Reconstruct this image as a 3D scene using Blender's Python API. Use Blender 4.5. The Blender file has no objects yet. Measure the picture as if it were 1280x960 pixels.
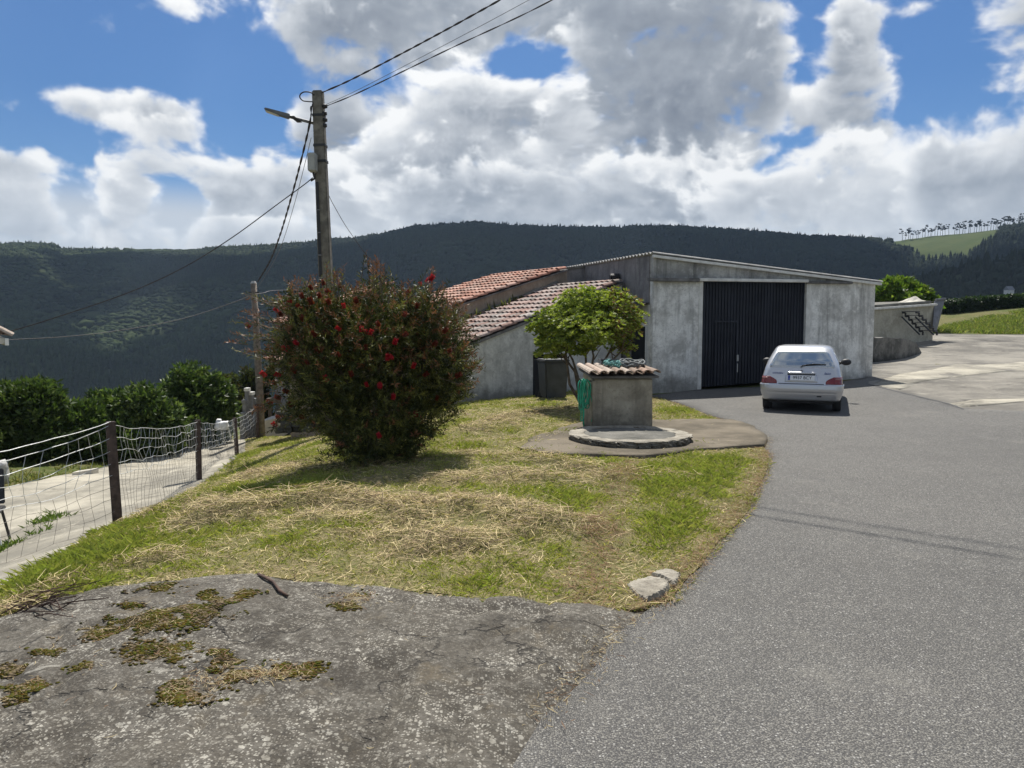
SUN_E, SKY_S, EXPOSURE = 5.0, .10, .45
CLOUD_K, SKY_TINT = 8.3, (.28, .46, .66, 1)
HAZE, HAZE_C, HAZE_G = .00017, (.6, .78, 1.0, 1), .0
import bpy, bmesh, math, random
import numpy as np
from mathutils import Vector, Matrix
from mathutils.geometry import delaunay_2d_cdt

random.seed(7)
RNG = np.random.default_rng(11)
scene = bpy.context.scene
COL = scene.collection
R = math.radians

# ------------------------------------------------------------------ camera model
FPX, CX, CY, HOR, EYE = 962.0, 640.0, 480.0, 405.0, 1.65
PITCH = math.atan((CY - HOR) / FPX)
SP, CP = math.sin(PITCH), math.cos(PITCH)

def ray(px, py):
    u = (px - CX) / FPX
    v = (CY - py) / FPX
    y = CP + v * SP
    return u / y, (v * CP - SP) / y

def P(px, py, d):
    """world point seen at photo pixel px,py standing d metres ahead"""
    a, b = ray(px, py)
    return Vector((a * d, d, EYE + b * d))

# ------------------------------------------------------------------ terrain height
def sstep(a, b, x):
    t = np.clip((x - a) / (b - a), 0, 1)
    return t * t * (3 - 2 * t)

CTRL = []
for _x in (-1.5, 0.5, 2.5, 4.5, 7.0):
    for _y in (-6, -2, 2, 5, 8, 11, 14):
        CTRL.append((_x, _y, 0.0))
CTRL += [(-3.6, 4.3, -.08), (-3.55, 5.5, -.12), (-3.75, 7.3, -.22), (-4.77, 11.7, -.76), (-6.5, 18.3, -1.53), (-7.2, 21.8, -1.6),
         (-2.9, 15, -.45), (-4.2, 16, -.75), (-.9, 17.5, -.15), (-2.2, 12, -.18), (1.5, 17.6, -.03),
         (-4.6, 7.5, -.72), (-6, 9.5, -.9), (-8, 12.4, -1.02), (-8.5, 18, -1.7), (-11, 18, -1.5), (-10, 24, -2.1),
         (-14, 14, -1.2), (-5, 3, -.45), (-6, 5, -.7), (-10, 5, -.9), (-5, -4, -.3), (-14, 0, -1.0),
         (-8.5, 25, -2.1), (-5, 24, -1.9), (-12, 35, -4), (0, 30, -1.6), (-6, 40, -5), (5, 34, -.2),
         (-30, 40, -7), (-20, 60, -12), (0, 60, -8), (-30, 20, -3),
         (3.4, 18.7, 0), (6, 19.3, .12), (9.33, 20, .3), (1.6, 23.8, -.3), (8, 26, .35),
         (9.3, 14, .1), (14.6, 22, .42), (14, 26, .5), (11.5, 18, .26), (25, 38, 1.2), (19.5, 36, 1.25), (16, 31, .85),
         (28, 48, 1.95), (40, 60, 3.0), (33.5, 50, 2.5), (25, 46, 1.75), (12, 8, .06), (10, 1, 0), (18, 12, .25), (30, 20, .8), (20, 0, .1), (14, 45, .6), (20, 60, 1.2)]
_C = np.array(CTRL)

def _tps(r2):
    return np.where(r2 > 1e-9, r2 * np.log(np.maximum(r2, 1e-9)), 0.0)

_n = len(_C)
_K = _tps(((_C[:, None, :2] - _C[None, :, :2]) ** 2).sum(-1)) + np.eye(_n) * 2.0
_Pm = np.c_[np.ones(_n), _C[:, :2]]
_W = np.linalg.solve(np.block([[_K, _Pm], [_Pm.T, np.zeros((3, 3))]]), np.r_[_C[:, 2], 0, 0, 0])

def rbf(x, y):
    x = np.asarray(x, float); y = np.asarray(y, float)
    sh = x.shape
    x = x.ravel(); y = y.ravel()
    out = np.empty(len(x))
    for i in range(0, len(x), 20000):
        xs, ys = x[i:i + 20000], y[i:i + 20000]
        k = _tps((xs[:, None] - _C[None, :, 0]) ** 2 + (ys[:, None] - _C[None, :, 1]) ** 2)
        out[i:i + 20000] = k @ _W[:_n] + _W[_n] + _W[_n + 1] * xs + _W[_n + 2] * ys
    return out.reshape(sh)

def vnoise(x, y, seed=0):
    """smooth value noise 0..1"""
    x = np.asarray(x, float); y = np.asarray(y, float)
    xi = np.floor(x).astype(np.int64); yi = np.floor(y).astype(np.int64)
    xf = x - xi; yf = y - yi
    def h(a, b):
        n = (a * 374761393 + b * 668265263 + seed * 974634777) & 0xffffffff
        n = ((n ^ (n >> 13)) * 1274126177) & 0xffffffff
        return ((n ^ (n >> 16)) & 0xffff) / 65535.0
    u = xf * xf * (3 - 2 * xf); v = yf * yf * (3 - 2 * yf)
    return (h(xi, yi) * (1 - u) + h(xi + 1, yi) * u) * (1 - v) + (h(xi, yi + 1) * (1 - u) + h(xi + 1, yi + 1) * u) * v

def fbm(x, y, seed=0, o=4):
    s = 0; a = .5; t = 0
    for i in range(o):
        s = s + a * vnoise(np.asarray(x) * 2 ** i + 17.3 * i, np.asarray(y) * 2 ** i - 9.1 * i, seed + i); t += a; a *= .5
    return s / t

# skyline of the far hill and of the nearer spur on the right (photo columns -> photo rows)
SKY_X = [-900, -300, 0, 40, 78, 84, 150, 220, 300, 380, 420, 450, 490, 520, 560, 600, 620, 700, 760, 800, 850, 900, 960, 1000, 1050, 1110, 1130, 1160, 1200, 1240, 1280, 1500, 2200]
SKY_Y = [310, 306, 306, 304, 306, 312, 312, 312, 309, 304, 299, 298, 290, 283, 280, 278, 281, 284, 285, 283, 284, 286, 291, 295, 296, 300, 297, 293, 290, 285, 280, 270, 270]
SPUR_X = [700, 900, 1000, 1090, 1140, 1180, 1230, 1280, 1400, 1700, 2300]
SPUR_Y = [470, 420, 385, 356, 338, 325, 309, 298, 282, 285, 300]

def az_px(x, y):
    return CX + FPX * CP * (x / np.maximum(y, .2 * np.abs(x) + 1e-6))

def ridge_r(px):
    return np.interp(px, [-300, 200, 420, 600, 900, 1200, 1500], [1350, 1300, 1180, 1050, 1080, 1180, 1100])

def tan_el(px, py):
    u = (px - CX) / FPX; v = (CY - py) / FPX
    yy = CP + v * SP; zz = v * CP - SP
    return zz / np.sqrt(u * u + yy * yy)

def ridge_z(px):
    return EYE + ridge_r(px) * tan_el(px, np.interp(px, SKY_X, SKY_Y)) - 2

def far_z(x, y):
    r = np.hypot(x, y)
    px = az_px(x, y)
    Rr = ridge_r(px); Zr = ridge_z(px)
    v = -8 - 62 * sstep(50, 430, r)
    s = np.clip((r - 430) / (Rr - 430), 0, 1)
    z = v + (Zr + 70) * (.75 * s + .25 * s * s * (3 - 2 * s)) * (s > 0)
    z += (fbm(x / 160, y / 160, 5) - .5) * 60 * np.sin(np.pi * np.clip(s, 0, 1)) 
    z -= np.maximum(r - Rr, 0) * .35
    back = sstep(.15, -.15, y / np.maximum(r, 1e-6))
    return z * (1 - back) + (-6) * back

def zbase(x, y):
    x = np.asarray(x, float); y = np.asarray(y, float)
    r = np.hypot(x, y)
    k = np.minimum(1, 68 / np.maximum(r, 1e-6))
    n = rbf(x * k, y * k)
    w = sstep(68, 135, r)
    return n * (1 - w) + far_z(x, y) * w

def Z(x, y):
    return float(zbase(np.array([x]), np.array([y]))[0])

def G(px, py):
    """ground point under a photo pixel"""
    a, b = ray(px, py)
    d = np.concatenate([np.arange(1.2, 30, .02), np.arange(30, 66, .1)])
    g = zbase(a * d, d) - (EYE + b * d)
    i = np.argmax(g > 0)
    dd = d[i] if g[i] > 0 else 60.0
    return (a * dd, dd)

# ------------------------------------------------------------------ object helpers
def link(o):
    COL.objects.link(o); return o

def tag(o, label=None, cat=None, group=None, kind=None):
    if label: o['label'] = label
    if cat: o['category'] = cat
    if group: o['group'] = group
    if kind: o['kind'] = kind
    return o

def thing(name, label, cat, loc=(0, 0, 0), rz=0, group=None):
    o = bpy.data.objects.new(name, None); link(o)
    o.empty_display_size = .2
    o.location = loc; o.rotation_euler = (0, 0, rz)
    return tag(o, label, cat, group)

class MB:
    """collects shapes of one mesh"""
    def __init__(s):
        s.v = []; s.f = []; s.t = []
    def add(s, vs, fs, tint=None):
        b = len(s.v)
        s.v += [tuple(p) for p in vs]
        s.f += [tuple(i + b for i in f) for f in fs]
        s.t += [tint if tint is not None else (1, 1, 1, 1)] * len(vs)
    def box(s, lo, hi, M=None, tint=None):
        x0, y0, z0 = lo; x1, y1, z1 = hi
        vs = [Vector(p) for p in ((x0, y0, z0), (x1, y0, z0), (x1, y1, z0), (x0, y1, z0), (x0, y0, z1), (x1, y0, z1), (x1, y1, z1), (x0, y1, z1))]
        if M is not None: vs = [M @ p for p in vs]
        s.add(vs, [(0, 3, 2, 1), (4, 5, 6, 7), (0, 1, 5, 4), (1, 2, 6, 5), (2, 3, 7, 6), (3, 0, 4, 7)], tint)
    def hexa(s, b, t, tint=None):
        """four bottom and four top corners"""
        s.add(list(b) + list(t), [(0, 3, 2, 1), (4, 5, 6, 7), (0, 1, 5, 4), (1, 2, 6, 5), (2, 3, 7, 6), (3, 0, 4, 7)], tint)
    def tube(s, pts, r, n=6, tint=None, caps=True):
        pts = [Vector(p) for p in pts]
        rs = r if isinstance(r, (list, tuple)) else [r] * len(pts)
        vs = []; fs = []
        up = None
        for i, p in enumerate(pts):
            d = (pts[min(i + 1, len(pts) - 1)] - pts[max(i - 1, 0)])
            if d.length < 1e-9: d = Vector((0, 0, 1))
            d.normalize()
            if up is None:
                up = Vector((0, 0, 1)) if abs(d.z) < .9 else Vector((1, 0, 0))
            a = d.cross(up)
            if a.length < 1e-6: a = d.orthogonal()
            a.normalize(); b = a.cross(d).normalized(); up = b
            for k in range(n):
                w = 2 * math.pi * k / n
                vs.append(p + (a * math.cos(w) + b * math.sin(w)) * rs[i])
        for i in range(len(pts) - 1):
            for k in range(n):
                k2 = (k + 1) % n
                fs.append((i * n + k, i * n + k2, (i + 1) * n + k2, (i + 1) * n + k))
        if caps:
            fs.append(tuple(range(n - 1, -1, -1)))
            fs.append(tuple((len(pts) - 1) * n + k for k in range(n)))
        s.add(vs, fs, tint)
    def build(s, name, mat, parent=None, smooth=False, bevel=0, inv=None):
        me = bpy.data.meshes.new(name)
        me.from_pydata(s.v, [], s.f)
        if any(t != (1, 1, 1, 1) for t in s.t):
            a = me.color_attributes.new('tint', 'FLOAT_COLOR', 'POINT')
            a.data.foreach_set('color', np.array(s.t, np.float32).ravel())
        me.materials.append(mat)
        bm = bmesh.new(); bm.from_mesh(me)
        bmesh.ops.recalc_face_normals(bm, faces=bm.faces)
        if bevel:
            bmesh.ops.bevel(bm, geom=[e for e in bm.edges if len(e.link_faces) == 2 and e.calc_face_angle(0) > .5], offset=bevel, segments=2, affect='EDGES', clamp_overlap=True)
        bm.to_mesh(me); bm.free()
        if smooth: me.polygons.foreach_set('use_smooth', [True] * len(me.polygons))
        return put(name, me, parent)

def put(name, me, parent=None):
    o = bpy.data.objects.new(name, me); link(o)
    if parent is not None:
        o.parent = parent
    return o

def mesh_np(name, V, F, mat, parent=None, tint=None, smooth=False):
    """fast mesh: V n*3 verts, F m*k faces of one size"""
    V = np.ascontiguousarray(V, np.float32); F = np.ascontiguousarray(F, np.int32)
    me = bpy.data.meshes.new(name)
    me.vertices.add(len(V)); me.vertices.foreach_set('co', V.ravel())
    k = F.shape[1]
    me.loops.add(F.size); me.loops.foreach_set('vertex_index', F.ravel())
    me.polygons.add(len(F))
    me.polygons.foreach_set('loop_start', np.arange(0, F.size, k, dtype=np.int32))
    me.polygons.foreach_set('loop_total', np.full(len(F), k, np.int32))
    if smooth: me.polygons.foreach_set('use_smooth', np.ones(len(F), bool))
    me.update(calc_edges=True)
    if tint is not None:
        a = me.color_attributes.new('tint', 'FLOAT_COLOR', 'POINT')
        c = np.ones((len(V), 4), np.float32); c[:, :3] = tint
        a.data.foreach_set('color', c.ravel())
    me.materials.append(mat)
    return put(name, me, parent)

def seg_dist(pts, poly):
    """distance of points to the polygon's outline"""
    poly = np.array(poly); d = np.full(len(pts), 1e9)
    for i in range(len(poly)):
        a = poly[i]; b = poly[(i + 1) % len(poly)]
        ab = b - a
        t = np.clip(((pts - a) @ ab) / max(ab @ ab, 1e-12), 0, 1)
        d = np.minimum(d, np.hypot(*(pts - a - t[:, None] * ab).T))
    return d

def inside(pts, poly):
    poly = np.array(poly); c = np.zeros(len(pts), bool)
    x, y = pts[:, 0], pts[:, 1]
    j = len(poly) - 1
    for i in range(len(poly)):
        xi, yi = poly[i]; xj, yj = poly[j]
        m = ((yi > y) != (yj > y)) & (x < (xj - xi) * (y - yi) / (yj - yi + 1e-15) + xi)
        c ^= m; j = i
    return c

def densify(poly, step, wob=0, seed=0):
    out = []
    n = len(poly); acc = 0
    for i in range(n):
        a = np.array(poly[i]); b = np.array(poly[(i + 1) % n])
        L = np.hypot(*(b - a)); k = max(1, int(L / step))
        nrm = np.array([-(b - a)[1], (b - a)[0]]) / max(L, 1e-9)
        for j in range(k):
            p = a + (b - a) * j / k
            s = acc + L * j / k
            if wob: p = p + nrm * (fbm(s * 2.3, seed * 7.7, seed, 3) - .5) * 2 * wob
            out.append((float(p[0]), float(p[1])))
        acc += L
    return out

def sheet(name, poly, step, mat, zfun, label_kind='structure', skirt=.12, clip_far=None, bstep=None, wob=0, near_fine=None):
    """a ground sheet inside poly (plan), following zfun(x, y, dist_to_edge)"""
    poly = densify(poly, bstep or step, wob, len(name))
    pa = np.array(poly)
    lo = pa.min(0); hi = pa.max(0)
    def grid(st):
        gx, gy = np.meshgrid(np.arange(lo[0], hi[0], st), np.arange(lo[1], hi[1], st))
        p = np.c_[gx.ravel(), gy.ravel()] + (RNG.random((gx.size, 2)) - .5) * st * .5
        return p
    g = grid(step)
    if near_fine:
        rad, st2 = near_fine
        g = g[np.hypot(g[:, 0], g[:, 1]) > rad]
        h = grid(st2); h = h[(np.hypot(h[:, 0], h[:, 1]) <= rad) & (h[:, 1] > .8)]
        g = np.r_[g, h]
    g = g[inside(g, poly)]
    g = g[seg_dist(g, poly) > step * .3]
    co = [Vector(p) for p in poly] + [Vector(p) for p in g]
    r = delaunay_2d_cdt(co, [], [list(range(len(poly)))], 1, 1e-6)
    xy = np.array([(p[0], p[1]) for p in r[0]])
    d = seg_dist(xy, poly)
    z = zfun(xy[:, 0], xy[:, 1], d)
    V = [(a, b, c) for (a, b), c in zip(xy, z)]
    F = [tuple(f) for f in r[2]]
    # skirt
    from collections import Counter
    ec = Counter()
    for f in F:
        for i in range(len(f)):
            ec[tuple(sorted((f[i], f[(i + 1) % len(f)])))] += 1
    low = {}
    for (a, b), c in ec.items():
        if c == 1:
            for q in (a, b):
                if q not in low:
                    low[q] = len(V); V.append((V[q][0], V[q][1], V[q][2] - skirt))
            F.append((a, b, low[b], low[a]))
    me = bpy.data.meshes.new(name)
    me.from_pydata(V, [], F)
    me.materials.append(mat)
    bm = bmesh.new(); bm.from_mesh(me)
    for f in bm.faces:
        f.smooth = True
        f.normal_update()
        if abs(f.normal.z) > .3 and f.normal.z < 0: f.normal_flip()
    bm.to_mesh(me); bm.free()
    o = put(name, me)
    if label_kind: o['kind'] = label_kind
    return o

def copy_tree(o, parent=None):
    c = o.copy(); COL.objects.link(c)
    if parent is not None: c.parent = parent
    for ch in list(o.children): copy_tree(ch, c)
    return c
# ------------------------------------------------------------------ materials
class NT:
    def __init__(s, tree): s.t = tree
    def n(s, ty, ins=None, **kw):
        nd = s.t.nodes.new(ty)
        for k, v in kw.items(): setattr(nd, k, v)
        for k, v in (ins or {}).items(): s.set(nd.inputs[k], v)
        return nd
    def set(s, sock, v):
        if isinstance(v, bpy.types.NodeSocket): s.t.links.new(v, sock)
        else: sock.default_value = v
    def m(s, op, a, b=None, c=None, clamp=False):
        nd = s.t.nodes.new('ShaderNodeMath'); nd.operation = op; nd.use_clamp = clamp
        s.set(nd.inputs[0], a)
        if b is not None: s.set(nd.inputs[1], b)
        if c is not None: s.set(nd.inputs[2], c)
        return nd.outputs[0]
    def mix(s, f, a, b, blend='MIX'):
        nd = s.t.nodes.new('ShaderNodeMix'); nd.data_type = 'RGBA'; nd.blend_type = blend
        s.set(nd.inputs[0], f); s.set(nd.inputs[6], col(a)); s.set(nd.inputs[7], col(b))
        return nd.outputs[2]
    def noise(s, vec, scale, detail=4, rough=.55, dist=0):
        nd = s.n('ShaderNodeTexNoise', {'Scale': scale, 'Detail': detail, 'Roughness': rough, 'Distortion': dist})
        if vec is not None: s.set(nd.inputs['Vector'], vec)
        return nd.outputs[0]
    def vor(s, vec, scale, feature='F1', out='Distance', rnd=1):
        nd = s.n('ShaderNodeTexVoronoi', {'Scale': scale, 'Randomness': rnd}, feature=feature)
        if vec is not None: s.set(nd.inputs['Vector'], vec)
        return nd.outputs[out]
    def ramp(s, f, a, b, lo=0.0, hi=1.0):
        nd = s.n('ShaderNodeMapRange', {'From Min': a, 'From Max': b, 'To Min': lo, 'To Max': hi}, interpolation_type='SMOOTHSTEP')
        s.set(nd.inputs[0], f); return nd.outputs[0]
    def scalev(s, vec, sc):
        nd = s.n('ShaderNodeMapping'); s.set(nd.inputs[0], vec); nd.inputs['Scale'].default_value = sc
        return nd.outputs[0]

def col(c):
    if isinstance(c, bpy.types.NodeSocket): return c
    if isinstance(c, (int, float)): return (c, c, c, 1)
    return tuple(c) + (1,) if len(c) == 3 else tuple(c)

def material(name, fn):
    m = bpy.data.materials.new(name); m.use_nodes = True
    t = NT(m.node_tree)
    bs = m.node_tree.nodes['Principled BSDF']
    co = t.n('ShaderNodeTexCoord').outputs['Object']
    pos = t.n('ShaderNodeNewGeometry').outputs['Position']
    r = fn(t, pos, co) or {}
    for k, v in r.items():
        if k == 'bump':
            b = t.n('ShaderNodeBump', {'Height': v[0], 'Strength': v[1], 'Distance': v[2]})
            t.set(bs.inputs['Normal'], b.outputs[0])
        else:
            t.set(bs.inputs[k], col(v) if k in ('Base Color', 'Emission Color', 'Specular Tint') else v)
    return m

def plain(name, c, rough=.7, var=.25, scale=8, metal=0, spec=.5, coat=0):
    def fn(t, p, co):
        f = t.noise(co, scale, 5, .6)
        lo = [x * (1 - var) for x in c]; hi = [min(1, x * (1 + var)) for x in c]
        return {'Base Color': t.mix(t.ramp(f, .3, .7), lo, hi), 'Roughness': rough, 'Metallic': metal, 'Specular IOR Level': spec, 'Coat Weight': coat,
                'bump': (t.noise(co, scale * 6, 3), .15, .01)}
    return material(name, fn)

def tinted(name, rough=.6, trans=0, mult=1.0, spec=.4, var=.0):
    """colour comes from the 'tint' attribute of each leaf, tile or strand"""
    m = bpy.data.materials.new(name); m.use_nodes = True
    t = NT(m.node_tree); nt = m.node_tree
    bs = nt.nodes['Principled BSDF']
    a = t.n('ShaderNodeAttribute', attribute_name='tint').outputs['Color']
    if var:
        pos = t.n('ShaderNodeNewGeometry').outputs['Position']
        a = t.mix(t.ramp(t.noise(pos, 14, 5, .65), .35, .7), a, t.mix(1.0, a, (var, var, var), 'MULTIPLY'))
    t.set(bs.inputs['Base Color'], a)
    bs.inputs['Roughness'].default_value = rough
    bs.inputs['Specular IOR Level'].default_value = spec
    if trans:
        tr = t.n('ShaderNodeBsdfTranslucent')
        g = t.mix(1.0, a, (1.0, 1.1, .55), 'MULTIPLY')
        t.set(tr.inputs[0], g)
        mx = t.n('ShaderNodeMixShader', {0: trans})
        nt.links.new(bs.outputs[0], mx.inputs[1]); nt.links.new(tr.outputs[0], mx.inputs[2])
        nt.links.new(mx.outputs[0], nt.nodes['Material Output'].inputs[0])
    return m

def _asphalt(t, p, co):
    big = t.noise(p, .35, 4, .6); mid = t.noise(p, 2.2, 5, .65)
    def cells(sc):
        c = t.n('ShaderNodeTexVoronoi', {'Scale': sc * 1.25, 'Randomness': 1.0}); t.set(c.inputs['Vector'], p)
        q = t.n('ShaderNodeSeparateColor'); t.set(q.inputs[0], c.outputs['Color'])
        return c.outputs['Distance'], q.outputs[0], q.outputs[1]
    d1, r1, g1 = cells(105.0); d2, r2, g2 = cells(62.0)
    tone = t.mix(t.ramp(big, .3, .7), (.142, .137, .127), (.176, .169, .155))
    tone = t.mix(t.m('MULTIPLY', t.ramp(mid, .35, .75), .4), tone, (.20, .195, .18))
    grain = t.mix(t.m('POWER', r1, 1.6), t.mix(1.0, tone, (.62, .62, .63), 'MULTIPLY'), t.mix(1.0, tone, (1.6, 1.58, 1.5), 'MULTIPLY'))
    base = t.mix(t.ramp(d1, .42, .62), grain, t.mix(1.0, tone, (.42, .42, .43), 'MULTIPLY'))
    base = t.mix(t.m('MULTIPLY', t.ramp(r2, .70, .95), t.ramp(d2, .46, .28)), base, t.mix(g2, (.25, .24, .22), (.44, .43, .40)))
    base = t.mix(t.m('MULTIPLY', t.ramp(g2, .80, .92), t.ramp(d2, .45, .3)), base, (.055, .055, .057))
    # dust and worn pale patches, dark damp stains
    base = t.mix(t.m('MULTIPLY', t.ramp(t.noise(p, .9, 6, .7), .55, .78), .4), base, (.26, .245, .21))
    base = t.mix(t.m('MULTIPLY', t.ramp(t.noise(p, 1.3, 6, .72), .60, .74), .38), base, (.085, .085, .085))
    h = t.m('ADD', t.m('MULTIPLY', d1, -1.0), t.m('MULTIPLY', t.noise(p, 60, 3), .8))
    return {'Base Color': base, 'Roughness': .8, 'Specular IOR Level': .3, 'bump': (h, .7, .008)}
ASPHALT = material('asphalt', _asphalt)

def _rock(t, p, co):
    a = t.noise(p, 1.3, 6, .65); b = t.noise(p, 9, 6, .7); c = t.noise(p, 45, 5, .75); d = t.noise(p, 4.2, 7, .72, .6)
    base = t.mix(t.ramp(a, .36, .66), (.055, .047, .036), (.105, .093, .074))
    base = t.mix(t.ramp(b, .44, .66, 0, .75), base, (.16, .146, .122))
    base = t.mix(t.ramp(c, .34, .50, .8, 0), base, (.05, .046, .039))
    base = t.mix(t.ramp(c, .54, .66, 0, .5), base, (.19, .175, .15))
    # lichen: ragged pale crusts of several sizes, thick in some areas and thin in others
    area = t.m('ADD', t.m('MULTIPLY', t.ramp(t.noise(p, 2.2, 5, .7), .38, .62), .75), .22)
    wob = t.m('MULTIPLY', t.m('SUBTRACT', t.noise(p, 70, 3, .7), .5), .9)
    li = None
    for sc, q0, q1, rad in ((95.0, .52, .75, .50), (52.0, .66, .84, .48), (27.0, .82, .93, .44)):
        v = t.n('ShaderNodeTexVoronoi', {'Scale': sc}); t.set(v.inputs['Vector'], p)
        sp = t.n('ShaderNodeSeparateColor'); t.set(sp.inputs[0], v.outputs['Color'])
        k = t.m('MULTIPLY', t.ramp(sp.outputs[0], q0, q1), t.ramp(t.m('ADD', v.outputs['Distance'], wob), rad, rad - .16))
        li = k if li is None else t.m('MAXIMUM', li, k)
    li = t.m('MULTIPLY', li, area)
    base = t.mix(t.m('MULTIPLY', li, .95), base, t.mix(t.ramp(b, .35, .65), (.24, .22, .18), (.48, .455, .39)))
    base = t.mix(t.m('MULTIPLY', t.ramp(d, .62, .70), .7), base, (.38, .36, .31))
    base = t.mix(t.m('MULTIPLY', t.ramp(t.noise(p, 2.0, 6, .72), .56, .72), .55), base, (.17, .135, .085))
    base = t.mix(t.m('MULTIPLY', t.ramp(t.noise(p, 3.1, 6, .75, .8), .60, .68), .6), base, (.065, .058, .045))
    ck = t.n('ShaderNodeTexVoronoi', {'Scale': 1.15, 'Randomness': 1.0}, feature='DISTANCE_TO_EDGE'); t.set(ck.inputs['Vector'], t.n('ShaderNodeVectorMath', {0: p, 1: t.n('ShaderNodeVectorMath', {0: t.n('ShaderNodeTexNoise', {'Vector': p, 'Scale': 3.0, 'Detail': 5.0, 'Roughness': .65}).outputs[1], 'Scale': .55}, operation='SCALE').outputs[0]}, operation='ADD').outputs[0])
    crack = t.m('MULTIPLY', t.ramp(ck.outputs['Distance'], .016, .002), t.ramp(t.noise(p, 1.7, 3), .42, .56))
    base = t.mix(t.m('MULTIPLY', crack, .8), base, (.03, .027, .022))
    h = t.m('ADD', t.m('MULTIPLY', b, 1.1), t.m('MULTIPLY', c, .7))
    h = t.m('SUBTRACT', h, t.m('MULTIPLY', crack, .8))
    h = t.m('ADD', h, t.m('MULTIPLY', t.noise(p, 140, 3, .7), .3))
    return {'Base Color': base, 'Roughness': .88, 'Specular IOR Level': .3, 'bump': (h, .7, .022)}
ROCK = material('lichen_rock', _rock)

def _stone(t, p, co):
    a = t.noise(p, 6, 6, .7); b = t.noise(p, 40, 4, .7)
    base = t.mix(t.ramp(a, .3, .7), (.19, .168, .13), (.40, .365, .295))
    base = t.mix(t.ramp(b, .3, .5, .6, 0), base, (.12, .10, .08))
    return {'Base Color': base, 'Roughness': .9, 'bump': (t.m('ADD', a, b), .7, .02)}
STONE = material('pale_stone', _stone)
def _stone_shade(t, p, co):
    a = t.noise(p, 7, 6, .7); b = t.noise(p, 45, 4, .7)
    base = t.mix(t.ramp(a, .3, .7), (.085, .075, .058), (.22, .20, .16))
    base = t.mix(t.ramp(b, .3, .5, .6, 0), base, (.05, .045, .035))
    return {'Base Color': base, 'Roughness': .92, 'bump': (t.m('ADD', a, b), .9, .03)}
STONE_SHADE = material('shaded_stone', _stone_shade)  # darker copy of the stone, with the shade of upright faces painted in

def _soil(t, p, co):
    a = t.noise(p, 1.1, 5, .65); b = t.noise(p, 14, 5, .7); c = t.noise(p, 80, 3, .7)
    base = t.mix(t.ramp(a, .38, .62), (.24, .20, .10), (.17, .175, .06))
    base = t.mix(t.ramp(b, .38, .66), base, (.27, .235, .12))
    base = t.mix(t.ramp(c, .3, .5, .7, 0), base, (.07, .055, .03))
    return {'Base Color': base, 'Roughness': .95, 'Specular IOR Level': .1, 'bump': (t.m('ADD', b, c), .8, .03)}
SOIL = material('thatch_soil', _soil)

def _ground(t, p, co):
    a = t.noise(p, .25, 5, .65); b = t.noise(p, 3.0, 6, .7); c = t.noise(p, 25, 4, .7)
    base = t.mix(t.ramp(a, .4, .62), (.085, .115, .03), (.15, .14, .055))
    base = t.mix(t.ramp(b, .42, .68, 0, .8), base, (.19, .165, .085))
    base = t.mix(t.ramp(c, .3, .5, .6, 0), base, (.04, .045, .015))
    return {'Base Color': base, 'Roughness': .95, 'Specular IOR Level': .1, 'bump': (t.m('ADD', b, c), .8, .05)}
GROUND = material('rough_grass_ground', _ground)

def _hill(t, p, co):
    a = t.noise(p, .006, 5, .6); b = t.noise(p, .05, 6, .7)
    base = t.mix(t.ramp(a, .4, .6), (.020, .030, .014), (.045, .060, .022))
    base = t.mix(t.ramp(b, .45, .7, 0, .5), base, (.05, .055, .025))
    at = t.n('ShaderNodeAttribute', attribute_name='tint').outputs['Color']
    sp = t.n('ShaderNodeSeparateColor'); t.set(sp.inputs[0], at)
    base = t.mix(sp.outputs[0], base, t.mix(t.ramp(b, .3, .7), (.055, .078, .025), (.078, .096, .034)))
    return {'Base Color': base, 'Roughness': .95, 'Specular IOR Level': .05}
HILL = material('hill_ground', _hill)

def _conc(name, lo, hi, stain=(.09, .085, .075), amt=.7, sc=1.0):
    def fn(t, p, co):
        a = t.noise(p, .5 * sc, 6, .68); b = t.noise(p, 4 * sc, 6, .7); c = t.noise(p, 40, 4, .7); d = t.noise(t.scalev(p, (.75, 1.0, 1.0)), 1.1 * sc, 7, .74, .8)
        e = t.noise(p, 2.3 * sc, 7, .76, .6)
        base = t.mix(t.ramp(a, .35, .65), lo, hi)
        base = t.mix(t.ramp(e, .55, .66, 0, .6), base, [x * 1.2 for x in hi])
        base = t.mix(t.m('MULTIPLY', t.ramp(d, .52, .70), amt), base, stain)
        base = t.mix(t.ramp(c, .28, .45, .45, 0), base, [x * .5 for x in lo])
        return {'Base Color': base, 'Roughness': .88, 'Specular IOR Level': .25, 'bump': (t.m('ADD', b, c), .45, .015)}
    return material(name, fn)
YARD = _conc('yard_concrete', (.125, .116, .10), (.27, .25, .21), (.065, .06, .052), .95)
DRIVE = _conc('drive_concrete', (.21, .195, .16), (.44, .405, .325), (.12, .11, .09), .9)
APRON = _conc('well_concrete', (.085, .070, .048), (.185, .155, .112), (.065, .056, .038), .85, 1.6)
SLAB = _conc('cover_concrete', (.10, .097, .084), (.20, .19, .165), (.055, .055, .042), .8, 2.5)

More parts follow.
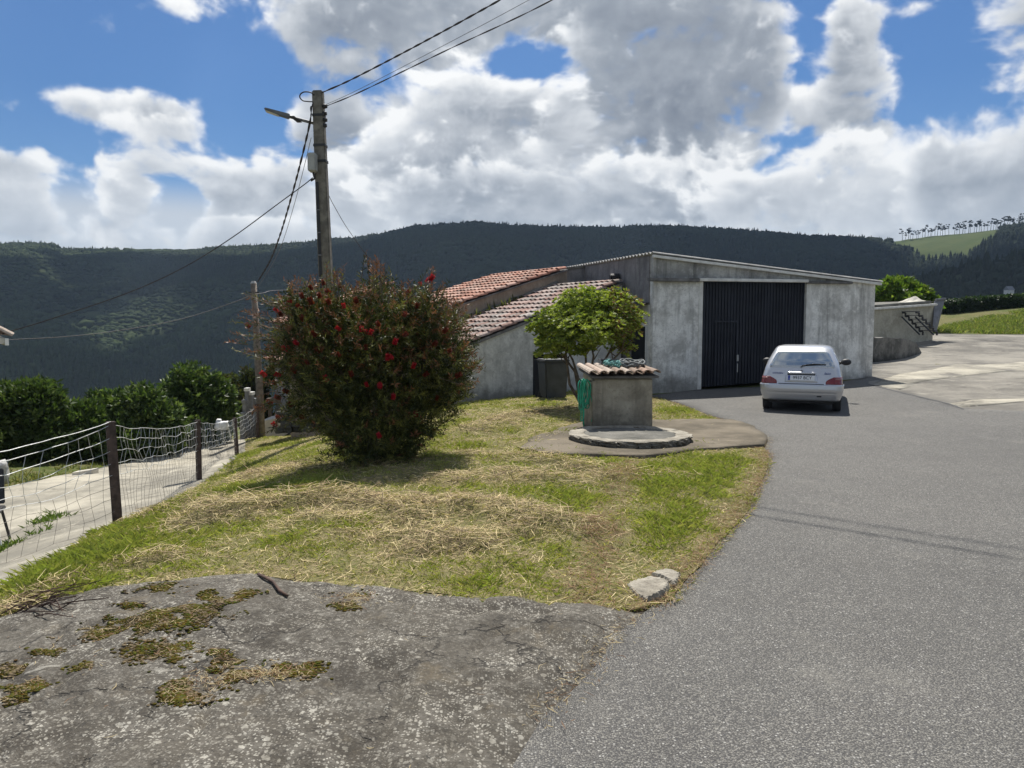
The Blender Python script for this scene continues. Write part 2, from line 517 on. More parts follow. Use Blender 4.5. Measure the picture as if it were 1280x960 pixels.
def _wall(name, lo, hi, dark=(.07, .07, .068), streak=.6, base_dirt=.6, zlow=0.0, tone=None):
    """rendered wall with rain streaks, blotches and a dirty foot"""
    def fn(t, p, co):
        st = t.noise(t.scalev(p, (5.5, 5.5, .45)), 1.0, 6, .7, .3)
        bl = t.noise(p, 1.6, 6, .68, .4); fi = t.noise(p, 22, 5, .7); md = t.noise(p, 5, 5, .7)
        base = t.mix(t.ramp(bl, .34, .66), lo, hi)
        base = t.mix(t.ramp(md, .48, .66, 0, .55), base, [min(1, x * 1.18) for x in hi])
        base = t.mix(t.ramp(t.noise(p, 2.7, 7, .75, 1.0), .56, .66, 0, .45), base, [x * .62 for x in lo])
        base = t.mix(t.m('MULTIPLY', t.ramp(st, .47, .68), streak), base, dark)
        base = t.mix(t.ramp(fi, .3, .48, .5, 0), base, [x * .6 for x in lo])
        sx = t.n('ShaderNodeSeparateXYZ'); t.set(sx.inputs[0], p)
        foot = t.m('ADD', sx.outputs[2], t.m('MULTIPLY', t.m('SUBTRACT', t.noise(p, 3.2, 5, .7), .5), .9))
        base = t.mix(t.m('MULTIPLY', t.ramp(foot, zlow + .05, zlow + .42, 1, 0), base_dirt), base, dark)
        return {'Base Color': base, 'Roughness': .92, 'Specular IOR Level': .2, 'bump': (t.m('ADD', fi, t.m('MULTIPLY', md, .6)), .5, .012)}
    return material(name, fn)
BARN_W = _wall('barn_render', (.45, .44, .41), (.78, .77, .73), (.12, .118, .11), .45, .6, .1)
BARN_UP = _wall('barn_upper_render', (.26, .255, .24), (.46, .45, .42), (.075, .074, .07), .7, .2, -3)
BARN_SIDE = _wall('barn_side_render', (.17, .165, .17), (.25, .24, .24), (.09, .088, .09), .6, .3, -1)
ANNEX_W = _wall('annex_render', (.42, .41, .38), (.64, .63, .59), (.14, .135, .12), .32, .75, -.1)
WHITE_W = _wall('white_render', (.55, .55, .53), (.68, .68, .65), (.2, .2, .19), .3, .6, -.1)
BROWN_W = _wall('brown_render', (.30, .24, .185), (.40, .33, .26), (.13, .105, .085), .4, .1, -3)
WELL_W = _wall('well_render', (.25, .225, .175), (.40, .365, .29), (.10, .09, .07), .35, .75, .0)
TANK_W = _wall('tank_render', (.33, .31, .25), (.46, .435, .355), (.12, .115, .09), .12, .5, .4)
RET_W = _wall('retaining_render', (.10, .098, .09), (.22, .21, .19), (.035, .035, .03), .3, .8, .35)
HOUSE_W = _wall('house_render', (.52, .49, .43), (.65, .62, .55), (.3, .28, .24), .3, .2, -3)
SLATE_W = _wall('grey_block', (.16, .165, .17), (.25, .255, .26), (.08, .08, .08), .5, .3, -3)

TILE = tinted('roof_tile', .82, 0, spec=.25, var=.55)
LEAF = tinted('leaf', .5, .42, spec=.4)
LEAF_D = tinted('dark_leaf', .5, .32, spec=.35)
LEAF_GLOSS = tinted('glossy_leaf', .5, .16, spec=.3)
GRASS = tinted('grass_blade', .65, .35, spec=.25)
HAY = tinted('dry_strand', .8, .2, spec=.15)
FOREST = tinted('forest_crown', .9, 0, spec=.05)
PETAL = tinted('bottlebrush_petal', .6, .4, spec=.2)

BARK = plain('bark', (.11, .085, .06), .9, .4, 12)
WOOD_POLE = plain('weathered_pole', (.17, .145, .115), .9, .35, 9)
POLE_C = plain('weathered_concrete_pole', (.17, .155, .13), .9, .35, 7)
BLACK = plain('black_plastic', (.018, .018, .02), .55, .2, 10)
CABLE = plain('cable_black', (.03, .026, .026), .6, .2, 10)
CABLE_G = plain('cable_grey', (.16, .16, .17), .6, .2, 10)
LAMP_M = plain('lamp_grey', (.14, .14, .145), .5, .2, 6, .3)
BOX_M = plain('box_grey', (.36, .36, .34), .6, .15, 6)
POST_M = plain('rusty_post', (.075, .052, .046), .85, .4, 14)
WIRE_M = plain('galvanised_wire', (.50, .51, .50), .45, .2, 10, .35)
WIRE_D = plain('rusted_wire', (.20, .18, .155), .7, .3, 10, .2)
BIN_M = plain('bin_plastic', (.045, .05, .055), .5, .25, 5)
HOSE_M = plain('green_hose', (.03, .36, .22), .4, .25, 6, spec=.5)
HOSE_D = plain('grey_rope', (.16, .17, .165), .8, .4, 16)
TEAL = plain('teal_netting', (.10, .27, .25), .8, .4, 16)
WHITE_P = plain('white_plastic', (.78, .78, .76), .5, .06, 6)
STEEL = plain('dark_steel', (.03, .03, .032), .6, .3, 8)
SHEETM = plain('grey_sheet', (.16, .165, .18), .7, .2, 5)
ROOFM = plain('fibre_cement', (.36, .35, .33), .85, .25, 5)
TRIM_M = plain('pale_trim', (.62, .61, .57), .8, .15, 5)
CAP_M = plain('slab_edge', (.15, .145, .14), .9, .45, 5)
SANDY = plain('sandy_cover', (.52, .49, .42), .9, .2, 3)
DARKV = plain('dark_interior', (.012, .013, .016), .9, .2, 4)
TWIG = plain('dead_twig', (.085, .05, .035), .9, .3, 20)
TARP = plain('blue_tarp', (.06, .14, .17), .6, .25, 3)
SHED_M = plain('shed_timber', (.13, .10, .07), .9, .3, 6)

def _door(t, p, co):
    a = t.noise(t.scalev(p, (6, 6, .6)), 1, 5, .65); b = t.noise(p, 3, 5, .6)
    base = t.mix(t.ramp(a, .4, .7), (.011, .014, .022), (.020, .024, .036))
    return {'Base Color': base, 'Roughness': t.ramp(b, .3, .7, .5, .7), 'Specular IOR Level': .4}
DOOR_M = material('navy_steel_door', _door)

# car
def _paint(t, p, co):
    f = t.noise(co, 900, 2, .5)
    base = t.mix(t.ramp(f, .3, .7), (.50, .51, .53), (.60, .61, .63))
    base = t.mix(t.ramp(t.noise(co, 6, 5, .7), .55, .8, 0, .25), base, (.33, .32, .30))
    return {'Base Color': base, 'Metallic': .6, 'Roughness': .30, 'Coat Weight': .7, 'Coat Roughness': .08}
PAINT = material('silver_paint', _paint)
GLASS = material('car_glass', lambda t, p, co: {'Base Color': (.075, .095, .095), 'Roughness': .05, 'Specular IOR Level': 1.0, 'IOR': 2.2, 'Coat Weight': 1.0, 'Coat Roughness': .03, 'Coat IOR': 2.4})
REDL = material('tail_light_red', lambda t, p, co: {'Base Color': t.mix(t.ramp(t.noise(co, 30, 2), .3, .7), (.15, .008, .010), (.22, .012, .014)), 'Roughness': .18, 'Coat Weight': .6})
REDP = material('tail_light_pale', lambda t, p, co: {'Base Color': (.30, .12, .11), 'Roughness': .2, 'Coat Weight': .6})
RUBBER = plain('tyre_rubber', (.02, .02, .02), .85, .2, 10)
RIM = plain('wheel_rim', (.30, .30, .31), .4, .15, 10, .6)
PLATE = plain('plate_white', (.75, .75, .74), .4, .04, 5)
PLATEB = plain('plate_blue', (.02, .05, .30), .4, .05, 5)
INK = plain('plate_ink', (.012, .012, .015), .5, .05, 5)
BADGE = plain('badge_blue', (.05, .08, .26), .4, .05, 5)
# ------------------------------------------------------------------ camera, sun, sky
cam_d = bpy.data.cameras.new('camera'); cam = link(bpy.data.objects.new('camera', cam_d))
cam.location = (0, 0, EYE)
cam.rotation_euler = (math.pi / 2 - PITCH, 0, 0)
cam_d.sensor_width = 36; cam_d.lens = 36 * FPX / 1280
cam_d.clip_start = .05; cam_d.clip_end = 20000
scene.camera = cam

SUN_EL, SUN_AZ = R(57), R(4)           # azimuth clockwise from straight ahead
sd = Vector((math.sin(SUN_AZ) * math.cos(SUN_EL), math.cos(SUN_AZ) * math.cos(SUN_EL), math.sin(SUN_EL)))
sun_d = bpy.data.lights.new('sun', 'SUN'); sun_d.energy = SUN_E; sun_d.angle = R(.6); sun_d.color = (1, .955, .88)
sun = link(bpy.data.objects.new('sun', sun_d))
sun.rotation_euler = sd.to_track_quat('Z', 'Y').to_euler(); sun.location = (0, 0, 30)

world = bpy.data.worlds.new('World'); scene.world = world; world.use_nodes = True
wt = NT(world.node_tree)
bg = world.node_tree.nodes['Background']; bg.inputs['Strength'].default_value = SKY_S
sky = wt.n('ShaderNodeTexSky', sky_type='NISHITA')
sky.sun_disc = False; sky.sun_elevation = SUN_EL; sky.sun_rotation = SUN_AZ
sky.altitude = 250; sky.air_density = 1.0; sky.dust_density = .6; sky.ozone_density = 2.0
dirv = wt.n('ShaderNodeTexCoord').outputs['Generated']
sx = wt.n('ShaderNodeSeparateXYZ'); wt.set(sx.inputs[0], dirv)
AZ = wt.m('ARCTAN2', sx.outputs[0], sx.outputs[1]); EL = wt.m('ARCSINE', sx.outputs[2])
# ------------------------------------------------------------------ clouds: layered cumulus fields over azimuth and elevation
# cloudbanks, far to near: photo column, row, half width, half height, weight
LAYERS = [
    (.06, [(650, 276, 700, 34, .70), (290, 270, 150, 26, .5), (1180, 270, 160, 30, .55), (1000, 262, 150, 26, .5), (130, 283, 90, 20, .4)]),
    (-.02, [(130, 128, 130, 26, .62), (255, 142, 80, 24, .5), (112, 36, 66, 22, .68), (235, 2, 55, 16, .5), (1145, 12, 42, 12, .5), (1185, 125, 28, 12, .5), (30, 185, 50, 12, .4), (620, 30, 130, 60, .6)]),
    (.04, [(1062, 55, 34, 72, .62), (1098, 125, 40, 36, .6), (1000, 138, 30, 22, .55), (1060, 190, 60, 30, .5), (930, 60, 50, 80, .5)]),
    (-.06, [(560, 10, 150, 50, .6), (740, 0, 100, 50, .6), (395, 25, 64, 42, .55), (470, 90, 90, 80, .62), (425, 170, 66, 60, .6)]),
    (.10, [(640, 150, 110, 58, .72), (590, 205, 120, 70, .66), (505, 235, 140, 50, .6)]),
    (-.10, [(845, 60, 105, 110, .7), (760, 120, 46, 90, .6), (880, 140, 80, 80, .66), (780, 180, 130, 60, .62)]),
    (.0, [(720, 248, 170, 42, .62), (860, 235, 100, 46, .6), (560, 255, 120, 34, .5)]),
    (.08, [(1110, 225, 130, 42, .68), (985, 250, 110, 44, .62), (1060, 185, 40, 24, .42)]),
    (-.02, [(1262, 170, 66, 95, 1.1), (1295, 80, 52, 70, 1.1), (1230, 235, 70, 40, .6)]),
    (.06, [(200, 190, 84, 54, .70), (150, 225, 36, 46, .5), (335, 232, 84, 50, .66), (262, 236, 66, 36, .55)]),
    (.04, [(45, 240, 74, 44, .68), (130, 285, 90, 24, .6), (20, 208, 52, 26, .55), (200, 290, 120, 16, .5), (330, 288, 120, 16, .5)]),
]
CLEAR = [(200, 80, 170, 30, .7), (662, 80, 46, 20, .95), (1015, 40, 22, 64, .5), (1185, 80, 56, 40, .7), (315, 130, 46, 40, .5), (50, 176, 70, 14, .8), (226, 262, 24, 38, .9), (985, 176, 36, 22, .35), (60, 90, 120, 30, .3), (290, 182, 34, 22, .7), (960, 208, 26, 10, .4), (96, 255, 20, 40, .8), (335, 78, 26, 50, .4)]

def _lobes(X, Y, lst):
    s = 0
    for (bx, by, rx, ry, w) in lst:
        a, b = ray(bx, by)
        x0, y0 = math.atan(a) * FPX / 100, math.atan(b / math.hypot(1, a)) * FPX / 100
        s = s + w * np.exp(-.75 * (((X - x0) / (rx / 100)) ** 2 + ((Y - y0) / (ry / 100)) ** 2))
    return s

def cloud_maps(az, el, dome=False):
    """cover and brightness on a regular grid whose rows run upward"""
    X = az * FPX / 100.0; Y = el * FPX / 100.0
    step = abs(float(el[1, 0] - el[0, 0])) * FPX
    k = max(1, int(round(6 / step))); kx = max(1, int(round(3 / step)))
    seen = np.clip(sstep(5.9, 7.4, np.abs(X)) + sstep(4.5, 5.8, Y), 0, 1)
    clr = _lobes(X, Y, CLEAR)
    if dome:      # the whole dome, seen from below, without a seam or a pinch overhead
        q = (math.pi / 2 - el) * FPX / 100.0
        X = q * np.sin(az) + 31.0; Y = q * np.cos(az) + 17.0; seen = np.ones_like(X); clr = clr * 0
    wx = (fbm(X * .7, Y * .9, 211, 3) - .5) * .55; wy = (fbm(X * .7 + 40, Y * .9, 213, 3) - .5) * .45
    A = np.zeros_like(X); C = np.zeros_like(X)
    for li, (tone, lst) in enumerate(LAYERS):
        sd_ = 300 + 20 * li
        x = X + wx + 5.1 * li; y = (Y + wy) * 1.12 + 2.3 * li
        base = fbm(x * .8, y * 1.0, sd_, 3) - .5
        bil = 0; a = .5; t = 0
        for i in range(6):
            n = vnoise(x * 1.45 * 2 ** i + 7.7 * i, y * 1.6 * 2 ** i - 3.3 * i, sd_ + 5 + i)
            bil = bil + a * (1 - np.sqrt((2 * n - 1) ** 2 + .03)); t += a; a *= .55
        bil = bil / t - .5
        fine = fbm(x * 5, y * 6, sd_ + 12, 5) - .5
        pos = np.minimum(_lobes(X, Y, lst), .66)
        cov = (pos - clr * .8) * (1 - seen) + seen * (.09 + .5 * (fbm(X / 3.3 + li, Y / 2.4, 201 + li, 3) - .42))
        wisp = fbm(x * 2.3 + 1.5 * y, y * 4.5, sd_ + 15, 4) - .5
        D = cov - .30 + .62 * base + .60 * bil + .50 * fine + .34 * wisp
        Dp = np.clip(D, 0, .9)
        Ds = Dp
        for s in (1, 2, 4):
            Ds = (np.roll(Ds, s * kx, 1) + np.roll(Ds, -s * kx, 1) + Ds) / 3
        tau = np.zeros_like(D)
        for i in range(1, 10):
            tau[:-k * i] += Ds[k * i:] * (1 - i / 11)
        tau *= .30
        alpha = sstep(-.05, .24, D) * (.45 + .55 * sstep(.02, .34, D))
        edge = np.exp(-5.0 * Dp)
        lit = np.exp(-2.1 * tau)
        lum = .19 + tone + .50 * edge * (.35 + .65 * lit) + .62 * lit * (.5 + 1.1 * np.clip(bil + .32, 0, 1)) * (.45 + .55 * np.exp(-1.1 * Dp)) + .42 * (bil + .05) + .34 * fine
        lum = np.clip(lum, 0, 1)
        C = C * (1 - alpha) + lum * alpha
        A = A + alpha * (1 - A)
    C = C / np.maximum(A, 1e-3)
    C = (C - .5) * 1.3 + .5
    fill = .9 * sstep(.175, .125, el)
    C = np.where(A < fill, (C * A + .66 * (fill - A)) / np.maximum(fill, 1e-3), C); A = np.maximum(A, fill)
    low = sstep(1.7, 1.0, el * FPX / 100)
    C = C * (1 - .35 * low) + .72 * .35 * low
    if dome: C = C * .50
    return A, np.clip(C, 0, 1)
def cloud_image(name, a0, a1, e0, e1, w, h):
    """cover and brightness of the clouds, computed here, kept in a generated image so that the sky is quick to look up"""
    ag, eg = np.meshgrid(np.linspace(a0, a1, w), np.linspace(e0, e1, h))
    al, lu = cloud_maps(ag, eg, a1 - a0 > 6)
    im = bpy.data.images.new(name, w, h, float_buffer=True); im.colorspace_settings.name = 'Non-Color'
    px_ = np.zeros((h, w, 4), np.float32); px_[..., 0] = al; px_[..., 1] = lu; px_[..., 3] = 1
    im.pixels.foreach_set(px_.ravel()); im.pack()
    cb = wt.n('ShaderNodeCombineXYZ')
    wt.set(cb.inputs[0], wt.n('ShaderNodeMapRange', {0: AZ, 1: a0, 2: a1, 3: .5 / w, 4: 1 - .5 / w}).outputs[0])
    wt.set(cb.inputs[1], wt.n('ShaderNodeMapRange', {0: EL, 1: e0, 2: e1, 3: .5 / h, 4: 1 - .5 / h}).outputs[0])
    tx = wt.n('ShaderNodeTexImage', image=im, interpolation='Linear', extension='EXTEND'); wt.set(tx.inputs[0], cb.outputs[0])
    return tx.outputs[0]
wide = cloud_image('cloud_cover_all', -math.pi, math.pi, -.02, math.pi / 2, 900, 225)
front = cloud_image('cloud_cover_front', -.72, .72, -.02, .62, 1360, 600)
infr = wt.m('MULTIPLY', wt.m('MULTIPLY', wt.m('GREATER_THAN', AZ, -.715), wt.m('LESS_THAN', AZ, .715)), wt.m('LESS_THAN', EL, .615))
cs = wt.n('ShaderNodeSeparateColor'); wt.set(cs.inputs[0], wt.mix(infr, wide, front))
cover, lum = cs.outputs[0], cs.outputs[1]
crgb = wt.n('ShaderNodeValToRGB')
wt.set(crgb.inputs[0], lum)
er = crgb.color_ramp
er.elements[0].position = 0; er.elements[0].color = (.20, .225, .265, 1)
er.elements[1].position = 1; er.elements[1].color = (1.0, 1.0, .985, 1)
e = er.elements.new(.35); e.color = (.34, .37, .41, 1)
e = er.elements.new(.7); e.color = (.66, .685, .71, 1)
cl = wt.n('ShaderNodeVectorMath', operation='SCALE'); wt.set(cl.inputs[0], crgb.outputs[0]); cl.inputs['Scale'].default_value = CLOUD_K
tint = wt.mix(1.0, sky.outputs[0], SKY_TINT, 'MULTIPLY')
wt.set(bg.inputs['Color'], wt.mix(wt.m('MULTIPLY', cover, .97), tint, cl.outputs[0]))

vs = scene.view_settings
scene.display_settings.display_device = 'sRGB'
vs.view_transform = 'Standard'; vs.look = 'None'; vs.gamma = 1; vs.exposure = EXPOSURE; vs.use_curve_mapping = False

# ------------------------------------------------------------------ ground and hills
def far_total(x, y):
    z = zbase(x, y)
    r = np.hypot(x, y); px = az_px(x, y)
    zc = EYE + 520 * tan_el(px, np.interp(px, SPUR_X, SPUR_Y)) - 11
    sp = zc - np.where(r < 520, .30 * (520 - r), .45 * (r - 520)) + (fbm(x / 70, y / 70, 9) - .5) * 14
    ok = (y > 0) & (r > 200) & (px > 700)
    return np.where(ok, np.maximum(z, sp), z), ok & (sp > z)

def polar(rs, angs):
    rr, aa = np.meshgrid(rs, angs, indexing='ij')
    x = rr * np.sin(aa); y = rr * np.cos(aa)
    n, m = rr.shape
    idx = np.arange(n * m).reshape(n, m)
    F = np.c_[idx[:-1, :-1].ravel(), idx[1:, :-1].ravel(), idx[1:, 1:].ravel(), idx[:-1, 1:].ravel()]
    return x.ravel(), y.ravel(), F[:, ::-1]
A_front = np.r_[np.linspace(-math.pi, -1.0, 36)[:-1], np.linspace(-1.0, 1.0, 300), np.linspace(1.0, math.pi, 36)[1:]]
rs = np.r_[.05, np.geomspace(1.0, 330, 170)]
x, y, F = polar(rs, A_front)
z, _ = far_total(x, y)
z = z - .05 * sstep(62, 40, np.hypot(x, y))
g = mesh_np('ground', np.c_[x, y, z], F, GROUND, smooth=True); g['kind'] = 'structure'
rs = np.r_[np.linspace(330, 1500, 150), np.linspace(1550, 2400, 8)]
A_h = np.linspace(-1.15, 1.15, 360)
x, y, F = polar(rs, A_h)
z, isp = far_total(x, y)
def meadow(x, y, z):
    """open fields on the hill, as photo columns and rows"""
    r = np.hypot(x, y)
    px = az_px(x, y)
    s = (r - 430) / (ridge_r(px) - 430)
    top = np.interp(px, [1095, 1112, 1150, 1200, 1238, 1245], [1.2, .93, .80, .78, .86, 1.2])
    m = ((s > top) & (s < 1.05) & (px > 1095) & (px < 1245)).astype(float)
    n = fbm(x / 90, y / 90, 21, 3)
    for (cx, sx_, s0, ss) in ((20, 40, .72, .06), (110, 90, .50, .06), (150, 60, .58, .05), (-20, 30, .9, .05), (330, 60, .80, .05), (420, 30, .93, .05), (60, 50, .25, .05)):
        m = np.maximum(m, .34 * np.exp(-((px - cx) / sx_) ** 2 - ((s - s0) / ss) ** 2) * sstep(.40, .55, n))
    return m
mm = meadow(x, y, z) * (~isp)
h = mesh_np('hill', np.c_[x, y, z], F, HILL, tint=np.c_[mm, mm, mm], smooth=True); h['kind'] = 'structure'

# forest on the hills: one mass of low crowns
def crown_proto(kind, seed):
    rg = np.random.default_rng(seed)
    V = []; Fc = []
    if kind == 'pine':
        b = 0
        for (z0, z1, r) in ((.12, .55, .30), (.38, .80, .22), (.62, 1.0, .13)):
            n = 6
            for k in range(n):
                a = 2 * math.pi * (k + rg.random() * .6) / n
                rr = r * (.75 + .5 * rg.random())
                V.append((rr * math.cos(a), rr * math.sin(a), z0 + (rg.random() - .5) * .08))
            V.append(((rg.random() - .5) * .05, (rg.random() - .5) * .05, z1))
            Fc += [(b + k, b + (k + 1) % n, b + n) for k in range(n)]
            b += n + 1
    else:
        bm = bmesh.new(); bmesh.ops.create_icosphere(bm, subdivisions=2 if kind == 'round' else 1, radius=.5)
        for v in bm.verts:
            k = .75 + .5 * rg.random()
            v.co = Vector((v.co.x * k, v.co.y * k, max(.02, .5 + v.co.z * .95 * k)))
        bm.verts.index_update()
        V = [tuple(v.co) for v in bm.verts]; Fc = [tuple(v.index for v in f.verts) for f in bm.faces]; bm.free()
    return np.array(V), np.array(Fc)
PROTO = [crown_proto('pine', i) for i in range(3)] + [crown_proto('round', 10 + i) for i in range(3)] + [crown_proto('low', 20 + i) for i in range(2)]

N = 82000
rr = np.sqrt(RNG.random(N)) * 1420
aa = (RNG.random(N) - .5) * 1.62
x = rr * np.sin(aa); y = rr * np.cos(aa)
ok = (rr > 300) & (rr < ridge_r(az_px(x, y)) + 30)
x, y, rr = x[ok], y[ok], rr[ok]
z, isp = far_total(x, y)
px = az_px(x, y)
mm = meadow(x, y, z) * (~isp)
keep = (RNG.random(len(x)) > mm * 1.6) & ~((mm > .5) & (px > 1090))
x, y, z, rr, px, isp = x[keep], y[keep], z[keep], rr[keep], px[keep], isp[keep]
n1_ = fbm(x / 130, y / 130, 31, 4); n2_ = fbm(x / 35, y / 35, 41, 3)
sz = 4.2 + 5.2 * n2_ + RNG.random(len(x)) * 2.0
sfr = (rr - 430) / (ridge_r(px) - 430)
conif = (n1_ + (px > 400) * .12 + (sfr > .85) * .08 + (RNG.random(len(x)) - .5) * .25) > .52
conif &= ~((sfr > .86) & (RNG.random(len(x)) < .65))
shrub = (n1_ < .42) & (px < 420) & ~isp
sz = np.where(shrub, 2.5 + 3 * n2_, sz)
sz = np.where(sfr > .9, np.minimum(sz, 4.6 + 2.2 * RNG.random(len(x))), sz)
kind = np.where(conif, RNG.integers(0, 3, len(x)), RNG.integers(3, 6, len(x)))
kind = np.where(shrub, RNG.integers(6, 8, len(x)), kind)
light = np.clip((n1_ - .3) * 1.6, 0, 1)
left = sstep(430, 330, px)
tintc = np.c_[.011 + .010 * n2_, .017 + .014 * n2_, .010 + .005 * n2_]
tl = np.c_[.022 + .022 * n2_, .032 + .030 * n2_, .014 + .008 * n2_]  # crowns paler left of the cloud shadow's edge; its shade put into the tint
k = (left * (1 - .35 * conif) * (~isp))[:, None]
tintc = tintc * (1 - k) + tl * k
tintc *= ((.75 + .5 * RNG.random(len(x))) * (.6 + .95 * fbm(x / 210, y / 210, 47, 3)))[:, None]
VV = []; FF = []; TT = []; b = 0
for i, (pv, pf) in enumerate(PROTO):
    s = np.where(kind == i)[0]
    if not len(s): continue
    a = RNG.random(len(s)) * 6.28
    ca, sa = np.cos(a), np.sin(a)
    w = sz[s] * (1.0 if i < 3 else (1.0 if i < 6 else 1.5)) * (.85 + .3 * RNG.random(len(s)))
    vx = (pv[None, :, 0] * ca[:, None] - pv[None, :, 1] * sa[:, None]) * w[:, None] + x[s, None]
    vy = (pv[None, :, 0] * sa[:, None] + pv[None, :, 1] * ca[:, None]) * w[:, None] + y[s, None]
    vz = pv[None, :, 2] * (sz[s] * (1.25 if i < 3 else .85))[:, None] + z[s, None] - .4
    VV.append(np.stack([vx, vy, vz], -1).reshape(-1, 3))
    FF.append((pf[None] + (np.arange(len(s)) * len(pv))[:, None, None] + b).reshape(-1, 3))
    TT.append(np.repeat(tintc[s], len(pv), 0)); b += len(s) * len(pv)
fo = mesh_np('forest', np.concatenate(VV), np.concatenate(FF), FOREST, tint=np.concatenate(TT))
tag(fo, 'dark mixed forest covering the far hillside up to its skyline', 'forest', kind='stuff')

# clouds added out of view above the valley to shade the hillside
CLM = material('cloud_white', lambda t, p, co: {'Base Color': (.86, .86, .86), 'Roughness': 1.0, 'Specular IOR Level': 0.0})
def cumulus(targets, seed, label):
    rg_ = np.random.default_rng(seed); VV = []; FF = []; b = 0
    bm = bmesh.new(); bmesh.ops.create_icosphere(bm, subdivisions=3, radius=1)
    sv = np.array([tuple(v.co) for v in bm.verts]); sf = np.array([tuple(v.index for v in f.verts) for f in bm.faces]); bm.free()
    for (pxx, r, rad) in targets:
        a_, _b = ray(pxx, 300); d_ = r / math.hypot(1, a_); g0 = np.array([a_ * d_, d_, float(far_total(np.array([a_ * d_]), np.array([d_]))[0][0])])
        for i in range(7):
            hh_ = 1050 + rg_.random() * 120
            an = rg_.random() * 6.28; q = rad * .62 * math.sqrt(rg_.random())
            c_ = g0 + np.array([q * math.cos(an), q * math.sin(an), 0]); kk_ = (hh_ - c_[2]) / sd.z
            c_ = c_ + np.array(sd) * kk_
            s = rad * (.42 + .3 * rg_.random())
            w_ = 1 + .30 * (fbm(sv[:, 0] * 2 + sv[:, 2] + 9 * i, sv[:, 1] * 2 - sv[:, 2] + seed, seed, 4) - .5) * 2
            VV.append(c_ + sv * w_[:, None] * np.array([s, s, s * .45])); FF.append(sf + b); b += len(sv)
    o = mesh_np('shade_cloud', np.concatenate(VV), np.concatenate(FF), CLM, smooth=True)
    o['kind'] = 'structure'
    return o
cumulus([(420, 480, 130), (420, 700, 150), (470, 900, 160), (560, 520, 150), (580, 760, 180), (600, 980, 170)], 1, '')
cumulus([(720, 480, 150), (740, 740, 190), (760, 980, 170), (900, 520, 160), (920, 780, 200), (930, 1000, 150), (1040, 620, 150), (1050, 860, 120)], 2, '')
cumulus([(1180, 430, 120), (1160, 560, 120), (1300, 430, 140), (1290, 600, 150), (1420, 560, 170), (1400, 800, 160), (1320, 820, 120)], 3, '')
cumulus([(20, 470, 120), (120, 560, 110), (240, 520, 130), (330, 640, 130), (300, 980, 110), (-60, 960, 140), (-150, 640, 160), (150, 1120, 90), (360, 480, 110)], 4, '')

# row of slender pines along the skyline by the bright field
def pine_mesh(seed):
    rg = random.Random(seed); m = MB()
    ln = rg.uniform(-.12, .12)
    m.tube([(0, 0, -.3), (ln * .5, 0, .5), (ln, 0, .93)], [.022, .016, .006], 5, (.03, .026, .022, 1))
    for i in range(9):
        zz = rg.uniform(.55, 1.0); a = rg.uniform(0, 6.28); q = rg.uniform(.0, .2)
        c = Vector((ln * zz + q * math.cos(a), q * math.sin(a), zz))
        r = rg.uniform(.05, .12)
        bm = bmesh.new(); bmesh.ops.create_icosphere(bm, subdivisions=1, radius=r)
        vs_ = [c + Vector((v.co.x * rg.uniform(.7, 1.4), v.co.y * rg.uniform(.7, 1.4), v.co.z * rg.uniform(.4, .8))) for v in bm.verts]
        m.add(vs_, [tuple(v.index for v in f.verts) for f in bm.faces], (.014, .021, .014, 1)); bm.free()
    return m
protos = []
for i in range(5):
    o = pine_mesh(100 + i).build('pine_tree', FOREST); protos.append(o)
rg = random.Random(5)
first = True; cnt = 0
for i in range(46):
    ppx = 1128 + i * 3.4 + rg.uniform(-1.2, 1.2)
    if 1186 < ppx < 1195 and rg.random() < .7: continue
    a, _b = ray(ppx, 300)
    r = ridge_r(ppx) * rg.uniform(.985, 1.0)
    d = r / math.hypot(1, a)
    o = protos[cnt] if cnt < 5 else protos[rg.randrange(5)].copy()
    if cnt >= 5: link(o)
    cnt += 1
    zt = float(far_total(np.array([a * d]), np.array([d]))[0][0])
    s = rg.uniform(10, 16.5)
    o.location = (a * d, d, zt - .3); o.scale = (s, s, s); o.rotation_euler = (0, 0, rg.uniform(0, 6.28))
    tag(o, 'tall thin pine in the row on the skyline above the bright hill field', 'pine tree', 'pines in a row on the skyline')

# ------------------------------------------------------------------ ground sheets round the camera
def poly_px(l): return [G(*p) if len(p) == 2 else p[:2] for p in l]
ROAD = [(640, 960), (682, 900), (746, 832), (780, 790), (832, 746), (874, 702), (926, 642), (952, 595), (957, 572), (955, 560), (958, 548), (940, 535), (915, 527), (888, 519), (850, 504), (812, 494),
        (872, 487), (940, 484), (1006, 481), (1060, 476), (1088, 471), (1086, 480), (1130, 491), (1185, 504), (1204, 511), (1225, 512), (1280, 514), (1500, 530)]
road_poly = poly_px(ROAD) + [(22, 10.5), (22, -6), (-.6, -6), (-.3, 0), (.0, 2.0)]
road = sheet('road', road_poly, .35, ASPHALT, lambda x, y, d: zbase(x, y) + .004 + (fbm(x / 1.5, y / 1.5, 3) - .5) * .012, bstep=.25, wob=.025)
yard_poly = poly_px([(1086, 480), (1130, 491), (1185, 504), (1204, 511), (1225, 512), (1280, 514), (1500, 530), (1600, 470), (1560, 418), (1280, 418), (1225, 418), (1165, 417), (1120, 421), (1100, 423), (1085, 440), (1084, 470)])
yard = sheet('concrete_yard', yard_poly, .6, YARD, lambda x, y, d: zbase(x, y) - .004 + (fbm(x / 1.6, y / 1.6, 6) - .5) * .16 * sstep(0, 2.0, d), bstep=.4, wob=.03)
band_poly = poly_px([(1092, 481), (1104, 474), (1130, 467), (1200, 457), (1280, 452), (1420, 450), (1420, 461), (1280, 465), (1212, 469), (1150, 477), (1126, 487)])
